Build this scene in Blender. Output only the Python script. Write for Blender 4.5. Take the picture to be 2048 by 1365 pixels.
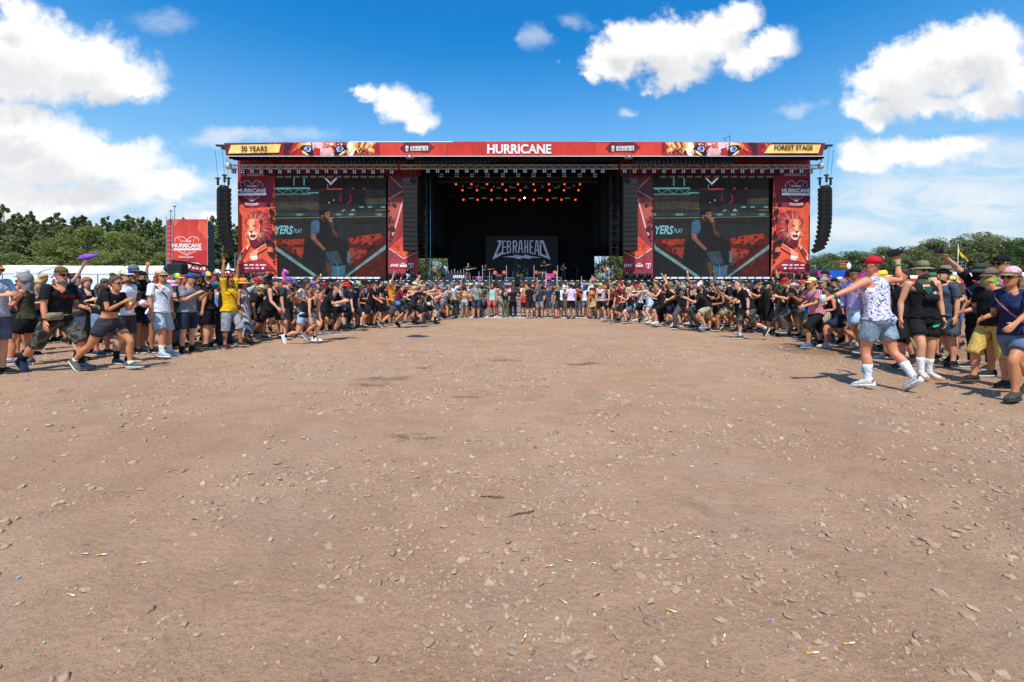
import bpy, bmesh, math, random
import numpy as np
from mathutils import Vector, Matrix
from math import radians as R, sin, cos, pi, sqrt
random.seed(7); RNG = np.random.default_rng(7)
for _o in list(bpy.data.objects): bpy.data.objects.remove(_o)
SC = bpy.context.scene
COL = SC.collection
# ------------------------------------------------------------------ camera, sky, sun, exposure
EYE = 1.34          # lens height above the dirt
FP = 910.0          # focal length in photo pixels (2048 wide) = 16 mm on full frame
HZ = 585.5          # photo row of the horizon
cam = bpy.data.cameras.new('camera'); cam.lens = 36*FP/2048; cam.sensor_width = 36
cam.shift_y = -(682.5-HZ)/2048; cam.clip_start = .05; cam.clip_end = 6000
camo = bpy.data.objects.new('camera', cam); COL.objects.link(camo)
camo.location = (0, 0, EYE); camo.rotation_euler = (R(90), 0, 0)
SC.camera = camo
SUN_EL = R(58); SUN_AZ = R(175)       # sun stands behind the camera, a little to its left
sd = Vector((-sin(R(5))*cos(SUN_EL), -cos(R(5))*cos(SUN_EL), sin(SUN_EL)))   # towards the sun
sl = bpy.data.lights.new('sun', 'SUN'); sl.energy = 4.7; sl.angle = R(.5); sl.color = (1, .965, .91)
so = bpy.data.objects.new('sun', sl); COL.objects.link(so); so.location = (-6, -60, 90)
so.rotation_euler = sd.to_track_quat('Z', 'Y').to_euler()
vs = SC.view_settings; vs.view_transform = 'Standard'; vs.look = 'None'; vs.exposure = 0.12; vs.gamma = 1; vs.use_curve_mapping = False
SC.cycles.max_bounces = 5; SC.cycles.diffuse_bounces = 2; SC.cycles.glossy_bounces = 2; SC.cycles.transparent_max_bounces = 6
SC.cycles.caustics_reflective = False; SC.cycles.caustics_refractive = False
def PX(px, py, Y):                     # photo pixel -> point on the plane y = Y
 return Vector(((px-1024)/FP*Y, Y, EYE+(HZ-py)/FP*Y))
def GD(py): return EYE*FP/(py-HZ)      # ground distance of a photo row
class NT:                              # tiny node-tree builder
 def __init__(s, tree): s.t = tree; s.n = tree.nodes; s.l = tree.links
 def add(s, kind, **kw):
  nd = s.n.new(kind)
  for k, v in kw.items():
   if k.startswith('i_'):
    key = k[2:]
    sock = nd.inputs[int(key)] if key.isdigit() else nd.inputs[key.replace('_', ' ')]
    if hasattr(v, 'is_output') or isinstance(v, bpy.types.NodeSocket): s.l.new(v, sock)
    else: sock.default_value = v
   else: setattr(nd, k, v)
  return nd
 def math(s, op, a, b=None, c=None, clamp=False):
  nd = s.n.new('ShaderNodeMath'); nd.operation = op; nd.use_clamp = clamp
  for i, v in enumerate((a, b, c)):
   if v is None: continue
   if isinstance(v, bpy.types.NodeSocket): s.l.new(v, nd.inputs[i])
   else: nd.inputs[i].default_value = v
  return nd.outputs[0]
 def vmath(s, op, a, b=None, out=0):
  nd = s.n.new('ShaderNodeVectorMath'); nd.operation = op
  for i, v in enumerate((a, b)):
   if v is None: continue
   if isinstance(v, bpy.types.NodeSocket): s.l.new(v, nd.inputs[i])
   else: nd.inputs[i].default_value = v
  return nd.outputs[out]
 def noise(s, vec, scale, detail=4, rough=.55, out='Fac', dist=0):
  nd = s.n.new('ShaderNodeTexNoise'); s.l.new(vec, nd.inputs['Vector'])
  nd.inputs['Scale'].default_value = scale; nd.inputs['Detail'].default_value = detail
  nd.inputs['Roughness'].default_value = rough; nd.inputs['Distortion'].default_value = dist
  return nd.outputs[out]
 def maprange(s, v, a, b, c=0., d=1., smooth=False):
  nd = s.n.new('ShaderNodeMapRange'); nd.interpolation_type = 'SMOOTHSTEP' if smooth else 'LINEAR'
  s.l.new(v, nd.inputs[0])
  for i, q in enumerate((a, b, c, d)): nd.inputs[i+1].default_value = q
  return nd.outputs[0]
 def mix(s, f, a, b, blend='MIX'):
  nd = s.n.new('ShaderNodeMix'); nd.data_type = 'RGBA'; nd.blend_type = blend
  for i, v in ((0, f), (6, a), (7, b)):
   if isinstance(v, bpy.types.NodeSocket): s.l.new(v, nd.inputs[i])
   elif i == 0: nd.inputs[0].default_value = v
   else: nd.inputs[i].default_value = tuple(v)+((1,) if len(v) == 3 else ())
  return nd.outputs[2]
# ---- sky: physical sky with fair-weather cumulus at the bearings they have in the photograph
W = bpy.data.worlds.new('World'); SC.world = W; W.use_nodes = True
def build_world():
 W.cycles.sampling_method='MANUAL'; W.cycles.sample_map_resolution=512
 W.node_tree.nodes.clear()
 B = [(40,95,150,85),(150,120,140,75),(215,150,110,55),(270,180,70,22),(60,150,190,60),(20,20,60,40),
         (40,260,130,55),(60,310,190,80),(190,325,150,55),(310,365,110,32),(90,390,200,40),(20,420,120,50),(430,440,50,20),
         (730,190,38,20),(800,205,72,38),(840,235,40,28),
         (1230,110,75,45),(1270,60,55,30),(1330,95,110,60),(1400,75,100,60),(1350,150,60,30),(1470,25,60,34),(1500,120,70,36),(1545,85,60,40),(1180,150,30,18),
         (1790,165,110,55),(1880,130,130,65),(1960,105,120,70),(1740,205,80,30),(1850,205,120,28),(1990,195,90,30),(2040,150,90,50),
         (1770,300,90,40),(1850,300,100,32),(1930,280,60,26),(1720,330,70,20)]
 g = bpy.data.node_groups.new('cloud_density', 'ShaderNodeTree')
 g.interface.new_socket('UV', in_out='INPUT', socket_type='NodeSocketVector')
 g.interface.new_socket('Density', in_out='OUTPUT', socket_type='NodeSocketFloat')
 t = NT(g); gi = t.add('NodeGroupInput'); go = t.add('NodeGroupOutput')
 uv = gi.outputs[0]
 nz = t.noise(uv, 5.5, 7, .62, 'Color')
 nz2 = t.noise(uv, 34, 5, .65, 'Fac')
 warp = t.vmath('MULTIPLY', t.vmath('SUBTRACT', nz, (.5, .5, .5)), (.16, .13, 0))
 w = t.vmath('ADD', uv, warp)
 acc = None
 for (px, py, rx, ry) in B:
  c = ((px-1024)/FP, (HZ-py)/FP, 0)
  d = t.vmath('LENGTH', t.vmath('MULTIPLY', t.vmath('SUBTRACT', w, c), (FP/rx, FP/ry, 0)), out=1)
  f = t.math('MULTIPLY', t.math('SUBTRACT', 1.16, d), min(1., .45+ry/90))
  acc = f if acc is None else t.math('SMOOTH_MAX', acc, f, .18)
 fb = t.noise(uv, 11, 7, .62)
 dens = t.math('ADD', acc, t.math('MULTIPLY', t.math('SUBTRACT', fb, .52), 1.6))
 dens = t.math('ADD', dens, t.math('MULTIPLY', t.math('SUBTRACT', nz2, .5), .36))
 t.l.new(dens, go.inputs[0])
 n = NT(W.node_tree)
 out = n.add('ShaderNodeOutputWorld'); tc = n.add('ShaderNodeTexCoord'); D = tc.outputs['Generated']
 sep = n.add('ShaderNodeSeparateXYZ', i_0=D); x, y, z = sep.outputs
 ys = n.math('MAXIMUM', y, .12)
 u = n.math('DIVIDE', x, ys); v = n.math('DIVIDE', z, ys)
 cmb = n.add('ShaderNodeCombineXYZ', i_0=u, i_1=v).outputs[0]
 d1 = n.add('ShaderNodeGroup', node_tree=g, i_0=cmb).outputs[0]
 d2 = n.add('ShaderNodeGroup', node_tree=g, i_0=n.vmath('ADD', cmb, (.012, .062, 0))).outputs[0]
 zz = n.math('ADD', n.math('MAXIMUM', z, 0), .22)
 pl = n.add('ShaderNodeCombineXYZ', i_0=n.math('DIVIDE', x, zz), i_1=n.math('DIVIDE', y, zz)).outputs[0]
 gen = n.math('MULTIPLY', n.math('SUBTRACT', n.noise(pl, 1.25, 8, .58), .55), 3.2)
 front = n.maprange(y, .36, .5, 0, 1, True)
 dn = n.add('ShaderNodeMix', data_type='FLOAT', i_0=front, i_2=gen, i_3=d1).outputs[0]
 up = n.add('ShaderNodeMix', data_type='FLOAT', i_0=front, i_2=n.math('SUBTRACT', gen, .2), i_3=d2).outputs[0]
 mask = n.maprange(dn, -.05, .52, 0, 1, True)
 st = n.vmath('MULTIPLY', D, (2.2, 2.2, 13.0))
 veil = n.math('MULTIPLY', n.maprange(n.noise(st, 1.7, 7, .6, dist=.6), .42, .70, 0, 1, True), n.maprange(z, .02, .36, .95, 0, True))
 veil = n.math('MULTIPLY', veil, n.maprange(x, -.35, .45, .62, 1.0, True))
 soft = None; wc = n.vmath('ADD', cmb, n.vmath('MULTIPLY', n.vmath('SUBTRACT', n.noise(cmb, 7, 6, .62, 'Color'), (.5, .5, .5)), (.22, .10, 0)))
 for (px, py, rx, ry, a) in [(1880, 400, 330, 75, 1), (1700, 455, 170, 40, 1), (1960, 475, 260, 45, .9), (1990, 330, 200, 60, .8), (455, 272, 110, 22, .75), (1600, 218, 60, 18, .6), (1258, 224, 28, 12, .7), (1065, 78, 26, 30, .5), (300, 410, 330, 75, 1), (40, 445, 160, 60, 1), (600, 262, 80, 16, .4), (1150, 42, 40, 22, .4), (330, 40, 60, 24, .4)]:
  q = n.vmath('LENGTH', n.vmath('MULTIPLY', n.vmath('SUBTRACT', wc, ((px-1024)/FP, (HZ-py)/FP, 0)), (FP/rx, FP/ry, 0)), out=1)
  q = n.math('MULTIPLY', n.maprange(q, .25, 1.25, 1, 0, True), a); soft = q if soft is None else n.math('MAXIMUM', soft, q)
 stk = n.maprange(n.noise(n.vmath('MULTIPLY', cmb, (4.5, 17, 1)), 1.0, 7, .62, dist=.8), .28, .58, .2, 1, True)
 veil = n.math('MAXIMUM', n.math('MULTIPLY', veil, .55), n.math('MULTIPLY', n.math('MULTIPLY', soft, stk), front))
 sky = n.add('ShaderNodeTexSky', sky_type='NISHITA', sun_disc=False, sun_elevation=SUN_EL, sun_rotation=SUN_AZ,
    altitude=0, air_density=1.0, dust_density=.6, ozone_density=1.4).outputs[0]
 hs = n.add('ShaderNodeHueSaturation', i_Saturation=1.42, i_Value=1.44, i_Color=sky).outputs[0]
 hs = n.mix(1.0, hs, (.36, .98, 1.05), 'MULTIPLY')
 hs = n.mix(n.maprange(z, .0, .50, 1, 0, True), hs, (3.0, 4.6, 6.1))
 sh = n.maprange(up, .12, .95, 0, 1, True)
 sh = n.math('MULTIPLY', sh, n.maprange(n.noise(cmb, 5, 3, .5), .3, .7, .5, 1.0))
 ccol = n.mix(sh, (7.6, 7.6, 7.6), (4.9, 5.05, 5.3))
 c1 = n.mix(n.math('MULTIPLY', veil, .92), hs, (6.0, 6.4, 6.8))
 c2 = n.mix(mask, c1, ccol)
 bg = n.add('ShaderNodeBackground', i_Strength=.13, i_Color=c2)
 n.l.new(bg.outputs[0], out.inputs[0])
build_world()
# ------------------------------------------------------------------ object helpers
def tag(o, label=None, cat=None, group=None, kind=None):
 if label: o['label'] = label
 if cat: o['category'] = cat
 if group: o['group'] = group
 if kind: o['kind'] = kind
 return o
def thing(name, label, cat, loc=(0, 0, 0), rz=0, group=None):
 o = bpy.data.objects.new(name, None); COL.objects.link(o); o.empty_display_size = .2
 o.location = loc; o.rotation_euler = (0, 0, rz)
 return tag(o, label, cat, group)
def link(name, me, parent=None, loc=None, rot=None):
 o = bpy.data.objects.new(name, me); COL.objects.link(o)
 if parent: o.parent = parent
 if loc is not None: o.location = loc
 if rot is not None: o.rotation_euler = rot
 return o
def np_mesh(name, V, F, mats=(), midx=None, smooth=False):
 """V (n,3) array, F list of faces or an int array of tris/quads"""
 me = bpy.data.meshes.new(name)
 V = np.asarray(V, dtype=np.float32)
 if isinstance(F, np.ndarray):
  k = F.shape[1]; lt = np.full(len(F), k, np.int32); fl = F.astype(np.int32).ravel()
 else:
  lt = np.array([len(f) for f in F], np.int32); fl = np.array([i for f in F for i in f], np.int32)
 me.vertices.add(len(V)); me.vertices.foreach_set('co', V.ravel())
 me.loops.add(len(fl)); me.loops.foreach_set('vertex_index', fl)
 me.polygons.add(len(lt))
 ls = np.zeros(len(lt), np.int32); ls[1:] = np.cumsum(lt)[:-1]
 me.polygons.foreach_set('loop_start', ls); me.polygons.foreach_set('loop_total', lt)
 if midx is not None: me.polygons.foreach_set('material_index', np.asarray(midx, np.int32))
 me.polygons.foreach_set('use_smooth', np.full(len(lt), bool(smooth)))
 for m in mats: me.materials.append(m)
 me.update(calc_edges=True)
 return me
class MB:
 """collects boxes, bars, tubes, lathes, polygons into one mesh"""
 def __init__(s): s.V = []; s.F = []; s.M = []
 def raw(s, V, F, mi=0):
  b = len(s.V); s.V += [tuple(v) for v in V]; s.F += [tuple(b+i for i in f) for f in F]; s.M += [mi]*len(F); return s
 def box(s, x0, y0, z0, x1, y1, z1, mi=0, bev=0, M=None):
  if bev:
   b = bev; V = []
   for (sx, sy, sz) in [(a, c, d) for a in (0, 1) for c in (0, 1) for d in (0, 1)]:
    X = (x0, x1)[sx]; Y = (y0, y1)[sy]; Z = (z0, z1)[sz]; ix = b*(1-2*sx); iy = b*(1-2*sy); iz = b*(1-2*sz)
    V += [(X, Y+iy, Z+iz), (X+ix, Y, Z+iz), (X+ix, Y+iy, Z)]
   bm = bmesh.new(); [bm.verts.new(v) for v in V]
   r = bmesh.ops.convex_hull(bm, input=bm.verts); bm.verts.index_update()
   bmesh.ops.dissolve_limit(bm, angle_limit=.01, verts=bm.verts, edges=bm.edges); bm.verts.index_update()
   V = [v.co.copy() for v in bm.verts]; F = [[v.index for v in f.verts] for f in bm.faces]; bm.free()
  else:
   V = [(x0,y0,z0),(x1,y0,z0),(x1,y1,z0),(x0,y1,z0),(x0,y0,z1),(x1,y0,z1),(x1,y1,z1),(x0,y1,z1)]
   F = [(3,2,1,0),(4,5,6,7),(0,1,5,4),(1,2,6,5),(2,3,7,6),(3,0,4,7)]
  if M is not None: V = [M @ Vector(v) for v in V]
  return s.raw(V, F, mi)
 def cbox(s, c, size, mi=0, bev=0, M=None):
  return s.box(c[0]-size[0]/2, c[1]-size[1]/2, c[2]-size[2]/2, c[0]+size[0]/2, c[1]+size[1]/2, c[2]+size[2]/2, mi, bev, M)
 def tube(s, pts, r, n=6, mi=0, caps=True):
  pts = [Vector(p) for p in pts]; rs = r if hasattr(r, '__len__') else [r]*len(pts)
  rings = []; up0 = None
  for i, p in enumerate(pts):
   d = (pts[min(i+1, len(pts)-1)]-pts[max(i-1, 0)]).normalized()
   if up0 is None: up0 = Vector((0, 0, 1)) if abs(d.z) < .9 else Vector((1, 0, 0))
   a = d.cross(up0).normalized(); b = a.cross(d); up0 = b
   rings.append([p+a*rs[i]*cos(2*pi*k/n)+b*rs[i]*sin(2*pi*k/n) for k in range(n)])
  V = [v for q in rings for v in q]; F = []
  for i in range(len(pts)-1):
   for k in range(n):
    k2 = (k+1) % n; F.append((i*n+k, i*n+k2, (i+1)*n+k2, (i+1)*n+k))
  if caps: F.append(tuple(range(n-1, -1, -1))); F.append(tuple((len(pts)-1)*n+k for k in range(n)))
  return s.raw(V, F, mi)
 def lathe(s, prof, n=12, mi=0, M=None, cx=0, cy=0, sx=1, sy=1):
  V = []; F = []
  for (r, z) in prof:
   for k in range(n): V.append(Vector((cx+r*sx*cos(2*pi*k/n), cy+r*sy*sin(2*pi*k/n), z)))
  for i in range(len(prof)-1):
   for k in range(n):
    k2 = (k+1) % n; F.append((i*n+k, i*n+k2, (i+1)*n+k2, (i+1)*n+k))
  F.append(tuple(range(n-1, -1, -1))); F.append(tuple((len(prof)-1)*n+k for k in range(n)))
  if M is not None: V = [M @ v for v in V]
  return s.raw(V, F, mi)
 def ball(s, c, r, n=8, m=5, mi=0):
  r = r if hasattr(r, '__len__') else (r, r, r)
  prof = [(sin(pi*i/m)*1.0, -cos(pi*i/m)) for i in range(m+1)]; prof[0] = (.05, -1); prof[-1] = (.05, 1)
  b = len(s.V); s.lathe(prof, n, mi)
  for i in range(b, len(s.V)): v = s.V[i]; s.V[i] = (c[0]+v[0]*r[0], c[1]+v[1]*r[1], c[2]+v[2]*r[2])
  return s
 def mesh(s, name, mats, smooth=False):
  mats = mats if isinstance(mats, (list, tuple)) else [mats]
  return np_mesh(name, np.array(s.V, np.float32).reshape(-1, 3), s.F, mats, s.M, smooth)
 def build(s, name, mats, parent=None, smooth=False, loc=None, rot=None):
  return link(name, s.mesh(name, mats, smooth), parent, loc, rot)
# ------------------------------------------------------------------ materials
_mc = {}
def clampc(c): return tuple(max(0., min(1., k)) for k in c)
def lin(r, g, b):                      # sRGB 0-255 -> linear
 f = lambda c: (c/255/12.92) if c/255 <= .04045 else ((c/255+.055)/1.055)**2.4
 return (f(r), f(g), f(b))
def mat(name, col, rough=.6, metal=0, var=.12, scale=6., bump=0., bscale=40., emit=None, estr=1., spec=.5, led=0):
 key = (name,)
 if key in _mc: return _mc[key]
 m = bpy.data.materials.new(name); m.use_nodes = True; _mc[key] = m
 n = NT(m.node_tree); p = m.node_tree.nodes['Principled BSDF']
 p.inputs['Roughness'].default_value = rough; p.inputs['Metallic'].default_value = metal
 p.inputs['Specular IOR Level'].default_value = spec
 tc = n.add('ShaderNodeTexCoord').outputs['Object']
 if var:
  f = n.noise(tc, scale, 5, .6)
  c = n.mix(n.maprange(f, .25, .75), tuple(k*(1-var) for k in col), tuple(min(1, k*(1+var)) for k in col))
  n.l.new(c, p.inputs['Base Color'])
 else: p.inputs['Base Color'].default_value = (*col, 1)
 if bump:
  b = n.add('ShaderNodeBump', i_Strength=bump, i_Distance=.02, i_Height=n.noise(tc, bscale, 5, .6))
  n.l.new(b.outputs[0], p.inputs['Normal'])
 if emit:
  p.inputs['Emission Color'].default_value = (*emit, 1); p.inputs['Emission Strength'].default_value = estr
  if led:   # camera picture on LED tiles: uneven brightness and faint tile joints
   sx = n.add('ShaderNodeSeparateXYZ', i_0=tc); g = lambda v: n.math('GREATER_THAN', n.math('FRACT', n.math('MULTIPLY', v, 1.0)), .035)
   f = n.math('MULTIPLY', n.maprange(n.noise(tc, 1.1, 7, .7, dist=1.2), .3, .7, .55, 1.3), n.maprange(n.math('MULTIPLY', g(sx.outputs[0]), g(sx.outputs[2])), 0, 1, .72, 1))
   n.l.new(n.math('MULTIPLY', f, estr), p.inputs['Emission Strength'])
 return m
BLACK = mat('black_metal', (.012, .012, .013), .5, 0, .3)
BLACKC = mat('black_cloth', (.008, .008, .009), .9, 0, .4, 1.5)
GREYM = mat('grey_metal', (.30, .31, .32), .4, .8, .15)
ALU = mat('aluminium', (.62, .63, .65), .35, .9, .1)
GALV = mat('galvanised_steel', (.50, .52, .54), .45, .75, .18, 9)
WHITE = mat('white_paint', (.78, .78, .77), .5, 0, .05)
# value noise for shapes
def vnoise(x, y, seed=0):
 xi = np.floor(x).astype(np.int64); yi = np.floor(y).astype(np.int64); fx = x-xi; fy = y-yi
 fx = fx*fx*(3-2*fx); fy = fy*fy*(3-2*fy)
 def h(a, b):
  n = (a*374761393 + b*668265263 + seed*1442695041) & 0x7fffffff
  n = ((n ^ (n >> 13))*1274126177) & 0x7fffffff
  return ((n ^ (n >> 16)) & 0xffff)/65535.
 return (h(xi, yi)*(1-fx)+h(xi+1, yi)*fx)*(1-fy)+(h(xi, yi+1)*(1-fx)+h(xi+1, yi+1)*fx)*fy
def fbm(x, y, o=4, seed=0):
 s = 0; a = .5; f = 1.
 for k in range(o): s = s+a*vnoise(x*f+k*17.3, y*f-k*9.1, seed+k); a *= .5; f *= 2.03
 return s
# ------------------------------------------------------------------ ground
def hgt(x, y):
 x = np.asarray(x, float); y = np.asarray(y, float)
 fade = np.clip(1-(np.hypot(x, y)-30)/60, 0, 1)
 h = (fbm(x*.55, y*.55, 3, 1)-.45)*.05 + (fbm(x*3.1, y*3.1, 3, 5)-.45)*.022
 near = np.clip(1-(np.hypot(x, y)-6)/8, 0, 1)
 h = h + near*((fbm(x*13, y*13, 3, 9)-.45)*.011 + (fbm(x*45, y*45, 2, 12)-.4)*.004)
 return h*fade
def build_ground():
 ys = [-400, -150, -60, -25, -10, -4, -1.5, 0, .5]
 y = .8
 while y < 34: ys.append(y); y += max(.011, y*.0072)
 while y < 5200: ys.append(y); y *= 1.12
 ys = np.array(ys)
 us = np.concatenate([[-600, -150, -40, -12, -5, -2.5, -1.8], np.linspace(-1.45, 1.45, 330), [1.8, 2.5, 5, 12, 40, 150, 600]])
 Wd = np.maximum(ys, 0)+.9
 Wd = np.where(ys > 34, 34.9+(ys-34)*.25, Wd)
 X = us[None, :]*Wd[:, None]; Y = np.repeat(ys[:, None], len(us), 1)
 Z = hgt(X, Y); V = np.stack([X, Y, Z], -1).reshape(-1, 3)
 a, b = len(ys), len(us)
 i = np.arange((a-1)*b).reshape(a-1, b)[:, :-1]
 F = np.stack([i, i+1, i+1+b, i+b], -1).reshape(-1, 4)
 m = bpy.data.materials.new('dirt'); m.use_nodes = True; n = NT(m.node_tree); p = m.node_tree.nodes['Principled BSDF']
 p.inputs['Roughness'].default_value = .95; p.inputs['Specular IOR Level'].default_value = .15
 o = n.add('ShaderNodeTexCoord').outputs['Object']
 big = n.noise(o, .35, 5, .6); mid = n.noise(o, 2.4, 6, .65); fine = n.noise(o, 38, 5, .7); grit = n.noise(o, 190, 3, .7)
 c = n.mix(n.maprange(big, .32, .68), (.378, .213, .123), (.488, .295, .180))
 c = n.mix(n.maprange(mid, .42, .72, 0, .55), c, (.270, .150, .084))
 c = n.mix(n.maprange(fine, .45, .75, 0, .5), c, (.50, .32, .20))
 c = n.mix(n.maprange(grit, .58, .72, 0, .55), c, (.20, .125, .078))
 c = n.mix(n.maprange(n.noise(o, 62, 4, .7), .56, .68, 0, .7), c, (.15, .09, .055)); c = n.mix(n.math('MULTIPLY', n.maprange(n.noise(o, 20, 5, .75), .57, .66, 0, .6), n.maprange(mid, .4, .6, .2, 1)), c, (.17, .105, .065)); c = n.mix(n.math('MULTIPLY', n.maprange(n.noise(o, 1.1, 6, .7), .54, .72, 0, 1, True), .45), c, (.21, .125, .075))
 c = n.mix(n.math('MULTIPLY', n.maprange(n.noise(o, .9, 5, .65), .48, .66, 0, .4, True), n.maprange(fine, .4, .62, .2, 1)), c, (.36, .26, .195))
 sx = n.add('ShaderNodeSeparateXYZ', i_0=o)
 wob = n.vmath('ADD', o, n.vmath('MULTIPLY', n.vmath('SUBTRACT', n.noise(o, 3.5, 5, .65, 'Color'), (.5, .5, .5)), (.9, .9, 0)))
 damp = None
 for (px, py, rx, ry) in [(770, 758, .55, .30), (742, 768, .35, .18), (822, 873, .22, .13), (795, 882, .1, .06), (1005, 720, .5, .3), (845, 735, .25, .2), (1640, 700, 1.6, 1.6), (1165, 728, .5, .25)]:
  d = GD(py); cx = (px-1024)/FP*d
  q = n.vmath('LENGTH', n.vmath('MULTIPLY', n.vmath('SUBTRACT', wob, (cx, d, 0)), (1/rx, 1/ry, 0)), out=1)
  q = n.maprange(q, .25, 1.05, 1, 0, True); damp = q if damp is None else n.math('MAXIMUM', damp, q)
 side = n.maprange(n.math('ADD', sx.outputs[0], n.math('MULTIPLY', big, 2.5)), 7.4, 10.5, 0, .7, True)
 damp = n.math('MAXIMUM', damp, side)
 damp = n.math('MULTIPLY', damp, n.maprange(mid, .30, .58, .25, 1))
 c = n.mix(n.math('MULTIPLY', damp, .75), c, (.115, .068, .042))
 rad = n.vmath('LENGTH', o, out=1)
 c = n.mix(n.maprange(rad, 75, 95, 0, 1, True), c, (.07, .085, .03))
 n.l.new(c, p.inputs['Base Color'])
 b1 = n.add('ShaderNodeBump', i_Strength=1.0, i_Distance=.022, i_Height=n.math('ADD', n.noise(o, 26, 8, .68), n.math('MULTIPLY', grit, .25)))
 n.l.new(b1.outputs[0], p.inputs['Normal'])
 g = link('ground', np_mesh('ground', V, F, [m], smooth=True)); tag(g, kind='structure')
 return g
ground = build_ground()
def rock_protos():
 out = []
 for k in range(7):
  r = random.Random(40+k); bm = bmesh.new()
  n = 20
  for i in range(n):
   v = Vector((r.gauss(0, 1), r.gauss(0, 1), r.gauss(0, 1))).normalized()
   bm.verts.new((v.x*r.uniform(.75, 1.1), v.y*r.uniform(.55, .85), v.z*r.uniform(.42, .66)))
  res = bmesh.ops.convex_hull(bm, input=bm.verts)
  junk = [e for e in res['geom_interior'] if isinstance(e, bmesh.types.BMVert)]
  bmesh.ops.delete(bm, geom=junk, context='VERTS')
  bmesh.ops.triangulate(bm, faces=bm.faces); bm.verts.index_update()
  out.append((np.array([v.co for v in bm.verts]), np.array([[v.index for v in f.verts] for f in bm.faces]))); bm.free()
 return out
ROCKS = rock_protos()
def stone_mat(name, island):
 m = bpy.data.materials.new(name); m.use_nodes = True; n = NT(m.node_tree); p = m.node_tree.nodes['Principled BSDF']
 p.inputs['Roughness'].default_value = .9; p.inputs['Specular IOR Level'].default_value = .2
 rnd = n.add('ShaderNodeNewGeometry').outputs['Random Per Island'] if island else n.add('ShaderNodeObjectInfo').outputs['Random']
 rp = n.add('ShaderNodeValToRGB', i_0=rnd); cr = rp.color_ramp; cr.interpolation = 'LINEAR'; cr.elements.remove(cr.elements[1]); cr.elements[0].color = (.09, .08, .078, 1)
 for q, col in ((.12, (.19, .15, .125)), (.35, (.27, .195, .15)), (.75, (.42, .285, .20)), (.95, (.50, .37, .28)), (1, (.54, .43, .36))):
  e = cr.elements.new(q); e.color = (*col, 1)
 o = n.add('ShaderNodeTexCoord').outputs['Object']
 dust = n.maprange(n.noise(o, 45 if island else 3, 4, .65), .38, .62, .1, .85)
 c = n.mix(dust, rp.outputs[0], (.45, .28, .168))
 n.l.new(c, p.inputs['Base Color'])
 b = n.add('ShaderNodeBump', i_Strength=.5, i_Distance=.006, i_Height=n.noise(o, 130, 4, .65)); n.l.new(b.outputs[0], p.inputs['Normal'])
 return m
def build_stones():
 rg = np.random.default_rng(11); P = []
 def scatter(n, y0, y1, smin, smax, po, clump):
  yy = np.sqrt(rg.uniform(y0*y0, y1*y1, n)); xx = rg.uniform(-1.22, 1.22, n)*yy
  cl = fbm(xx*.9, yy*.9, 4, 21); keep = rg.uniform(0, 1, n) < np.clip((cl-clump)*6.0, .12, 1)
  s = smin*(1-rg.uniform(0, .985, n))**(-1/po); s = np.minimum(s, smax)
  for a, b, c in zip(xx[keep], yy[keep], s[keep]): P.append((a, b, c))
 scatter(23000, 1.35, 4.2, .0042, .032, 1.7, .37)
 scatter(46000, 4.0, 10, .0062, .040, 1.85, .40)
 scatter(44000, 9.5, 23.5, .011, .048, 2.4, .42)
 P = np.array(P)
 inview = (np.abs(P[:, 0]/P[:, 1]) < 1.12) & (EYE/P[:, 1]*FP+HZ < 1360)
 score = np.where(inview, P[:, 2]/np.hypot(P[:, 1], EYE), 0)
 big = np.zeros(len(P), bool); big[np.argsort(-score)[:300]] = True
 Vs = []; Fs = []; b = 0
 mst = stone_mat('stone', False); mgr = stone_mat('gravel', True)
 meshes = [np_mesh('stone', V, F, [mst]) for V, F in ROCKS]
 h = hgt(P[:, 0], P[:, 1])
 for i, (x, y, s) in enumerate(P):
  k = rg.integers(len(ROCKS)); a = rg.uniform(0, 6.28); tx, ty = rg.normal(0, .18, 2)
  sc = Vector((s, s*rg.uniform(.7, 1.1), s*rg.uniform(.65, 1.1)))
  if big[i]:
   o = link('stone', meshes[k], ground, (x, y, h[i]+s*.12), (tx, ty, a)); o.scale = sc
  else:
   V, F = ROCKS[k]; V = V*np.array(sc); V = V@np.array(Matrix.Rotation(tx, 3, 'X') @ Matrix.Rotation(ty, 3, 'Y')).T
   c, q = cos(a), sin(a); V = np.stack([V[:, 0]*c-V[:, 1]*q+x, V[:, 0]*q+V[:, 1]*c+y, V[:, 2]+h[i]+s*.05], 1)
   Vs.append(V); Fs.append(F+b); b += len(V)
 g = link('gravel', np_mesh('gravel', np.concatenate(Vs), np.concatenate(Fs), [mgr])); tag(g, kind='stuff')
build_stones()
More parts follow.
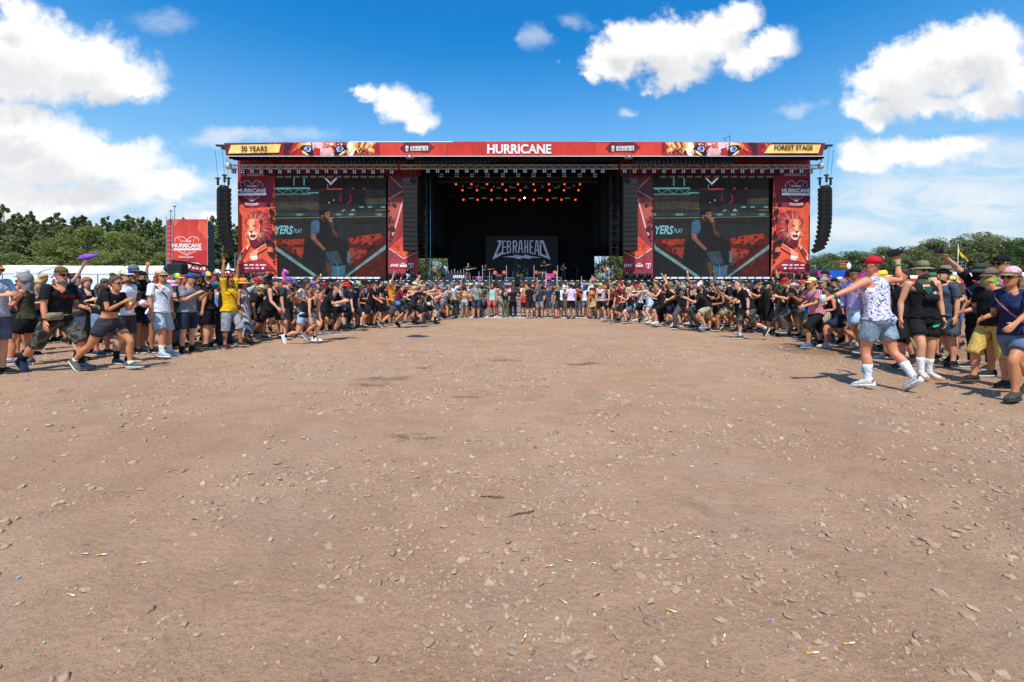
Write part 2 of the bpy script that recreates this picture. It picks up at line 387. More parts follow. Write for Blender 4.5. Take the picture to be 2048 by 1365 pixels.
def build_litter():
 orange = mat('filter_orange', (.62, .30, .07), .8, 0, .25, 80); paper = mat('cigarette_paper', (.66, .60, .52), .8, 0, .2, 90)
 spots = [(1100,1136,.3,'near the middle of the empty dirt, pair with a lighter one'), (1137,1124,-.4,''), (1187,1130,-.3,''), (1127,1211,-.8,''), (1344,1226,-.45,''), (1395,1074,.1,''),
             (1049,1283,1.1,''), (825,944,.4,''), (170,1109,0,''), (1700,1283,.15,''), (1448,1278,.9,''), (1415,1333,1.2,''), (1043,920,-.2,''), (285,1127,.35,''), (1627,1306,.1,''), (205,1113,.2,''), (143,1194,-.3,'')]
 where = ['nearer one of two pointing at each other mid-field', 'uppermost of the three close together mid-field', 'white end toward the left, rightmost of the three together', 'steeply tilted, alone below the group of three', 'long and bright, alone right of the middle',
             'lying almost level far right of the group', 'upright looking, close to the camera', 'small and far, below the dark damp patch', 'flat, far out on the left dirt', 'among grey stones at the lower right',
             'steep, lower right beside a stone', 'lowest of all near the picture edge', 'pale, far out in the middle of the dirt', 'right end raised, on the left dirt', 'beside white chips at the lower right', 'shorter twin right of another on the left', 'orange stub on stony ground at far left']
 f0 = MB().tube([(-.03, 0, .0045), (-.004, 0, .0045)], .0042, 7); p0 = MB().tube([(-.004, 0, .0045), (.014, 0, .0045), (.024, .002, .004)], [.0042, .0042, .003], 7)
 fm = f0.mesh('filter', orange, True); pm = p0.mesh('paper', paper, True)
 for (px, py, a, _), w in zip(spots, where):
  d = GD(py); x = (px-1024)/FP*d; z = float(hgt(x, d))
  t = thing('cigarette_butt', 'orange-tipped cigarette butt on the dirt, '+w, 'cigarette butt', (x, d, z+.004), a, 'cigarette butts trodden into the dirt')
  t.scale = (random.uniform(.62, 1.05), random.uniform(.8, 1), random.uniform(.6, 1)); link('filter', fm, t); link('paper', pm, t)
 rg = np.random.default_rng(5); cols = [(.8,.1,.2),(.85,.3,.45),(.1,.5,.75),(.75,.6,.08),(.2,.6,.4),(.35,.2,.6),(.5,.42,.36),(.85,.35,.1)]
 mats = [mat('confetti_%s' % k, c, .6, 0, 0) for k, c in zip('red pink blue yellow green violet white orange'.split(), cols)]
 b = MB()
 for i in range(420):
  y = sqrt(rg.uniform(1.4**2, 11**2)); x = rg.uniform(-1.15, 1.15)*y
  if x > .1*y and rg.uniform() < .45: continue
  s = rg.uniform(.003, .0075); a = rg.uniform(0, 6.3); z = float(hgt(x, y))+.006
  q = [(x+s*cos(a+k*pi/2)*(1.5 if k % 2 else 1), y+s*sin(a+k*pi/2)*(1.5 if k % 2 else 1), z+rg.uniform(0, .004)) for k in range(4)]
  b.raw(q, [(0, 1, 2, 3)], int(rg.integers(8)))
 tag(b.build('confetti', mats), kind='stuff')
 wood = mat('dry_twig', (.10, .07, .05), .8, 0, .3)
 for (px, py, L, a, w) in [(1045,1030,.17,.45,'dark straight twig lying on the dirt in mid-field'), (985,998,.16,-.08,'thin curved twig lying on the dirt beyond the straight one'), (935,795,.4,0,'pale long twig far out on the dirt')]:
  d = GD(py); x = (px-1024)/FP*d; z = float(hgt(x, d))+.008; r = .0045
  tw = MB().tube([(-L/2, 0, 0), (-L/6, .006, .004), (L/5, -.006, .003), (L/2, .004, .002)], [r*.6, r, r*.9, r*.5], 6)
  tw.tube([(L/5, -.006, .003), (L/3, .02, .008)], [r*.6, r*.25], 5)
  tag(tw.build('twig', wood, loc=(x, d, z), rot=(0, 0, a), smooth=True), w, 'twig')
 d = GD(674); cl = MB(); rg2 = random.Random(3); pts = []
 n = 18
 for i in range(7):
  for k in range(n):
   r = i/6; a = 2*pi*k/n
   pts.append((r*.36*cos(a)*(1+.2*sin(3*a)), r*.2*sin(a), .05*(1-r*r)*(.6+.4*sin(2.2*a+i))+.012))
 F = [(i*n+k, i*n+(k+1) % n, (i+1)*n+(k+1) % n, (i+1)*n+k) for i in range(6) for k in range(n)]
 cl.raw(pts, F)
 tag(cl.build('dropped_shirt', mat('navy_cloth_dropped', (.02, .024, .05), .85, 0, .3), loc=((834-1024)/FP*d, d, float(hgt((834-1024)/FP*d, d))), smooth=True), 'dark crumpled shirt lying flat on the open dirt before the left crowd', 'shirt')
build_litter()
# ------------------------------------------------------------------ printed graphics and lettering
class Print:
 """flat print on an upright sheet: polygons in photo-pixel units of the sheet's own plane, each a hair above the last"""
 def __init__(s, Y, led=False, z0=.004): s.Y = Y; s.b = MB(); s.pal = []; s.k = 0; s.led = led; s.z0 = z0
 def m(s, c):
  nm = ('led_%02x%02x%02x' if s.led else 'ink_%02x%02x%02x') % tuple(int(k) for k in c)
  col = lin(*c)
  mt = mat(nm, (.010, .010, .010), .8, 0, 0, emit=col, estr=.62, spec=.08, led=1) if s.led else print_mat(nm, col)
  if mt not in s.pal: s.pal.append(mt)
  return s.pal.index(mt)
 def poly(s, pts, c):
  y = s.Y-s.z0-s.k*.0005; s.k += 1
  P = [PX(px, py, s.Y) for px, py in pts]
  ar = sum(P[i].x*P[(i+1) % len(P)].z-P[(i+1) % len(P)].x*P[i].z for i in range(len(P)))
  if ar < 0: P = P[::-1]
  s.b.raw([(p.x, y, p.z) for p in P], [tuple(range(len(P)))], s.m(c)); return s
 def line(s, pts, w, c):
  for (a, b) in zip(pts, pts[1:]):
   dx, dy = b[0]-a[0], b[1]-a[1]; L = math.hypot(dx, dy) or 1; nx, ny = -dy/L*w/2, dx/L*w/2; ex, ey = dx/L*w*.35, dy/L*w*.35
   s.poly([(a[0]+nx-ex, a[1]+ny-ey), (b[0]+nx+ex, b[1]+ny+ey), (b[0]-nx+ex, b[1]-ny+ey), (a[0]-nx-ex, a[1]-ny-ey)], c)
  return s
 def ell(s, cx, cy, rx, ry, c, n=14, a0=0, a1=2*pi):
  return s.poly([(cx+rx*cos(a0+(a1-a0)*k/n), cy+ry*sin(a0+(a1-a0)*k/n)) for k in range(n)], c)
 def ring(s, cx, cy, rx, ry, w, c, a0=0, a1=2*pi, n=14):
  return s.line([(cx+rx*cos(a0+(a1-a0)*k/n), cy+ry*sin(a0+(a1-a0)*k/n)) for k in range(n+1)], w, c)
 def build(s, name, parent): return s.b.build(name, s.pal, parent)
def print_mat(nm, col):
 if (nm,) in _mc: return _mc[(nm,)]
 m = bpy.data.materials.new(nm); m.use_nodes = True; _mc[(nm,)] = m; n = NT(m.node_tree); p = m.node_tree.nodes['Principled BSDF']
 p.inputs['Roughness'].default_value = .65; p.inputs['Specular IOR Level'].default_value = .25
 o = n.add('ShaderNodeTexCoord').outputs['Object']
 st = n.vmath('MULTIPLY', o, (1.2, 1, .45))
 f = n.noise(st, .9, 8, .7, dist=.8)
 n.l.new(n.mix(n.maprange(f, .3, .7), tuple(k*.74 for k in col), clampc(tuple(k*1.18+.006 for k in col))), p.inputs['Base Color'])
 b = n.add('ShaderNodeBump', i_Strength=.35, i_Distance=.08, i_Height=n.noise(n.vmath('MULTIPLY', o, (1.0, 1, .6)), 2.2, 4, .55, dist=1.5))
 n.l.new(b.outputs[0], p.inputs['Normal'])
 return m
_txt = {}
def text_geo(s, bold=.0):
 if (s, bold) in _txt: return _txt[(s, bold)]
 cu = bpy.data.curves.new('lettering', 'FONT'); cu.body = s; cu.offset = bold; cu.resolution_u = 3
 ob = bpy.data.objects.new('lettering', cu); COL.objects.link(ob)
 dg = bpy.context.evaluated_depsgraph_get(); me = bpy.data.meshes.new_from_object(ob.evaluated_get(dg))
 V = np.array([v.co[:2] for v in me.vertices]); F = [tuple(p.vertices) for p in me.polygons]
 bpy.data.objects.remove(ob); bpy.data.curves.remove(cu); bpy.data.meshes.remove(me)
 V = (V-V.min(0))/(V.max(0)-V.min(0)); _txt[(s, bold)] = (V, F); return V, F
def lettering(s, box, Y, m, parent, bold=.02, up=.03, arc=0, slant=0, name='lettering'):
 V, F = text_geo(s, bold); x0, y0, x1, y1 = box; P = []
 for u, v in V:
  px = x0+(x1-x0)*u+slant*(v-.5)*(y1-y0); py = y1+(y0-y1)*v+arc*(1-(2*u-1)**2)
  p = PX(px, py, Y); P.append((p.x, Y-up, p.z))
 me = np_mesh(name, np.array(P), F, [m])
 if me.polygons[0].normal.y > 0: me.flip_normals()
 return link(name, me, parent)
INKW = print_mat('ink_white', (.8, .78, .76)); INKB = print_mat('ink_brown', lin(95, 35, 30)); INKM = print_mat('ink_maroon', lin(100, 30, 38))
def sheet(name, x0, y0, x1, y1, Y, col, parent, nx=24, nz=24, depth=.05, amp=.0):
 """a hung fabric sheet: thin box with a hem tube, slightly uneven edges"""
 b = MB(); a = PX(x0, y1, Y); c = PX(x1, y0, Y)
 b.box(a.x, Y, a.z, c.x, Y+depth, c.z)
 return b.build(name, print_mat('cloth_'+name+'_%02x%02x%02x' % tuple(int(k) for k in col), lin(*col)), parent)
# ------------------------------------------------------------------ trusses
def truss_between(name, p0, p1, s, m, parent=None, label=None, group=None, seg=None, r=.03, four=True):
 p0 = Vector(p0); p1 = Vector(p1); d = (p1-p0); L = d.length; d.normalize()
 up = Vector((0, 0, 1)) if abs(d.z) < .9 else Vector((0, 1, 0)); a = d.cross(up).normalized(); b = a.cross(d).normalized()
 t = thing(name, label, 'truss', p0, 0, group) if parent is None else parent
 off = p0 if parent is None else Vector((0, 0, 0))
 base = Vector((0, 0, 0)) if parent is None else p0
 cs = [(-1, -1), (1, -1), (1, 1), (-1, 1)]
 C = [[base+a*i*s/2+b*j*s/2, base+d*L+a*i*s/2+b*j*s/2] for i, j in cs]
 for q in C: MB().tube(q, r, 5).build('chord', m, t)
 lat = MB(); n = max(2, int(L/(seg or s*1.1)))
 for f in range(4):
  A = C[f]; Bq = C[(f+1) % 4]
  for k in range(n):
   q0 = A[0].lerp(A[1], k/n); q1 = Bq[0].lerp(Bq[1], (k+1)/n)
   if k % 2: q0 = Bq[0].lerp(Bq[1], k/n); q1 = A[0].lerp(A[1], (k+1)/n)
   lat.tube([q0, q1], r*.55, 4, caps=False)
   lat.tube([A[0].lerp(A[1], k/n), Bq[0].lerp(Bq[1], k/n)], r*.5, 4, caps=False)
 o = lat.build('lattice', m, t); o['kind'] = 'stuff'
 return t
# ------------------------------------------------------------------ the stage
YF = 43.6; YS = 46.0; YD = 45.4
DECK = EYE+(HZ-561.5)/FP*YD
st = thing('concert_stage', 'wide black covered festival stage standing beyond the crowd', 'stage', (0, YS, 0))
def spart(mb, name, m, **k):            # a part of the stage, given in world coordinates
 o = mb.build(name, m, st, **k); o.location = (0, -YS, 0); return o
xl = PX(473, 0, YS).x; xr = PX(1622, 0, YS).x
spart(MB().box(xl, YD, DECK-.25, xr, 66, DECK), 'deck', BLACK)
skirt = spart(MB().box(xl, YD+.1, 0, xr, YD+.2, DECK-.26), 'deck_skirt', BLACKC)
ztop = EYE+(HZ-284)/FP*YF; zf = EYE+(HZ-313)/FP*YF
xfl = PX(449, 0, YF).x; xfr = PX(1650, 0, YF).x
spart(MB().box(xfl, YF+.35, ztop-.35, xfr, 67, ztop-.05), 'roof', BLACK)
spart(MB().box(xfl+.1, YF+.15, zf+.05, xfr-.1, YF+.3, ztop-.2), 'roof_edge', BLACK)
spart(MB().box(xl, 65.6, DECK, xr, 66, ztop-.4), 'back_wall', BLACKC) if False else None
# black masking: side houses behind the screens, back cloth, wings open below
YB = 60.0
def px_box(x0, y0, x1, y1, Y, t): a = PX(x0, y1, Y); c = PX(x1, y0, Y); return (a.x, Y, a.z, c.x, Y+t, c.z)
spart(MB().box(*px_box(896, 300, 1189, 570, YB, .1)), 'back_cloth', BLACKC)
spart(MB().box(*px_box(700, 300, 897, 517, YB+.4, .1)), 'wing_cloth', BLACKC)
spart(MB().box(*px_box(1188, 300, 1380, 513, YB+.4, .1)), 'wing_cloth', BLACKC)
for s in (-1, 1):
 xi = PX(838, 0, YS).x-1.0 if s < 0 else PX(1243, 0, YS).x+.6
 xo = xl+.25 if s < 0 else xr-.25
 spart(MB().box(min(xi, xo), YS+.6, DECK, max(xi, xo), YS+.75, zf+1.2), 'side_cloth', BLACKC)
 spart(MB().box(xo-.06, YS+.76, 0, xo+.06, 66, zf+1.2), 'side_wall', BLACKC)
 spart(MB().box(xi-.05, YS+.76, DECK+4.3, xi+.05, 60, zf+1.2), 'inner_wing_cloth', BLACKC)
 for k in range(3):
  q = xi+s*-(.9+k*.15); yy = 50+k*3.4
  spart(MB().box(q-1.0, yy, DECK+4.2, q+1.0, yy+.06, zf+1.0), 'wing_leg_cloth', BLACKC)
# ceiling of the stage house
spart(MB().box(xl, YS+.8, zf+1.25, xr, 66, zf+1.4), 'ceiling_cloth', BLACKC)
# pleated black tarps gathered under the fascia
def tarp(x0, x1, y0, y1, sag):
 b = MB(); n = int((x1-x0)*1.2); V = []; F = []
 for i in range(n+1):
  px = x0+(x1-x0)*i/n; e = min(1, min(i, n-i)/n*12)
  for j in range(4):
   v = j/3; py = y0+(y1-y0)*v*(.55+.45*e)*(1+.12*sin(i*.7))
   p = PX(px+v*3, py, YF+.3); V.append((p.x, p.y+.12*sin(i*1.9+v)+.08*sin(i*.61), p.z))
 for i in range(n):
  for j in range(3): F.append((i*4+j, i*4+j+1, i*4+j+5, i*4+j+4))
 b.raw(V, F); return b
tp = mat('black_tarpaulin', (.012, .012, .012), .5, 0, .3, spec=.2)
for (a, b_, c) in ((455, 617, 320), (617, 1000, 327), (1000, 1250, 321), (1250, 1473, 329), (1473, 1645, 320)):
 spart(tarp(a, b_, 313.4, c+1, 0), 'gathered_tarpaulin', tp, smooth=True)
# red cloth band behind the front truss, above the screens
RB = print_mat('red_band', lin(150, 45, 40))
for (a, b_) in ((476, 842), (1240, 1620)):
 spart(MB().box(*px_box(a, 316, b_, 352, YS+.3, .05)), 'red_header_cloth', RB)
# corner masts of the stage house
for (px, Y) in ((846, 46.6), (1228, 46.6), (858, 52), (1214, 52)):
 p = PX(px, 0, Y); truss_between('x', (p.x, Y, DECK), (p.x, Y, zf+.9), .75, mat('dark_truss', (.05, .052, .055), .45, .6, .2), parent=None,
  label='dark lattice mast %s the stage opening' % {846: 'at the front left of', 1228: 'at the front right of', 858: 'deeper inside, left of', 1214: 'deeper inside, right of'}[px], group='stage masts').name = 'stage_mast'
bl = PX(861, 0, 46.4); MB().box(bl.x-.018, 46.35, DECK, bl.x+.018, 46.42, EYE+(HZ-350)/FP*46.4).build('blue_sling', mat('blue_strap', (.02, .17, .26), .6), None)
tag(bpy.data.objects['blue_sling'], 'long teal strap hanging down beside the left stage mast', 'strap')
# ------------------------------------------------------------------ roof fascia banners
FX = thing('roof_banner', 'long red printed banner along the front edge of the stage roof', 'banner', (0, YF, (zf+ztop)/2))
def fpart(o): o.parent = FX; o.location = Vector(o.location)-Vector((0, YF, (zf+ztop)/2)); return o
segs = [448, 552, 602, 664, 760, 893, 1018, 1190, 1330, 1437, 1530, 1651]
fcol = {0: (112, 38, 44)}
def ftop(x): return 286.5-3.0*(1-((x-1050)/600)**2)
for i, (a, b_) in enumerate(zip(segs, segs[1:])):
 c = (112, 38, 44) if i in (0, len(segs)-2) else ((205, 52, 42), (214, 62, 46), (199, 48, 40))[i % 3]
 P0 = [(a+.25, ftop(a)), (b_-.25, ftop(b_)), (b_-.25 - (6 if i == len(segs)-2 else 0), 312.6), (a+.25+(4 if i == 0 else 0), 312.6)]
 mb = MB(); v = [PX(x, y, YF) for x, y in P0]
 mb.raw([(p.x, YF, p.z) for p in v]+[(p.x, YF+.06, p.z) for p in v], [(3, 2, 1, 0), (4, 5, 6, 7), (0, 1, 5, 4), (1, 2, 6, 5), (2, 3, 7, 6), (3, 0, 4, 7)])
 fpart(mb.build('banner_sheet', print_mat('fascia_%d' % i, lin(*c)), None))
lip = MB(); a = PX(452, 313.6, YF); c = PX(1647, 312.5, YF); lip.box(a.x, YF-.05, a.z, c.x, YF+.04, c.z)
fpart(lip.build('lower_hem', WHITE, None))
for (x0, x1) in ((700, 905), (1178, 1260), (1450, 1640)):
 lip = MB(); a = PX(x0, ftop(x0)+.5, YF); c = PX(x1, ftop(x1)-.8, YF); lip.box(a.x, YF-.04, min(a.z, c.z), c.x, YF+.05, max(a.z, c.z)-.02)
 fpart(lip.build('upper_hem', WHITE, None))
def eyes_print(mx):
 p = Print(YF); f = (lambda x: x) if not mx else (lambda x: 2082-x)
 Z = lambda x, y: (f(440+x/6.4), 275+y/6.4)
 P = lambda pts, c: p.poly([Z(*q) for q in pts], c)
 rr = random.Random(4)
 cream = (250, 222, 150); pink = (238, 150, 150); red = (190, 32, 38); dark = (72, 20, 34); orange = (236, 120, 48); mag = (196, 40, 92)
 P([(640, 66), (2040, 66), (2040, 236), (640, 236)], (150, 34, 42))
 for k in range(70):                                 # sweeping shards of mane and fur
  x = rr.uniform(640, 2030); y = rr.uniform(70, 150); L = rr.uniform(60, 160); a = R(62) + rr.uniform(-.35, .35) + (0 if x < 1330 else -.1)
  dx = L*cos(a)*(-1 if x < 1000 else 1); y2 = min(234, y+L*sin(a)); w = rr.uniform(10, 34)
  cc = rr.choice([dark, red, orange, mag, (214, 60, 46), (120, 24, 40)] if x < 1000 or x > 1850 else [cream, pink, red, orange, (255, 240, 210), (214, 60, 46)])
  P([(x, y), (x+w, y), (min(2038, x+dx+w*.3), y2), (min(2036, x+dx), y2)], cc)
 P([(790, 66), (870, 66), (820, 236), (750, 236)], (140, 25, 45)); P([(820, 80), (930, 70), (900, 160), (870, 236), (810, 236)], dark)
 P([(920, 180), (1010, 70), (1180, 70), (1150, 110), (1040, 140), (940, 180)], orange); P([(1020, 90), (1130, 66), (1160, 66), (1170, 110)], cream)
 P([(960, 170), (1040, 140), (1080, 236), (960, 236)], red); P([(1180, 66), (1330, 66), (1310, 236), (1280, 236), (1285, 150), (1190, 130)], (250, 190, 200))
 P([(1190, 160), (1280, 160), (1270, 236), (1190, 236)], red); P([(1335, 66), (1480, 66), (1490, 120), (1400, 110), (1340, 150)], (235, 105, 70)); P([(1310, 150), (1430, 130), (1470, 236), (1320, 236)], (244, 170, 170))
 P([(1340, 80), (1470, 72), (1440, 110)], (250, 215, 190)); P([(1640, 66), (1800, 66), (1700, 236), (1640, 236), (1620, 150)], (252, 236, 200))
 for k in range(9): P([(1700+k*38, 66), (1730+k*38, 66), (1790+k*26, 180+rr.uniform(-20, 40)), (1700+k*30, 130)], rr.choice([cream, (250, 170, 90), (190, 60, 40), (246, 200, 120), (160, 30, 40)]))
 for k in range(90):
  x = rr.uniform(700, 1960); y = rr.uniform(68, 205); L = rr.uniform(25, 75); a = R(rr.choice([62, 70, 110, 118])); w = rr.uniform(4, 13)
  cc = rr.choice([dark, red, (170, 40, 44), (214, 84, 50)] if x < 1000 else [(214, 84, 60), (240, 150, 140), red, (250, 205, 185), (180, 44, 50)] if x < 1640 else [(232, 130, 60), (196, 60, 40), (246, 214, 160), (206, 84, 44), dark])
  P([(x, y), (x+w, y), (x+L*cos(a)+w*.3, min(234, y+L*sin(a))), (x+L*cos(a), min(234, y+L*sin(a)))], cc)
 for (ex, s) in ((1125, 1), (1540, -1)):
  P([(ex-105*s, 145), (ex-50*s, 105), (ex+30*s, 105), (ex+65*s, 150), (ex+75*s, 236), (ex+20*s, 236), (ex+5*s, 195), (ex-60*s, 178)], (28, 14, 22))
  P([(ex-75*s, 165), (ex-30*s, 190), (ex+20*s, 236), (ex-10*s, 236), (ex-60*s, 205)], (250, 215, 140))
  P([(ex-48*s, 150), (ex-20*s, 120), (ex+25*s, 120), (ex+48*s, 150), (ex+30*s, 190), (ex-15*s, 185)], (205, 200, 240))
  x, y = Z(ex, 152); p.ell(x, y, 4.6, 4.6, (84, 96, 196)); p.ell(x+1, y-1.6, 2.2, 2.0, (20, 22, 60)); p.ell(x-1.8, y-1, 1.2, 1.2, (225, 225, 255))
 if not mx:
  P([(110, 213), (150, 102), (785, 92), (762, 200)], (252, 206, 112)); P([(120, 196), (135, 160), (420, 206), (400, 207)], (255, 226, 160))
 else:
  P([(42, 208), (10, 98), (653, 98), (736, 208)], (252, 206, 112)); P([(400, 102), (650, 102), (690, 160)], (255, 226, 160))
 fpart(p.build('lion_eyes_print', None))
eyes_print(False); eyes_print(True)
for cx in (833, 1245):
 pp = Print(YF); pp.poly([(cx-34, 297), (cx-22, 285), (cx-4, 286), (cx+24, 285), (cx+36, 295), (cx+24, 307), (cx+4, 305), (cx-26, 306)], (112, 32, 40))
 pp.poly([(cx-34, 297), (cx-22, 285), (cx-6, 297), (cx-26, 306)], (96, 26, 36))
 pp.poly([(cx-12, 293), (cx+23, 292), (cx+23, 301.5), (cx-12, 302)], (236, 228, 222))
 pp.ell(cx-19, 295, 3.2, 3.6, (226, 216, 212)); pp.ell(cx-19, 301, 2.6, 2.6, (226, 216, 212)); pp.line([(cx-19, 293), (cx-18, 303)], 1.1, (150, 60, 70))
 fpart(pp.build('sponsor_print', None))
for cx in (833, 1245): fpart(lettering("BECK'S", (cx-10, 293.8, cx+21.5, 300.8), YF, INKM, None, .0, .09))
fpart(lettering('HURRICANE', (974.5, 289, 1102.5, 308.5), YF, INKW, None, .035, .06))
fpart(lettering('30 YEARS', (484, 293.5, 536, 304.5), YF, INKB, None, .02, .17))
fpart(lettering('FOREST STAGE', (1547, 291.5, 1624, 301.5), YF, INKB, None, .025, .17))
for px in (451, 1646):  # roof outriggers that carry the outer loudspeakers
 s = -1 if px < 1000 else 1; x0 = PX(px, 0, YF+.2).x; z = EYE+(HZ-291)/FP*(YF+.2)
 g = MB().box(min(x0-s*.5, x0+s*.95), YF+.2, z-.08, max(x0-s*.5, x0+s*.95), YF+.4, z+.08).box(x0+s*.2-.2, YF+.1, z-.35, x0+s*.2+.2, YF+.5, z-.02)
 spart(g, 'roof_outrigger', BLACK)
# ------------------------------------------------------------------ printed tower banners
def lion_banner(mx):
 Y = YS; f = (lambda x: x) if not mx else (lambda x: 2096-x)
 Z = lambda x, y: (f(460+x/5.93), 330+y/5.93)
 t = thing('tower_banner', ('tall red lion banner hanging %s video screen' % ('right of the right' if mx else 'left of the left')), 'banner', (PX(f(512), 0, Y).x, Y, DECK))
 def add(o): o.parent = t; o.location = Vector(o.location)-t.location; return o
 v = [PX(*Z(*q), Y) for q in ((88, -50), (520, -50), (560, 1355), (100, 1355))]
 if mx: v = [v[1], v[0], v[3], v[2]]
 mb = MB().raw([(p.x, Y, p.z) for p in v]+[(p.x, Y+.05, p.z) for p in v], [(3, 2, 1, 0), (4, 5, 6, 7), (0, 1, 5, 4), (1, 2, 6, 5), (2, 3, 7, 6), (3, 0, 4, 7)])
 add(mb.build('banner_sheet', print_mat('lion_cloth', lin(226, 88, 58)), None))
 p = Print(Y); rr = random.Random(12)
 P = lambda pts, c: p.poly([Z(*q) for q in pts], c)
 LN = lambda pts, w, c: p.line([Z(*q) for q in pts], w/5.93, c)
 P([(90, -50), (518, -50), (520, 160), (95, 150)], (150, 44, 50)); P([(100, 150), (525, 160), (490, 500), (180, 512), (95, 400)], (134, 34, 56)); P([(100, 150), (300, 155), (180, 330), (95, 380)], (112, 32, 48))
 P([(250, 30), (520, 20), (520, 140), (470, 130)], (90, 30, 36))  # this wedge and the top strip carry the roof's shade, painted in
 for k in range(26):
  x = rr.uniform(100, 470); y = rr.uniform(520, 1320); P([(x, y), (x+rr.uniform(20, 80), y+rr.uniform(-40, 30)), (x+rr.uniform(10, 60), y+rr.uniform(30, 120))], rr.choice([(240, 112, 70), (232, 84, 60), (248, 140, 84), (222, 76, 62)]))
 P([(175, 680), (200, 610), (262, 552), (340, 540), (430, 566), (482, 640), (500, 760), (486, 880), (440, 945), (352, 1002), (270, 968), (232, 900), (186, 800)], (150, 34, 52))
 P([(330, 800), (440, 860), (440, 945), (352, 1002), (262, 965), (240, 890), (300, 900)], (44, 16, 34))
 for k in range(190):
  a = rr.uniform(-2.9, 1.9); r0 = rr.uniform(70, 110); r1 = r0+rr.uniform(50, 125); cx, cy = 300, 740
  w = rr.uniform(.03, .09); b_ = a+rr.uniform(-.05, .32)
  if cx+r1*cos(b_) < 170: continue
  P([(cx+r0*cos(a), cy+r0*1.05*sin(a)), (cx+r0*cos(a+w), cy+r0*1.05*sin(a+w)), (cx+r1*cos(b_), cy+r1*1.15*sin(b_))],
          rr.choice([(238, 96, 88), (214, 48, 66), (246, 150, 110), (120, 26, 50), (250, 176, 140), (190, 40, 70), (232, 104, 60)]))
 P([(330, 690), (372, 628), (415, 660), (400, 720)], (190, 60, 60)); P([(350, 690), (375, 650), (398, 672), (380, 710)], (60, 20, 40))
 P([(200, 690), (250, 636), (330, 644), (366, 720), (356, 800), (322, 872), (262, 884), (214, 822), (188, 760)], (240, 128, 92))
 P([(235, 660), (300, 640), (290, 760), (255, 790), (240, 740)], (250, 176, 128)); P([(300, 655), (352, 690), (345, 760), (306, 770)], (222, 92, 80)); P([(195, 700), (225, 690), (222, 790), (192, 760)], (206, 80, 76))
 P([(214, 800), (262, 774), (330, 802), (322, 872), (272, 896), (240, 876)], (240, 170, 140)); P([(222, 806), (250, 790), (262, 822), (240, 840)], (252, 214, 196)); P([(276, 800), (322, 806), (312, 840), (272, 824)], (250, 206, 184)); P([(250, 876), (316, 870), (290, 908), (262, 902)], (250, 216, 200)); P([(236, 900), (330, 880), (350, 960), (290, 985), (246, 950)], (110, 24, 46))
 P([(232, 786), (282, 790), (260, 818)], (52, 20, 34)); P([(244, 836), (314, 830), (300, 866), (252, 862)], (48, 12, 26)); P([(262, 850), (296, 848), (288, 864)], (206, 70, 80))
 for (ex, ey) in ((216, 738), (298, 724)):
  x, y = Z(ex, ey); p.ell(x, y, 3.4, 2.0, (50, 18, 30)); p.ell(x, y, 1.9, 1.2, (222, 170, 70)); p.ell(x, y, .8, .9, (20, 10, 16))
 for k in range(5): LN([(322, 812+k*9), (372, 796+k*16)], 2, (250, 226, 214)); LN([(222, 812+k*7), (190, 800+k*10)], 2, (250, 226, 214))
 P([(232, 934), (240, 960), (215, 1010), (160, 1090), (140, 1136), (106, 1134), (108, 1092), (150, 1020)], (250, 170, 140)); P([(190, 985), (215, 1010), (150, 1100), (138, 1060)], (140, 40, 56)); P([(106, 1110), (140, 1100), (140, 1136), (106, 1134)], (255, 232, 214))
 P([(452, 918), (440, 985), (330, 1052), (336, 1116), (296, 1148), (246, 1118), (242, 1054), (320, 1000)], (248, 160, 124)); P([(450, 925), (440, 975), (340, 1040), (330, 1010)], (226, 84, 70))
 P([(246, 1090), (330, 1080), (334, 1118), (296, 1148), (252, 1122)], (255, 236, 222)); [P([(256+k*22, 1110), (268+k*22, 1108), (264+k*22, 1132)], (70, 30, 50)) for k in range(3)]
 P([(100, 1190), (250, 1140), (390, 1114), (522, 1218), (520, 1240), (310, 1258), (130, 1286), (105, 1250)], (140, 32, 52)); P([(250, 1140), (390, 1114), (522, 1218), (330, 1200)], (158, 42, 60))
 for k, (x, w) in enumerate(((172, 44), (238, 54), (312, 30), (362, 74))): P([(x, 1182), (x+w, 1182), (x+w, 1196 + (8 if k == 2 else 0)), (x, 1196)], (232, 214, 216))
 for x, w in ((172, 66), (255, 40), (314, 42)): P([(x, 1222), (x+w, 1222), (x+w, 1232), (x, 1232)], (232, 214, 216))
 x, y = Z(398, 1227); p.ell(x, y, 2.8, 2.1, (240, 230, 230))
 for k in range(46):                                    # black paint splatter down the inner edge
  y = rr.uniform(300, 1340); x = 505+rr.gauss(0, 16)+30*(y/1365)
  if x > 540: continue
  q, w = Z(x, y); p.ell(q, w, rr.uniform(.6, 3.4), rr.uniform(.8, 5.5), (40, 26, 32), 7)
 for (x, y, r) in ((455, 455, 5), (470, 920, 7), (500, 1060, 6), (462, 1046, 2.4), (448, 548, 2), (500, 560, 6), (520, 850, 6)):
  q, w = Z(x, y); p.ell(q, w, r, r*.8, (38, 26, 32), 9)
 WH = (240, 222, 222)
 LN([(152, 268), (132, 250), (152, 204), (226, 190), (272, 238), (318, 190), (378, 206), (404, 252), (386, 270)], 3.5, WH); LN([(172, 206), (200, 266)], 2.5, WH); LN([(362, 206), (336, 266)], 2.5, WH)
 LN([(178, 376), (270, 440), (362, 376)], 3.5, WH); LN([(240, 378), (270, 440), (300, 378)], 2.5, WH); LN([(270, 374), (270, 440)], 2.5, WH)
 P([(104, 342), (440, 338), (440, 366), (104, 370)], (242, 236, 234))
 P([(155, 110), (190, 110), (190, 138), (155, 138)], (170, 120, 124)); P([(212, 110), (415, 110), (415, 138), (212, 138)], (176, 140, 142))
 add(p.build('lion_print', None))
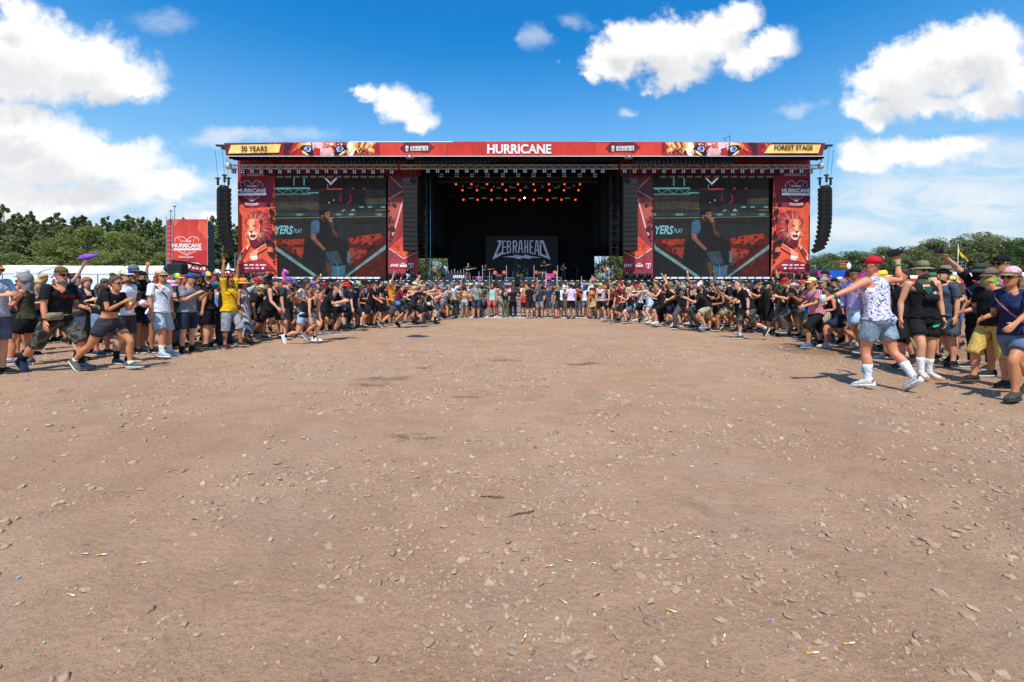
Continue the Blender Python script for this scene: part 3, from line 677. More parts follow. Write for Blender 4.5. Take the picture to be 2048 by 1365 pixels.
 def L(s, x0, y0, x1, y1, **k):
  a = Z(x0, y0); b_ = Z(x1, y1); add(lettering(s, (min(a[0], b_[0]), a[1], max(a[0], b_[0]), b_[1]), Y, k.pop('m', INKW), None, k.pop('bold', .03), .16, **k))
 L('HURRICANE', 104, 286, 438, 334); L('30 YEARS', 214, 248, 326, 268, bold=.02); L('STAYS FOREVER', 190, 452, 348, 480, bold=.02, arc=1.6); L("BECK'S", 222, 113, 408, 135, m=INKM)
 L('FESTIVAL 2026', 196, 346, 350, 360, m=INKM, bold=0) if False else None
 for k in range(12):                                   # black side ropes and eyelets
  pass
 return t
lion_banner(False); lion_banner(True)
def inner_banner(mx):
 Y = YS; f = (lambda x: x) if not mx else (lambda x: 2082-x)
 Z = lambda x, y: (f(430+x/4.707), 270+y/4.707)
 t = thing('inner_banner', 'narrow dark red banner between the %s video screen and the stage opening' % ('right' if mx else 'left'), 'banner', (PX(f(806), 0, Y).x, Y, DECK))
 def add(o): o.parent = t; o.location = Vector(o.location)-t.location; return o
 add(sheet('banner_sheet', min(f(776), f(836)), 352, max(f(776), f(836)), 556, Y, (140, 62, 62), None))
 p = Print(Y); P = lambda pts, c: p.poly([Z(*q) for q in pts], c); LN = lambda pts, w, c: p.line([Z(*q) for q in pts], w/4.707, c); rr = random.Random(3)
 P([(1632, 600), (1700, 560), (1900, 560), (1900, 1060), (1640, 1060)], (150, 58, 56)); P([(1632, 610), (1780, 585), (1700, 800), (1640, 760)], (176, 80, 72)); P([(1632, 390), (1905, 390), (1905, 560), (1632, 590)], (104, 60, 66))  # last polygon paints the roof's shade across the banner top
 LN([(1658, 400), (1782, 520), (1636, 606)], 12, (190, 140, 136)); LN([(1776, 590), (1690, 900), (1660, 960)], 14, (240, 176, 166))  # upper line drawn duller to match the painted shade
 P([(1640, 1070), (1775, 948), (1900, 1060), (1775, 1165)], (236, 96, 62)); P([(1640, 1070), (1775, 948), (1775, 1060)], (222, 76, 56)); LN([(1640, 1072), (1775, 1166), (1900, 1105)], 7, (240, 200, 196))
 LN([(1775, 1008), (1835, 1035), (1835, 1115), (1775, 1150), (1702, 1115), (1702, 1035), (1775, 1008)], 5, (150, 60, 56))
 for x in (1725, 1775): LN([(x, 1100), (x, 1035)], 5, (130, 50, 52)); [LN([(x-14, 1062+k*22), (x, 1045+k*22), (x+14, 1062+k*22)], 5, (130, 50, 52)) for k in range(2)]
 P([(1640, 1165), (1905, 1165), (1905, 1345), (1640, 1345)], (168, 52, 70)); P([(1640, 1300), (1780, 1345), (1640, 1345)], (120, 36, 52))
 for k in range(24):
  x = 1655+rr.gauss(0, 9); y = rr.uniform(640, 1000); q, w = Z(x, y); p.ell(q, w, rr.uniform(.6, 2.6), rr.uniform(.8, 4), (58, 34, 40), 7)
 for (x, y, r) in ((1693, 668, 4), (1672, 890, 6), (1660, 960, 3)): q, w = Z(x, y); p.ell(q, w, r, r, (56, 32, 40), 9)
 add(p.build('banner_print', None))
 xs = (782, 800, 817) if not mx else (1248, 1271, 1291)
 def L(s, a, b_, c, d, **k): add(lettering(s, (a, b_, c, d), Y, INKW, None, k.pop('bold', .02), .12, **k))
 L('EWE', xs[0], 528.5, xs[0]+15, 534.5, slant=.3, bold=.03); L('DAHLKE', xs[1], 529.5, xs[1]+15, 534.5, bold=.01) if False else L('PUMPS', xs[1], 529, xs[1]+15, 535, slant=.1) if False else None
 q = Print(Y, z0=.12); x = xs[2]; WHT = (238, 228, 230)
 q.poly([(x, 527), (x+10, 527), (x+10, 530.5), (x+8.6, 530.5), (x+8.2, 528.4), (x+6, 528.4), (x+6, 536.4), (x+7.4, 536.4), (x+7.4, 537.6), (x+2.6, 537.6), (x+2.6, 536.4), (x+4, 536.4), (x+4, 528.4), (x+1.8, 528.4), (x+1.4, 530.5), (x, 530.5)], WHT)
 q.poly([(x+.4, 532.4), (x+2.4, 532.4), (x+2.4, 534.2), (x+.4, 534.2)], WHT); q.poly([(x+7.6, 532.4), (x+9.6, 532.4), (x+9.6, 534.2), (x+7.6, 534.2)], WHT)
 for k in range(5): q.poly([(xs[1]+k*2.9, 529.5+(k % 2)), (xs[1]+2.2+k*2.9, 529.5), (xs[1]+2.4+k*2.9, 534.5), (xs[1]+.3+k*2.9, 534.8)], WHT)
 q.poly([(xs[1]+3, 526.6), (xs[1]+10, 526.6), (xs[1]+10, 527.8), (xs[1]+3, 527.8)], WHT)
 add(q.build('sponsor_print', None))
inner_banner(False); inner_banner(True)
# ------------------------------------------------------------------ video screens
def screen(mx):
 Y = YS+.1; dx = 0 if not mx else 757.5; x0, x1 = (549, 772) if not mx else (1307, 1537)
 t = thing('video_screen', 'large video screen %s of the stage showing a singer with a microphone' % ('right' if mx else 'left'), 'screen', (PX((x0+x1)/2, 0, Y).x, Y, DECK), group='video screens')
 def add(o): o.parent = t; o.location = Vector(o.location)-t.location; return o
 a = px_box(x0, 350, x1, 561, Y, .3); add(MB().box(*a).build('screen_frame', BLACK, None))
 p = Print(Y, True); kx = (x1-x0)/223.; Z = lambda x, y: (x0+(x/6.204+540-549)*kx, 340+y/6.204)
 P = lambda pts, c: p.poly([Z(max(56, min(1440, q[0])), q[1]) for q in pts], c); LN = lambda pts, w, c: p.line([Z(*q) for q in pts], w/6.204, c)
 G = (47, 48, 50); rr = random.Random(8); teal = (104, 170, 178); dk = (34, 33, 36)
 P([(56, 100), (1440, 100), (1440, 1350), (56, 1350)], G)
 P([(56, 100), (1440, 100), (1440, 245), (610, 240), (56, 215)], (28, 28, 31)); P([(56, 300), (490, 310), (600, 330), (610, 480), (56, 520)], (58, 56, 52)); P([(56, 395), (600, 400), (610, 470), (56, 480)], (82, 80, 70)); P([(1180, 365), (1440, 345), (1440, 430), (1185, 432)], (84, 82, 74))
 for k in range(9): P([(56, 340+k*18), (rr.uniform(200, 590), 340+k*18), (rr.uniform(200, 590), 344+k*18), (56, 345+k*18)], rr.choice([(70, 69, 64), (48, 48, 48), (92, 90, 80)]))
 P([(612, 240), (905, 232), (900, 500), (612, 520)], (44, 40, 44)); P([(905, 250), (1180, 250), (1180, 470), (905, 480)], (42, 38, 43))
 P([(56, 222), (495, 218), (495, 240), (56, 244)], teal); P([(56, 298), (495, 296), (495, 308), (56, 312)], (90, 150, 158)); P([(470, 280), (605, 278), (605, 294), (470, 296)], teal)
 for k in range(6): LN([(90+k*68, 298), (90+(k+1)*68, 240)] if k % 2 else [(90+k*68, 240), (90+(k+1)*68, 298)], 7, (96, 158, 166))
 for x in (298, 425): P([(x-8, 104), (x+8, 104), (x+8, 200), (x-8, 200)], (84, 150, 158))
 P([(710, 180), (722, 180), (722, 238), (710, 238)], (90, 150, 158))
 P([(715, 234), (905, 228), (895, 248), (715, 250)], (196, 70, 44)); P([(612, 238), (715, 234), (715, 248), (612, 246)], (120, 46, 40)); [P([(x, 226), (x+26, 226), (x+26, 240), (x, 240)], (204, 84, 50)) for x in (1015, 1155)]
 P([(676, 106), (700, 106), (755, 160), (812, 106), (838, 106), (756, 190)], (196, 206, 222)); P([(722, 106), (790, 106), (756, 138)], (120, 22, 28))
 LN([(884, 312), (872, 345), (880, 388)], 9, (196, 34, 84)); LN([(985, 310), (1005, 345), (1000, 390), (965, 425)], 11, (196, 34, 84))
 x, y = Z(734, 407); p.ell(x, y, 1.4, 1.4, (214, 214, 60)); x, y = Z(792, 378); p.ell(x, y, 1.8, 1.8, (130, 190, 200))
 for (x0_, x1_, yy) in ((56, 612, 556), (760, 1440, 552)): P([(x0_, yy-22), (x1_, yy-24), (x1_, yy+20), (x0_, yy+24)], (54, 68, 72))
 for x, w in ((60, 40), (370, 84), (850, 60), (1015, 60), (1360, 62)): P([(x-w/2, 545), (x+w/2, 543), (x+w/2, 566), (x-w/2, 568)], (106, 206, 220)); P([(x-w, 552), (x+w, 550), (x+w, 558), (x-w, 560)], (70, 130, 140))
 P([(1080, 455), (1440, 452), (1440, 474), (1080, 478)], (48, 66, 68)); [P([(x-26, 455), (x+26, 454), (x+26, 470), (x-26, 471)], (110, 214, 224)) for x in (1138, 1244, 1404)]
 P([(56, 598), (1440, 574), (1440, 584), (56, 608)], (150, 138, 88)); P([(56, 612), (1440, 590), (1440, 660), (56, 660)], (42, 42, 45)); P([(1312, 496), (1440, 494), (1440, 506), (1312, 508)], (150, 128, 70)); P([(450, 484), (610, 482), (610, 490), (450, 492)], (120, 116, 60))
 P([(875, 520), (920, 488), (962, 520)], (140, 170, 184)); P([(1000, 515), (1035, 482), (1068, 516)], (170, 190, 200)); P([(910, 520), (935, 498), (950, 520)], (60, 70, 80))
 P([(90, 860), (430, 850), (410, 1105), (240, 1020), (66, 900)], (120, 34, 30)); P([(120, 872), (430, 858), (420, 920), (260, 940), (160, 905)], (192, 66, 44)); P([(250, 955), (420, 960), (408, 1100), (300, 1040)], (196, 74, 52))
 P([(972, 845), (1400, 800), (1440, 860), (1440, 1340), (1100, 1350), (985, 1000)], (112, 30, 30)); P([(975, 850), (1130, 820), (1370, 790), (1390, 840), (1260, 900), (1290, 930), (1000, 915)], (196, 66, 46)); P([(985, 970), (1210, 1000), (1190, 1060), (1100, 1110), (1000, 1100)], (192, 72, 54))
 for k in range(58):
  x = rr.choice([rr.uniform(110, 415), rr.uniform(985, 1400), rr.uniform(985, 1400)]); y = rr.uniform(820, 1080); w = rr.uniform(12, 60); P([(x, y), (x+w, y-rr.uniform(0, 25)), (x+w*.8, y+rr.uniform(4, 26)), (x+w*.2, y+rr.uniform(10, 34))], rr.choice([(36, 30, 32), (44, 32, 32), (90, 30, 28)]))
 P([(1110, 1100), (1440, 900), (1440, 1340), (1050, 1350)], (92, 28, 30)); [P([(x, y), (x+90, y-50), (x+60, y+30)], (120, 34, 34)) for x, y in ((1180, 1180), (1300, 1100), (1230, 1280), (1340, 1220), (1120, 1260))]
 P([(66, 990), (300, 1110), (590, 1310), (600, 1350), (66, 1350)], (36, 35, 38))
 sk = (150, 100, 82); sk2 = (104, 68, 58)
 P([(520, 640), (640, 600), (720, 640), (830, 700), (850, 850), (960, 880), (985, 1000), (960, 1180), (880, 1170), (800, 1110), (690, 1060), (640, 1330), (380, 1335), (410, 1060), (440, 900), (510, 800)], dk)
 P([(515, 650), (560, 620), (612, 628), (622, 720), (600, 790), (560, 800), (510, 785)], (66, 104, 140))
 for k in range(7): LN([(512, 675+k*18), (560, 655+k*18), (614, 668+k*18)], 5, (104, 148, 180))
 P([(510, 785), (570, 795), (580, 850), (650, 930), (700, 985), (672, 1005), (600, 940), (530, 870), (508, 850)], sk); P([(530, 800), (560, 800), (570, 860), (545, 865)], (176, 122, 100))
 P([(625, 560), (680, 505), (740, 510), (752, 560), (745, 600), (720, 640), (670, 640), (632, 600)], sk); P([(700, 530), (745, 540), (745, 600), (715, 630), (700, 590)], (176, 124, 104)); P([(612, 560), (620, 505), (690, 485), (745, 495), (745, 518), (690, 530), (668, 570), (640, 560), (634, 600), (620, 590)], (22, 20, 22))
 P([(668, 575), (690, 590), (720, 605), (728, 640), (690, 650), (650, 615)], (60, 42, 40)); LN([(705, 545), (735, 543)], 6, (40, 28, 28)); P([(700, 552), (730, 552), (728, 562), (704, 562)], (60, 40, 38))
 P([(725, 640), (730, 598), (790, 590), (806, 615), (790, 660), (800, 740), (850, 800), (838, 850), (780, 790), (762, 700)], sk2); P([(732, 600), (785, 592), (800, 618), (770, 650), (738, 640)], (182, 128, 106)); P([(770, 612), (806, 606), (806, 630), (775, 634)], (26, 24, 26))
 P([(690, 1020), (850, 1010), (900, 1160), (760, 1180), (720, 1100)], (64, 84, 100)); P([(960, 1010), (1000, 1010), (1000, 1160), (960, 1150)], (90, 132, 144)); P([(700, 1150), (760, 1150), (755, 1330), (725, 1330)], (110, 72, 60)); P([(1045, 1080), (1090, 1020), (1105, 1050), (1060, 1130), (990, 1200), (975, 1170)], (112, 72, 60))
 P([(765, 1180), (860, 1180), (970, 1180), (930, 1270), (850, 1340), (780, 1335)], (54, 72, 90)); [LN([(770, 1200+k*24), (845, 1225+k*24), (935, 1190+k*22)], 9, (96, 168, 206)) for k in range(6)]; LN([(845, 1190), (850, 1330)], 10, (100, 170, 206)); LN([(775, 1065), (845, 1200)], 7, (80, 130, 150))
 P([(1440, 930), (1440, 985), (940, 1345), (905, 1345)], (130, 176, 182)); P([(60, 905), (80, 950), (600, 1318), (585, 1350), (64, 990)], (130, 176, 182))
 add(p.build('picture', None))
 lm = mat('led_letter', (.02, .02, .02), .5, 0, 0, emit=lin(120, 184, 194), estr=.8)
 for s, b_, bo in (('YERS', (62, 700, 288, 808), .03), ('PLAY', (304, 732, 402, 786), .0)):
  q0 = Z(b_[0], b_[1]); q1 = Z(b_[2], b_[3]); add(lettering(s, (q0[0], q0[1], q1[0], q1[1]), Y, lm, None, bo, .09, slant=.18 if bo else .05, arc=-1.2 if bo else 0))
screen(False); screen(True)
# band backdrop with the band's name
def band_screen():
 Y = 58.0; t = thing('band_backdrop', 'dark screen with the glowing band name behind the drummer', 'screen', (PX(1043, 0, Y).x, Y, DECK))
 def add(o): o.parent = t; o.location = Vector(o.location)-t.location; return o
 add(MB().box(*px_box(971, 472, 1116, 556, Y, .15)).build('screen_panel', mat('backdrop_panel', (.010, .010, .013), .6, 0, .2, 1), None))
 p = Print(Y, True); Z = lambda x, y: (900+x/6.203, 440+y/6.203); c = (132, 140, 178); w = 14.5/6.203
 L = lambda pts: p.line([Z(*q) for q in pts], w, c)
 P = lambda pts: p.poly([Z(*q) for q in pts], c)
 P([(588, 256), (644, 256), (634, 300), (572, 438), (640, 398), (638, 438), (526, 494), (612, 282), (596, 282)])
 L([(690, 266), (656, 266), (652, 424)]); L([(654, 340), (684, 338)]); L([(652, 424), (690, 414)])
 L([(712, 414), (712, 266), (746, 268), (752, 296), (736, 330), (752, 352), (748, 398), (712, 414)]); L([(712, 332), (738, 330)])
 L([(786, 408), (786, 266), (820, 266), (828, 300), (820, 334), (788, 338)]); L([(806, 340), (828, 404)])
 L([(852, 406), (868, 262), (884, 262), (900, 406)]); L([(862, 356), (892, 356)])
 L([(930, 408), (930, 260)]); L([(962, 408), (962, 260)]); L([(930, 336), (962, 336)])
 L([(1030, 264), (996, 264), (996, 410), (1034, 420)]); L([(996, 336), (1022, 338)])
 L([(1052, 424), (1068, 264), (1084, 264), (1102, 436)]); L([(1060, 372), (1094, 378)])
 P([(1112, 256), (1158, 256), (1248, 496), (1112, 440)]);
 p.poly([Z(1132, 286), Z(1142, 286), Z(1200, 452), Z(1132, 420)], (14, 14, 18))
 P([(652, 458), (806, 446), (790, 430), (930, 452), (916, 428), (1030, 456), (1142, 470), (986, 470), (1010, 488), (868, 468), (892, 492), (790, 470)])
 add(p.build('band_name', None))
band_screen()
# ------------------------------------------------------------------ front truss and lamps
TR = mat('silver_truss', (.56, .57, .60), .32, .85, .15)
YT = 44.6
def z_at(py, Y): return EYE+(HZ-py)/FP*Y
for (a, b_, w) in ((452, 796, 'over the left video screen'), (800, 846, 'short piece over the left inner banner'), (846, 1237, 'over the stage opening'), (1241, 1277, 'short piece over the right inner banner'), (1280, 1640, 'over the right video screen')):
 p0 = PX(a, 334.5, YT); p1 = PX(b_, 334.5, YT); truss_between('front_truss', p0, p1, .34, TR, label='silver front truss span '+w, group='front truss spans', seg=.42, r=.028)
p0 = PX(876, 360, 47.5); p1 = PX(1195, 360, 47.5); truss_between('inner_truss', p0, p1, .5, mat('dark_truss', (.05, .052, .055)), label='dark lamp truss just inside the stage opening under the front truss', seg=.7, r=.03)
MB_ = MB().box(-.5, -.4, -.1, .5, .4, .1, bev=.04);
def lamp_protos():
 body = MB().box(-.34, -.1, -.34, .34, .16, .34, bev=.05).box(-.38, .0, -.05, -.34, .08, .5).box(.34, .0, -.05, .38, .08, .5).box(-.38, 0, .46, .38, .08, .5)
 lens = MB()
 for i in (-1, 1):
  for j in (-1, 1):
   lens.tube([(i*.16, -.10, j*.16), (i*.16, -.125, j*.16)], .105, 8)
 return body.mesh('lamp_body', BLACK), lens.mesh('lens_cluster', mat('lamp_lens', (.75, .76, .78), .25, .2, 0))
LB, LL = lamp_protos()
def cell_lamp(px, py, Y, s, label, group):
 p = PX(px, py, Y); t = thing('four_cell_lamp', label, 'stage lamp', p, 0, group); t.scale = (s, s, s)
 link('lamp_body', LB, t); o = link('lens_cluster', LL, t); return t
for k in range(18): cell_lamp(467.5+k*18.6, 343+(1.2 if k % 2 else 0), YT, .62, 'small black four-cell lamp in the row above the left screen', 'four-cell lamps above the left screen')
for k in range(19): cell_lamp(856+k*19.4, 342.5, YT, .62, 'small black four-cell lamp in the upper row over the stage opening', 'four-cell lamps over the stage opening')
for k in range(20): cell_lamp(1249+k*19.6, 343, YT, .62, 'small black four-cell lamp in the row above the right screen', 'four-cell lamps above the right screen')
for k in range(11): cell_lamp(883+k*30.7, 351.5, 46.6, .70, 'bright four-cell lamp in the lower row over the stage opening', 'lower four-cell lamps')
# flood panels: hanging row above and standing row below each screen
fb = MB().box(-.40, -.03, -.13, .40, .06, .13, bev=.02).box(-.03, .0, .1, .03, .04, .34); fl = MB().box(-.36, -.045, -.10, .36, -.032, .10)
shear = lambda mb: [mb.V.__setitem__(i, (v[0]+v[2]*.5, v[1], v[2])) for i, v in enumerate(mb.V)]
shear(fb); shear(fl); FBm = fb.mesh('flood_body', BLACK); FLm = fl.mesh('flood_glass', mat('flood_glass', (.62, .62, .60), .3, .1, .1)); FLd = fl.mesh('flood_glass', mat('dim_flood_glass', (.20, .19, .165), .3, .1, .2))
def flood(px, py, Y, up, label, group):
 p = PX(px, py, Y); t = thing('flood_panel', label, 'stage lamp', p, 0, group); t.scale = (.9, 1, .9); t.rotation_euler = (R(-18 if up else 14), 0, 0)
 link('flood_body', FBm, t, rot=(0, R(180), 0) if up else None); link('flood_glass', FLm if up else FLd, t)
for side, x0, st_ in (('left', 551, 14.45), ('right', 1317, 15.4)):
 for k in range(15): flood(x0+k*st_, 556.5, YD+.25, True, 'slanted pale flood panel in the row along the foot of the %s screen' % side, 'flood panels under the %s screen' % side)
 for k in range(13): flood(x0+9+k*(st_+2.3), 354, YS-.3, False, 'dim flood panel hanging in the row along the top of the %s screen' % side, 'flood panels above the %s screen' % side)
# moving heads standing in front of the banners
def moving_head():
 b = MB().box(-.22, -.22, 0, .22, .22, .16, bev=.03).box(-.26, -.08, .14, -.19, .08, .62, bev=.02).box(.19, -.08, .14, .26, .08, .62, bev=.02)
 h = MB().tube([(0, .16, .28), (0, .05, .42), (0, -.14, .70)], [.12, .19, .17], 10); l = MB().tube([(0, -.14, .70), (0, -.15, .715)], .14, 10)
 return b.mesh('yoke', BLACK), h.mesh('lamp_head', BLACK, True), l.mesh('lens', mat('dark_lens', (.10, .10, .11), .1, .4, 0))
MH = moving_head()
for (side, xs) in (('left lion', (494, 510, 527, 542)), ('left inner', (782, 797, 811, 826)), ('right inner', (1253, 1267, 1282, 1297)), ('right lion', (1550, 1565, 1580, 1596, 1611))):
 for k, x in enumerate(xs):
  p = PX(x, 0, YD+.4); t = thing('moving_head_lamp', 'black moving head lamp standing in front of the %s banner' % side, 'stage lamp', (p.x, YD+.4, DECK), R(random.uniform(-20, 20)), 'moving heads before the %s banner' % side); t.scale = (1.15, 1.15, 1.1)
  link('yoke', MH[0], t); link('lamp_head', MH[1], t); link('lens', MH[2], t)
# red beam lamps deep in the roof, in three rows, lit
redm = mat('red_glow', (.3, .02, .01), .4, 0, 0, emit=(1, .10, .035), estr=1.3); whm = mat('white_glow', (.8, .8, .8), .4, 0, 0, emit=(1, .97, .95), estr=9)
hb = MB().tube([(0, .3, .1), (0, 0, 0)], [.16, .22], 10).box(-.28, .08, 0, -.22, .2, .5).box(.22, .08, 0, .28, .2, .5).box(-.28, .08, .44, .28, .2, .5).mesh('lamp_head', BLACK, True)
hl = MB().tube([(0, -.005, 0), (0, -.03, -.004)], .20, 12).mesh('lens', redm); hw = MB().tube([(0, -.005, 0), (0, -.03, -.004)], .10, 12).mesh('lens', whm)
Y = 52.0; rw = {'first': (369, [912+k*31 for k in range(9)]), 'second': (381, [925+k*29 for k in range(9)]), 'third': (400, [927+k*28 for k in range(9)])}
for r, (py, xs) in rw.items():
 for x in xs:
  p = PX(x, py, Y); t = thing('red_beam_lamp', 'lit red lamp in the %s row from the top under the stage roof' % r, 'stage lamp', p, 0, 'red lamps, %s row' % r); t.scale = (.58,)*3; link('lamp_head', hb, t); link('lens', hl, t)
p = PX(1049, 396.5, Y); t = thing('white_beam_lamp', 'single lit white lamp among the red lamps under the stage roof', 'stage lamp', p); link('lamp_head', hb, t); link('lens', hw, t)
sb = MB().box(-.3, -.05, -.08, .3, .05, .08).mesh('lamp_bar', GREYM)
for py, xs in ((376, (940, 966, 997, 1026, 1052, 1112, 1137)), (397, (943, 969, 997, 1026, 1080, 1109, 1134))):
 for x in xs: tag(link('strip_lamp', sb, None, PX(x, py, Y-.3)), 'small grey strip lamp between the rows of red lamps', 'stage lamp', 'grey strip lamps under the roof')
sp = MB().tube([(0, 0, 0), (0, -.12, -.5)], [.12, .14], 8).mesh('spot_can', GREYM, True)
for k, x in enumerate((929, 957, 989, 1021, 1051, 1083, 1115, 1144)): tag(link('spot_can', sp, None, PX(x, 368, Y-.2), (0, R(40-12*k), 0)), 'grey spotlight can hanging in the topmost lamp row', 'stage lamp', 'grey spotlight cans')
for py in (366, 378, 396):
 p0 = PX(895, py-3.5, Y+.5); p1 = PX(1180, py-3.5, Y+.5); truss_between('lamp_truss', p0, p1, .34, BLACK, label='black truss carrying the %s row of red lamps' % {366: 'first', 378: 'second', 396: 'third'}[py], group='lamp trusses', seg=.9, r=.025)
# ------------------------------------------------------------------ line arrays
def line_array(px, py, n, W, H, D, yaw, ang, label, Y, cab):
 p = PX(px, py, Y); t = thing('line_array', label, 'loudspeaker', p, yaw, 'line arrays'); Z = Vector((0, 0, 0))
 body = MB(); body.raw([(-W/2, -D*.45, -H), (W/2, -D*.45, -H), (W*.42, D*.55, -H*.86), (-W*.42, D*.55, -H*.86), (-W/2, -D*.45, 0), (W/2, -D*.45, 0), (W*.42, D*.55, -H*.14), (-W*.42, D*.55, -H*.14)], [(3, 2, 1, 0), (4, 5, 6, 7), (1, 2, 6, 5), (2, 3, 7, 6), (3, 0, 4, 7), (0, 1, 5, 4)])
 for s in (-1, 1): body.box(s*W*.47-.02, -D*.1, -H*.95, s*W*.47+.02, D*.25, H*.02)
 bm_ = body.mesh('speaker_cabinet', cab)
 gr = MB()
 for s in (-1, 1): gr.box(s*W*.25-W*.21, -D*.45-.018, -H*.93, s*W*.25+W*.21, -D*.45-.002, -H*.07)
 gm = gr.mesh('grille', mat('grille', (.024, .023, .023), .8, 0, .25, 30, spec=.12))
 y = 0; z = 0; a = 0
 for k in range(n):
  c = link('speaker_cabinet', bm_, t, (0, y, z), (-a, 0, 0)); link('grille', gm, c)
  y += sin(a)*H*1.02*1.0; z -= cos(a)*H*1.02; a += R(ang*(k/n)**1.6)
 MB().box(-W*.5, -D*.3, .04, W*.5, -D*.2, .16).box(-W*.5, D*.25, .04, W*.5, D*.35, .16).box(-.06, -D*.3, .16, .06, D*.4, .30).build('fly_frame', BLACK, t)
 return t, p
GRB = mat('speaker_black', (.018, .017, .017), .75, 0, .25, 8, spec=.15)
for (px, yaw, w) in ((447, -50, 'left'), (1651, 50, 'right')):
 t, p = line_array(px, 377, 14, 1.55, .435, 1.05, R(yaw), 7.5, 'curved hanging line array beyond the %s lion banner' % w, 44.6, GRB)
 s = -1 if px < 1000 else 1
 for k, dx in enumerate((-.55, .1, .5)):
  x = p.x+dx; z0 = p.z+.25; zt = z_at(291, YF)
  h = thing('chain_hoist', 'black chain hoist above the %s line array, %s' % (w, ('nearest the picture edge' if k == (0 if s < 0 else 2) else 'middle one' if k == 1 else 'nearest the stage')), 'hoist', (x, 44.6, z0+.55+.3*(k % 2)), 0, 'chain hoists')
  MB().box(-.09, -.09, -.5, .09, .09, .2, bev=.03).box(-.25, -.06, .12, .22, .06, .26, bev=.02).build('motor', BLACK, h)
  MB().tube([(0, 0, .2), (0, -.4, zt-z0-.85)], .018, 4).build('chain', BLACK, h); MB().tube([(0, 0, -.5), (0, 0, -.9)], .02, 4).build('hook_chain', BLACK, h)
for (px, w) in ((822, 'left'), (1259, 'right')):
 t, p = line_array(px, 362, 15, 1.42, .455, .9, 0, 1.2, 'straight hanging line array in front of the %s inner banner' % w, 44.9, GRB)
 h = thing('chain_hoist', 'black chain hoist above the %s inner line array' % w, 'hoist', (p.x, 44.9, p.z+.9), 0, 'chain hoists')
 MB().box(-.12, -.12, -.4, .12, .12, .3, bev=.03).build('motor', BLACK, h); MB().tube([(0, 0, .3), (0, 0, z_at(314, 44.9)-p.z-.9)], .02, 4).build('chain', BLACK, h); MB().tube([(0, 0, -.4), (0, 0, -.7)], .02, 4).build('hook_chain', BLACK, h)
 g = MB()
 for q in range(4): g.tube([(p.x-.5+.33*q, 44.95, p.z-6.9), (p.x-.4+.2*q, 45, p.z-8.3), (p.x+.2+.05*q, 45.1, DECK+.1)], .022, 4)
 tag(g.build('cable_bundle', BLACK), 'black cables hanging below the %s inner line array' % w, 'cable')
 tag(MB().lathe([(.35, 0), (.42, .12), (.3, .3), (.05, .34)], 10).build('roof_dish', GREYM, loc=PX(px-2, 319, YF-.1)), 'grey pulley block under the roof edge above the %s inner line array' % w, 'pulley')
# weather masts on the roof, small lamps at the truss ends
m_ = MB().tube([(0, 0, 0), (0, 0, .75)], .02, 5).tube([(-.55, 0, .3), (.05, 0, .5)], .03, 5).tube([(-.6, 0, .28), (-.4, 0, .05)], .025, 5)
tag(m_.build('wind_gauge', BLACK, loc=PX(1460, 283.5, YF+.3)), 'small weather mast on the roof above the right lion eyes', 'weather mast')
for px, w in ((1638+4, 'right'), (457, 'left')):
 tag(MB().ball((0, 0, 0), (.32, .25, .34), 10, 6).tube([(0, 0, .3), (0, 0, .9)], .03, 5).build('work_lamp', mat('lamp_housing', (.5, .47, .40), .5), loc=PX(px, 332, YF+.6), smooth=True), 'pale round work lamp at the %s end of the front truss' % w, 'lamp')
# ------------------------------------------------------------------ on the deck: logo strip, backline
strip = MB().box(*px_box(842, 562.2, 1240, 574.5, YD-.02, .03)); spart(strip, 'front_strip', mat('front_strip', (.03, .03, .032), .5, 0, .2))
pr = Print(YD-.03); rr = random.Random(2)
for x in [k for k in range(852, 1236, 26)]:
 w = rr.uniform(8, 18); pr.poly([(x, 566.2), (x+w, 566.2), (x+w, 570), (x, 570)], rr.choice([(206, 206, 208), (180, 180, 184), (150, 40, 48)]))
 [pr.poly([(x+.6+k*2.2, 567), (x+1.4+k*2.2, 567), (x+1.4+k*2.2, 569.4), (x+.6+k*2.2, 569.4)], (40, 40, 44)) for k in range(int(w/2.3))]
o = pr.build('logo_strip_print', st); o.location = (0, -YS, 0)
edge = MB()
for x in range(480, 1620, 13): q = PX(x+random.uniform(-2, 2), 561.8, YD-.06); edge.box(q.x-.11, q.y, q.z-.03, q.x+.11, q.y+.04, q.z+.03)
o = spart(edge, 'edge_lights', mat('edge_light', (.7, .7, .7), .3)); o['kind'] = 'stuff'
pinkm = mat('magenta_panel', (.65, .05, .25), .5, 0, .05)
def on_deck(px, Y): return (PX(px, 0, Y).x, Y, DECK)
def riser(px, w, d, h, Y, label):
 t = thing('stage_riser', label, 'riser', on_deck(px, Y), 0, 'stage risers'); MB().box(-w/2, -d/2, h-.08, w/2, d/2, h).build('top', GREYM, t)
 for i in (-1, 1): MB().box(i*(w/2-.05)-.03, -d/2+.02, 0, i*(w/2-.05)+.03, -d/2+.08, h-.085).build('leg', GREYM, t); MB().box(i*(w/2-.05)-.03, d/2-.08, 0, i*(w/2-.05)+.03, d/2-.02, h-.085).build('leg', GREYM, t)
 MB().box(-w/2+.09, -d/2+.02, h*.35, w/2-.09, -d/2+.05, h*.42).build('rail', GREYM, t); return t
riser(1019, 1.1, .8, .42, 49, 'low grey riser left of the drum kit'); riser(1062, 1.2, .8, .42, 49, 'low grey riser right of the drum kit'); riser(1040, 2.8, 2.4, .38, 52, 'wide drum riser under the drum kit'); riser(965, 2.2, .8, .55, 50, 'grey riser behind the second guitarist at the left'); riser(1104, 2.0, .8, .5, 50.5, 'grey riser right of centre under the pink case')
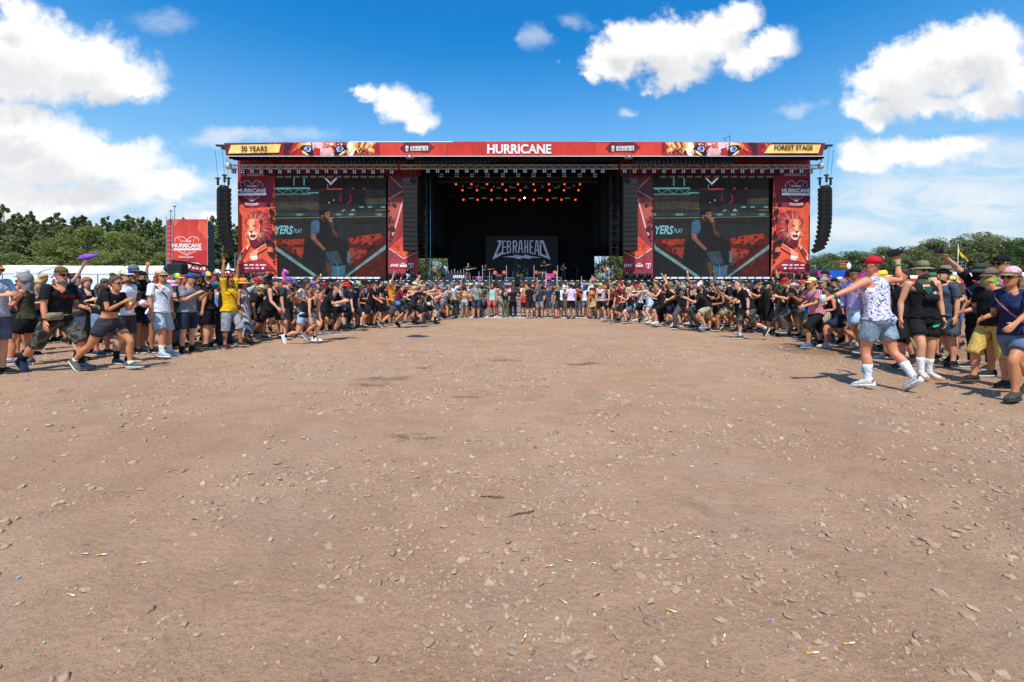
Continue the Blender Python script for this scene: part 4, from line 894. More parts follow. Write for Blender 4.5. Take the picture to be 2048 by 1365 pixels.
def amp(px, w, h, Y, label, col=(.02, .02, .022), z=0):
 t = thing('amplifier', label, 'amplifier', Vector(on_deck(px, Y))+Vector((0, 0, z)), 0, 'amplifiers'); MB().box(-w/2, -.25, 0, w/2, .25, h, bev=.03).build('cabinet', mat('amp_%d' % int(col[0]*100), col, .7, 0, .2), t); MB().box(-w/2+.06, -.262, .06, w/2-.06, -.252, h*.72).build('grille', mat('grille', (.028, .028, .03)), t); MB().box(-w/2+.06, -.262, h*.78, w/2-.06, -.252, h*.92).build('control_panel', GREYM, t)
amp(991, .9, 1.0, 51, 'black amplifier cabinet left of the drums'); amp(1082, .9, 1.15, 50.2, 'tall black amplifier right of the drums'); amp(998, .8, .8, 50.4, 'second amplifier with a pink print left of the drums', (.06, .012, .03));
tag(MB().box(-.6, -.3, 0, .6, .3, .38, bev=.03).build('pink_case', pinkm, loc=Vector(on_deck(1098, 50.5))+Vector((0, 0, .5))), 'pink case lying on the riser right of the drums', 'case')
for px in (958, 1097): tag(MB().box(-.28, -.2, 0, .28, .1, .42, bev=.1).build('stage_monitor', pinkm, loc=on_deck(px, 46.1)), 'magenta floor monitor at the stage edge, %s' % ('left of centre' if px < 1000 else 'right of centre'), 'monitor')
for px in (930+76, 1063, 1013): pass
def light_tube(px, Y, label):
 t = thing('light_pole', label, 'light', on_deck(px, Y), 0, 'upright light poles'); MB().lathe([(.18, 0), (.18, .03), (.03, .05)], 10).build('base', BLACK, t); MB().tube([(0, 0, .03), (0, 0, 1.7)], .035, 6).build('tube', mat('frosted_tube', (.45, .45, .47), .3), t)
for px, w in ((965, 'leftmost'), (1013, 'left of the drums'), (1068, 'right of the drums'), (1115, 'rightmost')): light_tube(px, 48.5, 'thin grey light pole on stage, '+w)
for px, w in ((990, 'left edge of the drum area'), (1008, 'left beside the drums'), (1073, 'right beside the drums'), (1109, 'right part of the stage')):
 t = thing('red_floor_lamp', 'red glowing floor lamp at the '+w, 'stage lamp', on_deck(px, 50.9), 0, 'red floor lamps'); MB().box(-.2, -.1, 0, .2, .2, .9).build('stand', BLACK, t); MB().ball((0, -.12, 1.05), (.2, .1, .2), 10, 6).build('lens', redm, t, True)
def mic_stand(px, Y, h, label):
 t = thing('microphone_stand', label, 'microphone stand', on_deck(px, Y), 0, 'microphone stands'); MB().tube([(0, 0, 0), (0, 0, h)], .014, 5).build('pole', BLACK, t); MB().lathe([(.16, 0), (.16, .025)], 10).build('base', BLACK, t); MB().tube([(0, 0, h), (-.35, -.2, h+.4)], .012, 5).build('boom', BLACK, t); MB().ball((-.37, -.21, h+.42), (.03, .03, .05), 7, 5).build('microphone', BLACK, t)
mic_stand(1034, 46.6, 1.2, 'microphone stand at centre front of the stage'); mic_stand(1154, 47, 1.3, 'microphone stand with long boom at the right of the stage'); mic_stand(966, 47, 1.3, 'microphone stand before the second guitarist')
def table():
 t = thing('merchandise_desk', 'dark blue covered desk with a pale logo at the left of the stage', 'desk', on_deck(916, 48)); MB().box(-1.25, -.4, 0, 1.25, .4, .85, bev=.03).build('cover', mat('desk_cover', (.02, .025, .05), .8), t)
 g = MB(); [g.box(-.45+k*.2, -.415, .3+.04*(k % 2), -.3+k*.2, -.405, .6+.03*(k % 2)) for k in range(6)]; g.build('logo', WHITE, t)
 for k in range(6): MB().tube([(-1.0+k*.32, 0, .85), (-1.0+k*.32, 0, 1.1+.1*(k % 3))], .05, 7).build('bottle', mat('grey_bottle', (.3, .3, .32), .4), None).location = t.location
table()
for o in [o for o in bpy.data.objects if o.name.startswith('bottle')]: tag(o, 'small bottle standing on the dark blue desk on stage', 'bottle', 'bottles on the desk')
def drums():
 t = thing('drum_kit', 'drum kit in front of the band name screen', 'drum kit', Vector(on_deck(1042, 51.6))+Vector((0, 0, .38))); sh = mat('drum_shell', (.22, .16, .03), .35, .2, .2); wh = mat('drum_skin', (.7, .7, .68), .5)
 b = MB().tube([(0, -.55, .3), (0, -.1, .3)], .29, 14); b.build('bass_drum', sh, t, True); MB().tube([(0, -.56, .3), (0, -.551, .3)], .27, 14).build('drum_head', mat('yellow_skin', (.45, .36, .03), .5), t)
 for x, y, z, r, h in ((-.28, -.25, .72, .15, .2), (.25, -.25, .72, .16, .2), (.6, .0, .35, .21, .4), (-.55, .1, .55, .18, .14)): MB().tube([(x, y, z), (x, y, z+h)], r, 12).build('drum', sh, t, True)
 for x, y, z, r in ((-.8, -.2, 1.15, .24), (.75, -.15, 1.2, .26), (-.95, .2, .9, .18), (.45, .3, 1.35, .25)): MB().lathe([(.02, .03), (r, 0), (r, -.005), (.02, -.002)], 14).build('cymbal', mat('brass', (.45, .3, .07), .3, .9), t, loc=(x, y, z), rot=(R(12), R(6), 0)); MB().tube([(x, y, 0), (x, y, z-.01)], .012, 5).build('cymbal_stand', ALU, t)
drums()
# steps from the pit up to the stage
for px, w, s in ((967, 'left', 1), (1105, 'right', -1)):
 t = thing('stage_stairs', 'grey metal stairs down into the pit, %s of centre' % w, 'stairs', (PX(px, 0, 44).x, 44.2, 0)); n = 7
 for k in range(n): MB().box(-.5, -.0+.17*k, .28*(k+1)-.05, .5, .24+.17*k, .28*(k+1)).build('tread', GALV, t)
 for i in (-.53, .53): MB().tube([(i, 0, 1.0), (i, 1.2, DECK+.9)], .025, 5).tube([(i, 0, 0), (i, 0, 1.0)], .025, 5).tube([(i, 1.2, DECK-.3), (i, 1.2, DECK+.9)], .025, 5).build('handrail', ALU, t)
# ------------------------------------------------------------------ woods round the arena
def leaf_mat(name, c1, c2):
 m = bpy.data.materials.new(name); m.use_nodes = True; n = NT(m.node_tree); p = m.node_tree.nodes['Principled BSDF']; p.inputs['Roughness'].default_value = .6; p.inputs['Specular IOR Level'].default_value = .25
 r = n.add('ShaderNodeNewGeometry').outputs['Random Per Island']; oi = n.add('ShaderNodeObjectInfo').outputs['Random']
 o = n.add('ShaderNodeTexCoord').outputs['Object']; f = n.math('ADD', n.math('MULTIPLY', r, .55), n.math('MULTIPLY', n.noise(o, .8, 3), .45))
 c = n.mix(f, c1, c2); c = n.mix(n.math('MULTIPLY', oi, .45), c, tuple(k*q for k, q in zip(c1, (1.25, 1.0, .8))))
 n.l.new(c, p.inputs['Base Color'])
 tr = n.add('ShaderNodeBsdfTranslucent', i_Color=c); mx = n.add('ShaderNodeMixShader', i_0=.28, i_1=p.outputs[0], i_2=tr.outputs[0])
 n.l.new(mx.outputs[0], m.node_tree.nodes['Material Output'].inputs['Surface']); return m
PINE = leaf_mat('pine_needles', (.125, .16, .06), (.29, .33, .13)); FRESH = leaf_mat('fresh_leaves', (.15, .185, .040), (.31, .34, .10)); OLIVE = leaf_mat('olive_leaves', (.13, .15, .052), (.29, .30, .125)); DARKL = leaf_mat('dark_leaves', (.07, .11, .03), (.15, .20, .06))
BARK = mat('pine_bark', (.20, .10, .055), .9, 0, .3, 3); BARKG = mat('grey_bark', (.13, .11, .09), .9, 0, .3, 3)
def cards(C, S, rg, flat=.5, droop=0):
 """leaf cards: C (n,3) centres, S sizes"""
 n = len(C); d = rg.normal(0, 1, (n, 3)); d[:, 2] = d[:, 2]*flat-droop; d /= np.linalg.norm(d, axis=1, keepdims=True); e = np.cross(d, rg.normal(0, 1, (n, 3))); e /= np.linalg.norm(e, axis=1, keepdims=True)
 a = d*S[:, None]; b = e*S[:, None]*.55
 V = np.stack([C-a*.5, C+b*.6, C+a*.7, C-b*.6], 1).reshape(-1, 3); return V, np.arange(n*4).reshape(n, 4)
def pine_proto(k, H=18.0):
 rg = np.random.default_rng(50+k); C = []; S = []; h0 = H*rg.uniform(.16, .34); tr = MB(); nb = 62
 for i in range(nb):
  t = (i+rg.uniform(0, 1))/nb; z = h0+(H-h0)*t; L = (1-t)**.8*H*.235*rg.uniform(.55, 1.2)+.35; a = rg.uniform(0, 6.28); up = .28*(t-.35)
  n = int(60+130*(1-t)); s = rg.uniform(.2, 1, n)**.6; w = .16*L
  C.append(np.stack([cos(a)*L*s+rg.normal(0, w*.6, n), sin(a)*L*s+rg.normal(0, w*.6, n), z+L*up*s-L*.12*s*s+rg.normal(0, .12+.05*L, n)], 1)); S.append(rg.uniform(.22, .54, n))
  if i % 2 == 0: tr.tube([(0, 0, z-.1), (cos(a)*L*.8, sin(a)*L*.8, z+L*up*.8)], [.05, .015], 4)
 C = np.concatenate(C); S = np.concatenate(S); V, F = cards(C, S, rg, .35)
 tr.tube([(0, 0, -.3), (.05, 0, H*.35), (-.05, .05, H*.7), (0, 0, H*.97)], [.24, .18, .10, .03], 7)
 return np_mesh('crown', V, F, [PINE]), tr.mesh('trunk', BARK, True)
def leafy_proto(k, H, R_, matl, dens=1.0, tall=1.0, low=.12):
 rg = np.random.default_rng(90+k); C = []; S = []; nb = int(34*dens)
 tr = MB().tube([(0, 0, -.3), (.1, 0, H*.3), (0, .1, H*.75)], [.22, .17, .05], 7)
 for i in range(nb):
  u = rg.uniform(0, 1); z = H*(low+(.96-low)*u); prof = sin(pi*min(1, (u*.86+.12)))**.65; r = R_*prof*rg.uniform(.35, 1.0)**.6; a = rg.uniform(0, 6.28); c = np.array([r*cos(a), r*sin(a), z]); br = R_*rg.uniform(.20, .36)
  n = int(330*rg.uniform(.6, 1.3)); d = rg.normal(0, 1, (n, 3)); d /= np.linalg.norm(d, axis=1, keepdims=True); rr = br*rg.uniform(.55, 1.08, n)**.7
  C.append(c+d*rr[:, None]*np.array([1, 1, .78*tall])); S.append(rg.uniform(.13, .32, n))
  if i % 2 == 0: tr.tube([(0, .05, z*.55), tuple(c*.6+np.array([0, 0, z*.25])), tuple(c)], [.06, .04, .012], 4)
 C = np.concatenate(C); S = np.concatenate(S); V, F = cards(C, S, rg, .8, .15)
 return np_mesh('crown', V, F, [matl]), tr.mesh('trunk', BARKG, True)
PINES = [pine_proto(k) for k in range(4)]; FR = [leafy_proto(k, 12, 4.2, FRESH) for k in range(3)]; OL = [leafy_proto(10+k, 14, 4.6, OLIVE, 1.15) for k in range(3)]; DK = [leafy_proto(20+k, 10, 4.4, DARKL) for k in range(2)]
def tree(px, ptop, Y, proto, H0, name, label, group, wide=1.0):
 H = EYE+(HZ-ptop)/FP*Y; x = (px-1024)/FP*Y; t = thing(name, label, 'tree', (x, Y, 0), random.uniform(0, 6.28), group); s = H/H0; t.scale = (s*wide, s*wide, s)
 link('crown', proto[0], t); link('trunk', proto[1], t); return t
W_ = ['at the far left edge of the photo', 'second from the left edge', 'beside the left edge group', 'with a pointed tip', 'behind the bright round trees', 'left of the bright round trees', 'over the first bright tree', 'with a forked top', 'between two bright trees', 'over the second bright tree', 'with a flat top', 'with bare lower trunk', 'close to the red tower', 'touching the red tower', 'right of the red tower', 'between tower and stage', 'beside the left loudspeakers']
for i, (px, pt, Y) in enumerate([(-38, 420, 98), (8, 412, 100), (34, 428, 96), (60, 424, 101), (92, 442, 98), (118, 447, 103), (150, 436, 106), (185, 448, 104), (212, 437, 108), (240, 441, 104), (262, 438, 100), (290, 436, 98), (316, 440, 100), (342, 444, 97), (425, 452, 99), (446, 446, 101), (470, 452, 104)]):
 tree(px, pt, Y, PINES[i % 4], 18.0, 'pine_tree', 'tall dark pine in the left woods, '+W_[i], 'pines in the left woods', .9+.25*random.random())
for i, px in enumerate(range(-60, 500, 20)):                 # second row closes the wood
 tree(px+random.uniform(-8, 8), 440+random.uniform(-12, 14), 114+random.uniform(-3, 3), PINES[(i*3+1) % 4], 18.0, 'pine_tree', 'dark pine deeper in the left woods behind the front row', 'pines deeper in the left woods', 1.25)
for i, (px, pt, Y, w) in enumerate([(128, 470, 91, 'leftmost of three'), (172, 456, 92, 'middle and tallest of three'), (245, 464, 90, 'rightmost of three'), (205, 500, 88, 'low one before the gap of the three'), (20, 508, 90, 'low one at the far left'), (335, 505, 90, 'low one left of the red tower')]):
 tree(px, pt, Y, FR[i % 3], 12.0, 'leafy_tree', 'bright green leafy tree before the pines, '+w, 'bright leafy trees', 1.25)
for i, (px, pt, Y, k, w) in enumerate([(1646, 518, 112, 1, 'dark low one beside the right loudspeakers'), (1674, 524, 104, 0, 'low one behind the orange lift'), (1700, 506, 114, 1, 'dark one behind the orange lift'), (1722, 505, 110, 0, 'birch-like one left of the red cap'), (1760, 497, 108, 0, 'behind the raised can'), (1800, 500, 112, 0, 'right of the raised can'), (1836, 492, 110, 0, 'behind the wide camouflage hat'), (1868, 480, 108, 0, 'rounded one left of the yellow flag'), (1905, 478, 112, 0, 'behind the yellow flag'), (1945, 466, 108, 0, 'tallest of the right woods'), (1985, 474, 110, 0, 'right of the tallest one'), (2020, 478, 106, 1, 'dark one near the right edge'), (2062, 486, 110, 1, 'at the right edge of the photo')]):
 tree(px, pt, Y, (OL, DK)[k][i % (3 - k)], (14.0, 10.0)[k], 'leafy_tree', 'olive green leafy tree in the right woods, '+w, 'trees in the right woods', 1.35)
for i, px in enumerate(range(1610, 2140, 42)): tree(px, 512-(px-1610)*.05, 124, OL[i % 3], 14.0, 'leafy_tree', 'leafy tree deeper in the right woods behind the front row', 'trees deeper in the right woods', 1.7)
for i, (px, pt, w) in enumerate([(862, 490, 'leftmost seen past the stage wing'), (884, 486, 'seen through the left stage gap'), (1204, 484, 'seen through the right stage gap'), (1228, 488, 'rightmost seen past the stage wing')]):
 tree(px, pt, 84, FR[i % 3], 12.0, 'leafy_tree', 'sunlit leafy tree behind the stage, '+w, 'trees behind the stage', 1.5)
for nm, xs, Y, dk in (('undergrowth', (-60, 500), 103, DARKL), ('undergrowth', (1600, 2160), 116, OLIVE), ('undergrowth', (820, 1280), 88, FRESH)):
 rg = np.random.default_rng(int(Y)); n = 9000 if xs[1]-xs[0] > 500 else 5000; X = (rg.uniform(*xs, n)-1024)/FP*Y; top = 3.2+2.2*vnoise(X*.35, X*0, int(Y)); z = top*rg.uniform(0, 1, n)**.8
 V, F = cards(np.stack([X, Y+rg.normal(0, 1.3, n), z], 1), rg.uniform(.4, .8, n), rg, .8); tag(link(nm, np_mesh(nm, V, F, [dk])), kind='stuff')
# ------------------------------------------------------------------ tents, tower, far clutter
TENT = mat('tent_fabric', (.80, .80, .80), .6, 0, .04, .5)
def marquee(px0, px1, ptop, pbot, Y, label, eave=.45, bays=6):
 a = PX(px0, 0, Y).x; b_ = PX(px1, 0, Y).x; zt = z_at(ptop, Y); ze = zt*(1-eave*.5); t = thing('marquee_tent', label, 'tent', (a, Y, 0)); L = b_-a; D = 7
 MB().raw([(0, -D/2, ze), (L, -D/2, ze), (L, 0, zt), (0, 0, zt), (0, D/2, ze), (L, D/2, ze), (0, -D/2, ze-.25), (L, -D/2, ze-.25), (0, D/2, ze-.25), (L, D/2, ze-.25)], [(0, 1, 2, 3), (3, 2, 5, 4), (6, 7, 1, 0), (9, 8, 4, 5), (0, 3, 4, 8, 6), (2, 1, 7, 9, 5)]).build('roof', TENT, t)
 for k in range(bays+1): x = L*k/bays; MB().box(x-.08, -D/2+.02, 0, x+.08, -D/2+.16, ze-.26).build('pole', GREYM, t); MB().tube([(x, -D/2, ze+.02), (x, 0, zt+.02)], .035, 4).build('seam', GREYM, t)
 for k in range(bays): MB().box(L*k/bays+.1, -D/2+.05, 0, L*(k+1)/bays-.1, -D/2+.1, ze-.27).build('side_wall', TENT, t)
 return t
marquee(-90, 118, 531, 560, 80, 'long white marquee behind the left crowd, part at the photo edge'); marquee(120, 342, 532, 560, 80.5, 'long white marquee behind the left crowd, part next to the red tower'); marquee(425, 476, 538, 560, 84, 'short white marquee between tower and stage', bays=2)
marquee(1748, 1905, 551, 570, 84, 'low white marquee behind the right crowd, left of the flag', bays=4); marquee(1890, 2090, 545, 570, 82, 'low white marquee behind the right crowd, right of the flag', bays=5)
t = thing('pagoda_tent', 'white pagoda tent with a sharp peak between tower and stage', 'tent', (PX(457, 0, 78).x, 78, 0)); zt = z_at(525, 78)
MB().raw([(-2.2, -2.2, 3.1), (2.2, -2.2, 3.1), (2.2, 2.2, 3.1), (-2.2, 2.2, 3.1), (-.5, -.5, 4.3), (.5, -.5, 4.3), (.5, .5, 4.3), (-.5, .5, 4.3), (0, 0, zt)], [(0, 1, 5, 4), (1, 2, 6, 5), (2, 3, 7, 6), (3, 0, 4, 7), (4, 5, 8), (5, 6, 8), (6, 7, 8), (7, 4, 8), (3, 2, 1, 0)]).build('roof', TENT, t)
MB().box(-2.2, -2.2, 2.8, 2.2, 2.2, 3.08).build('valance', TENT, t)
for i in (-1, 1): MB().box(i*2.1-.06, -2.16, 0, i*2.1+.06, -2.04, 2.79).build('pole', GREYM, t)
tag(MB().tube([(0, 0, 0), (0, 0, z_at(500, 70))], .12, 7).box(-.25, -.1, z_at(503, 70), .25, .1, z_at(500, 70)).build('grey_pole', GREYM, loc=PX(470, 0, 70)-Vector((0, 0, PX(470, 0, 70).z))), 'thin grey pole beside the left lion banner', 'pole')
def delay_tower():
 Y = 62.; t = thing('banner_tower', 'red printed scaffold tower standing in the left background', 'tower', (PX(380, 0, Y).x, Y, 0)); L_ = lambda o: (setattr(o, 'parent', t), setattr(o, 'location', Vector(o.location)-t.location))[0]
 a = px_box(346, 439, 415, 560, Y, .06);
 def add(o): o.parent = t; o.location = Vector(o.location)-t.location; return o
 add(MB().box(*a).build('banner_sheet', print_mat('tower_cloth', lin(206, 66, 56)), None))
 x0 = PX(416, 0, Y).x; zt = z_at(440, Y); add(MB().raw([(x0, Y+.1, 0), (x0-1.35, Y+3.4, 0), (x0-1.35, Y+3.4, zt-.4), (x0, Y+.1, zt)], [(0, 1, 2, 3)]).raw([(x0-.05, Y+.12, 0), (x0-1.4, Y+3.42, 0), (x0-1.4, Y+3.42, zt-.4), (x0-.05, Y+.12, zt)], [(3, 2, 1, 0)]).build('side_cloth', mat('side_mesh', (.035, .035, .042), .8), None))
 xl_ = PX(333.5, 0, Y).x; xm = PX(345, 0, Y).x
 for x in (xl_, xm, PX(415.5, 0, Y).x): add(MB().tube([(x, Y-.05, 0), (x, Y-.05, zt+(.4 if x < 0 else 0))], .05, 5).build('scaffold_pole', GALV, None)); add(MB().tube([(x, Y+3.2, 0), (x, Y+3.2, zt)], .05, 5).build('scaffold_pole', GALV, None))
 for k in range(17): z = .4+k*.62; add(MB().tube([(xl_, Y-.05, z), (xm, Y-.05, z)], .03, 4).build('ladder_rung', GALV, None))
 add(MB().box(*px_box(334, 441, 345.5, 560, Y+.6, .05)).build('back_cloth', print_mat('tower_cloth', lin(206, 66, 56)), None))
 p = Print(Y); WH = (244, 226, 224)
 p.poly([(398, 441), (414.5, 445), (414.5, 480), (395, 458)], (226, 96, 66)); p.poly([(360, 441), (398, 441), (395, 458)], (196, 60, 54)); p.poly([(346.5, 441), (360, 441), (347, 455)], (214, 110, 92)); p.poly([(346.5, 520), (414, 500), (414, 556), (346.5, 556)], (188, 50, 52)); p.poly([(346.5, 470), (362, 462), (414, 500), (346.5, 520)], (210, 70, 58)); p.poly([(352, 535), (380, 520), (414, 530), (400, 550)], (150, 40, 56))
 LN = lambda pts, w: p.line(pts, w, WH)
 LN([(350, 484), (349.5, 478), (357, 474), (367, 474), (374, 481), (381, 474), (391, 474), (398, 478), (397, 484)], .9); LN([(356.5, 475), (363, 484)], .6); LN([(392, 475), (386, 484)], .6); LN([(357, 502), (374, 511), (391, 502)], .9); LN([(368, 502), (374, 511), (380, 502)], .6)
 p.poly([(346.8, 497), (403.5, 496), (403.5, 500.5), (346.8, 501)], WH)
 p.poly([(374, 528), (382, 525), (396, 526), (412, 533), (410, 541), (392, 539), (376, 536)], (250, 206, 196)); p.poly([(378, 529), (388, 528), (408, 536), (392, 536)], (206, 80, 70)); [p.poly([(384+k*6, 529+k), (387+k*6, 529+k), (386+k*6, 536+k)], (120, 40, 52)) for k in range(4)]
 add(p.build('banner_print', None))
 add(lettering('HURRICANE', (346, 487.5, 404, 496), Y, INKW, None, .035, .1)); add(lettering('30 YEARS', (364, 481.5, 383, 485), Y, INKW, None, .02, .1)); add(lettering('STAYS FOREVER', (359, 512.5, 388, 516), Y, INKW, None, .02, .1, arc=1))
 for x, h in ((336, 420), (344, 411)): q = PX(x, 0, Y).x; add(MB().tube([(q, Y+.5, zt-.6), (q, Y+.5, z_at(h, Y))], .035, 5).box(q-.18, Y+.44, z_at(h, Y)-.12, q+.18, Y+.56, z_at(h, Y)).build('mast', BLACK, None))
 q = PX(344, 0, Y).x; add(MB().tube([(q, Y+.5, z_at(413, Y)), (PX(369, 0, Y).x, Y+.4, zt)], .03, 4).build('yellow_stay', mat('stay_yellow', (.55, .65, .08), .5), None))
delay_tower()
# low red podium cloth behind the left crowd, red hoarding behind the right crowd
tag(MB().box(*px_box(345, 546, 476, 580, 56, .1)).build('red_hoarding', print_mat('hoarding', lin(206, 62, 52))), 'red hoarding behind the left crowd below the tower', 'hoarding')
h2 = tag(MB().box(*px_box(1618, 557, 2060, 585, 62, .1)).build('red_hoarding', print_mat('hoarding', lin(206, 62, 52))), 'long red hoarding behind the right crowd', 'hoarding');
o = lettering('HURRICANE', (1668, 562, 1712, 572), 61.9, INKW, h2, .03, .02)
def trailer():
 Y = 74; t = thing('exhibit_trailer', 'blue and magenta trailer behind the right crowd beside the stage', 'trailer', (PX(1680, 0, Y).x, Y, 0))
 def add(o): o.parent = t; o.location = Vector(o.location)-t.location; return o
 add(MB().box(*px_box(1638, 541, 1690, 566, Y, 2.4)).build('body', mat('trailer_blue', lin(24, 84, 190), .4), None)); add(MB().box(*px_box(1636, 542, 1640.5, 566, Y-.1, 2.5)).build('end_panel', mat('trailer_magenta', lin(214, 40, 130), .4), None)); add(MB().box(*px_box(1690, 542.5, 1732, 566, Y-.02, 2.3)).build('pink_body', mat('trailer_pink', lin(190, 40, 140), .4), None)); add(MB().box(*px_box(1621, 546, 1637, 566, Y+.5, 1.5)).build('tractor', mat('tractor_navy', lin(24, 40, 66), .4), None))
 q = Print(Y-.02); q.ell(1655, 551, 3, 3, (120, 150, 230)); q.line([(1659, 549), (1664, 549), (1660, 553), (1664, 553)], 1, (150, 180, 240)); q.ell(1676, 561, 7, 6, (200, 60, 160), a0=pi, a1=2*pi); add(q.build('trailer_print', None))
 for x in (1648, 1656, 1684): add(MB().tube([(PX(x, 0, Y).x, Y-.05, .5), (PX(x, 0, Y).x, Y+.3, .5)], .5, 12).build('wheel', BLACK, None))
trailer()
tag(MB().box(*px_box(1735, 553, 1790, 575, 76, 2)).build('navy_container', mat('container_navy', lin(30, 46, 92), .5)), 'dark blue container behind the red-capped person', 'container')
def lift():
 Y = 88; c = PX(1685, 0, Y).x; t = thing('platform_lift', 'orange platform lift raised above the right crowd', 'lift', (c, Y, 0)); OR = mat('lift_orange', (.62, .17, .03), .5); YE = mat('lift_yellow', (.7, .45, .03), .5); z0 = z_at(534, Y); z1 = z_at(523, Y)
 MB().box(-1.0, -.7, 0, 1.0, .7, 1.1, bev=.1).build('chassis', OR, t); MB().box(-.9, -.6, z0-.1, .9, .6, z0).build('platform', OR, t)
 for k in range(4): MB().tube([(.35 if k % 2 else -.35, 0, 1.1+(z0-1.2)*k/4), (-.35 if k % 2 else .35, 0, 1.1+(z0-1.2)*(k+1)/4)], .10, 5).build('scissor_arm', YE, t); MB().tube([(-.35 if k % 2 else .35, .2, 1.1+(z0-1.2)*k/4), (.35 if k % 2 else -.35, .2, 1.1+(z0-1.2)*(k+1)/4)], .10, 5).build('scissor_arm', YE, t)
 for zz in (z0+.5, z1): MB().tube([(-.9, -.6, zz), (.9, -.6, zz), (.9, .6, zz), (-.9, .6, zz), (-.9, -.6, zz)], .05, 4).build('guard_rail', OR, t)
 for x in (-.9, 0, .9): MB().tube([(x, -.6, z0), (x, -.6, z1)], .05, 4).build('post', OR, t)
 MB().box(-.5, -.2, z0, .5, .3, z0+.75).build('gear', mat('lift_gear', (.25, .16, .06), .7), t)
 for x in (-.7, .7): MB().tube([(x, -.75, .35), (x, .75, .35)], .35, 10).build('wheel', BLACK, t)
lift()
t = thing('oval_sign', 'white oval feather sign on a pole right of the orange lift', 'sign', (PX(1698, 0, 70).x, 70, 0)); MB().tube([(0, 0, 0), (0, 0, z_at(528, 70))], .04, 5).build('pole', GREYM, t); MB().lathe([(.02, z_at(540, 70)), (.28, z_at(537, 70)), (.38, z_at(532, 70)), (.28, z_at(528, 70)), (.02, z_at(525, 70))], 12, sy=.15).build('sign_panel', WHITE, t, True)
def flag():
 Y = 44; t = thing('yellow_flag', 'yellow flag on a tall white pole above the right crowd', 'flag', (PX(1915, 0, Y).x, Y, 0)); z0 = z_at(518, Y); z1 = z_at(489, Y); MB().tube([(0, 0, 0), (.06, 0, z1)], .03, 6).build('pole', WHITE, t); n = 10; V = []; F = []
 out = [(0, 0, 1), (.10, 0, .9), (.22, .05, .55), (.55, .1, .30), (.85, .15, .08), (1.15, .2, -.12)]
 for i, (a, d, b_) in enumerate(out):
  for j in range(4): v = j/3; V.append((.06+a, d+.06*sin(i+j), z0+(z1-z0)*(b_*(1-v)+(b_-.26-.08*i if i < 2 else b_-.30)*v if i else (1-v))))
 F = [(i*4+j, i*4+j+1, (i+1)*4+j+1, (i+1)*4+j) for i in range(5) for j in range(3)]; mi = [1 if i >= 3 and j > 0 else 0 for i in range(5) for j in range(3)]
 link('flag_cloth', np_mesh('flag_cloth', V, F, [mat('flag_yellow', (.75, .55, .02), .7), mat('flag_dark', (.06, .04, .02), .7)], mi, True), t)
flag()
def scaffold():
 Y = 66; t = thing('scaffold_platform', 'small grey scaffold platform behind the yellow flag', 'scaffold', (PX(1919, 0, Y).x, Y, 0)); z0 = z_at(537, Y); z1 = z_at(525, Y)
 for x in (-.9, -.3, .3, .9): MB().tube([(x, 0, 0), (x, 0, z1)], .03, 4).build('pole', GALV, t)
 for z in (z0, (z0+z1)/2, z1): MB().tube([(-.9, 0, z), (.9, 0, z)], .03, 4).build('rail', GALV, t)
 MB().box(-.9, -.3, z0-.1, .9, 1.2, z0-.04).build('floor_board', GALV, t)
scaffold()
# ------------------------------------------------------------------ camera crane above the left crowd
def jib():
 t = thing('camera_crane', 'black camera crane with a long boom reaching over the left crowd', 'camera crane', (PX(560, 0, 30).x, 30, 0)); a = PX(352, 531, 13.2); b_ = PX(505, 556, 21.0); d = b_-a
 def add(o): o.parent = t; o.location = Vector(o.location)-t.location; return o
 up = Vector((0, 0, 1)); s = Vector((0, .17, 0))
 for q in (up*.13+s, up*.13-s, -up*.13+s, -up*.13-s): add(MB().tube([a+q, b_+q], .022, 5).build('boom_tube', BLACK, None))
 lt = MB(); n = 26
 for k in range(n):
  p = a+d*k/n; q = a+d*(k+1)/n
  for sy in (s, -s): lt.tube([p+up*.13*(1 if k % 2 else -1)+sy, q+up*.13*(-1 if k % 2 else 1)+sy], .011, 4, caps=False)
  lt.tube([p+up*.13+s, p+up*.13-s], .011, 4, caps=False)
 o = add(lt.build('lattice', BLACK, None)); o['kind'] = 'stuff'
 h = add(MB().box(-.16, -.16, -.17, .26, .16, .15, bev=.03).tube([(-.13, 0, 0), (-.30, 0, 0)], [.085, .10], 10).box(-.1, -.1, .12, .1, .1, .2, bev=.02).build('camera_head', BLACK, None)); h.location = a-Vector((0, 0, .1))-t.location
 add(MB().tube([a+d*.45+up*.1, a+d*.45+up*.5], .012, 5).build('antenna', BLACK, None)); add(MB().tube([(0, 0, 0), (0, 0, 1.0)], .2, 10).build('column', BLACK, None)).location = (0, 0, 0)
 e = add(MB().tube([b_, b_+d*.25], .10, 8).build('rear_arm', BLACK, None)); add(MB().box(-.3, -.3, -.3, .3, .3, .3, bev=.06).build('counterweight', BLACK, None)).location = b_+d*.26-t.location
jib()
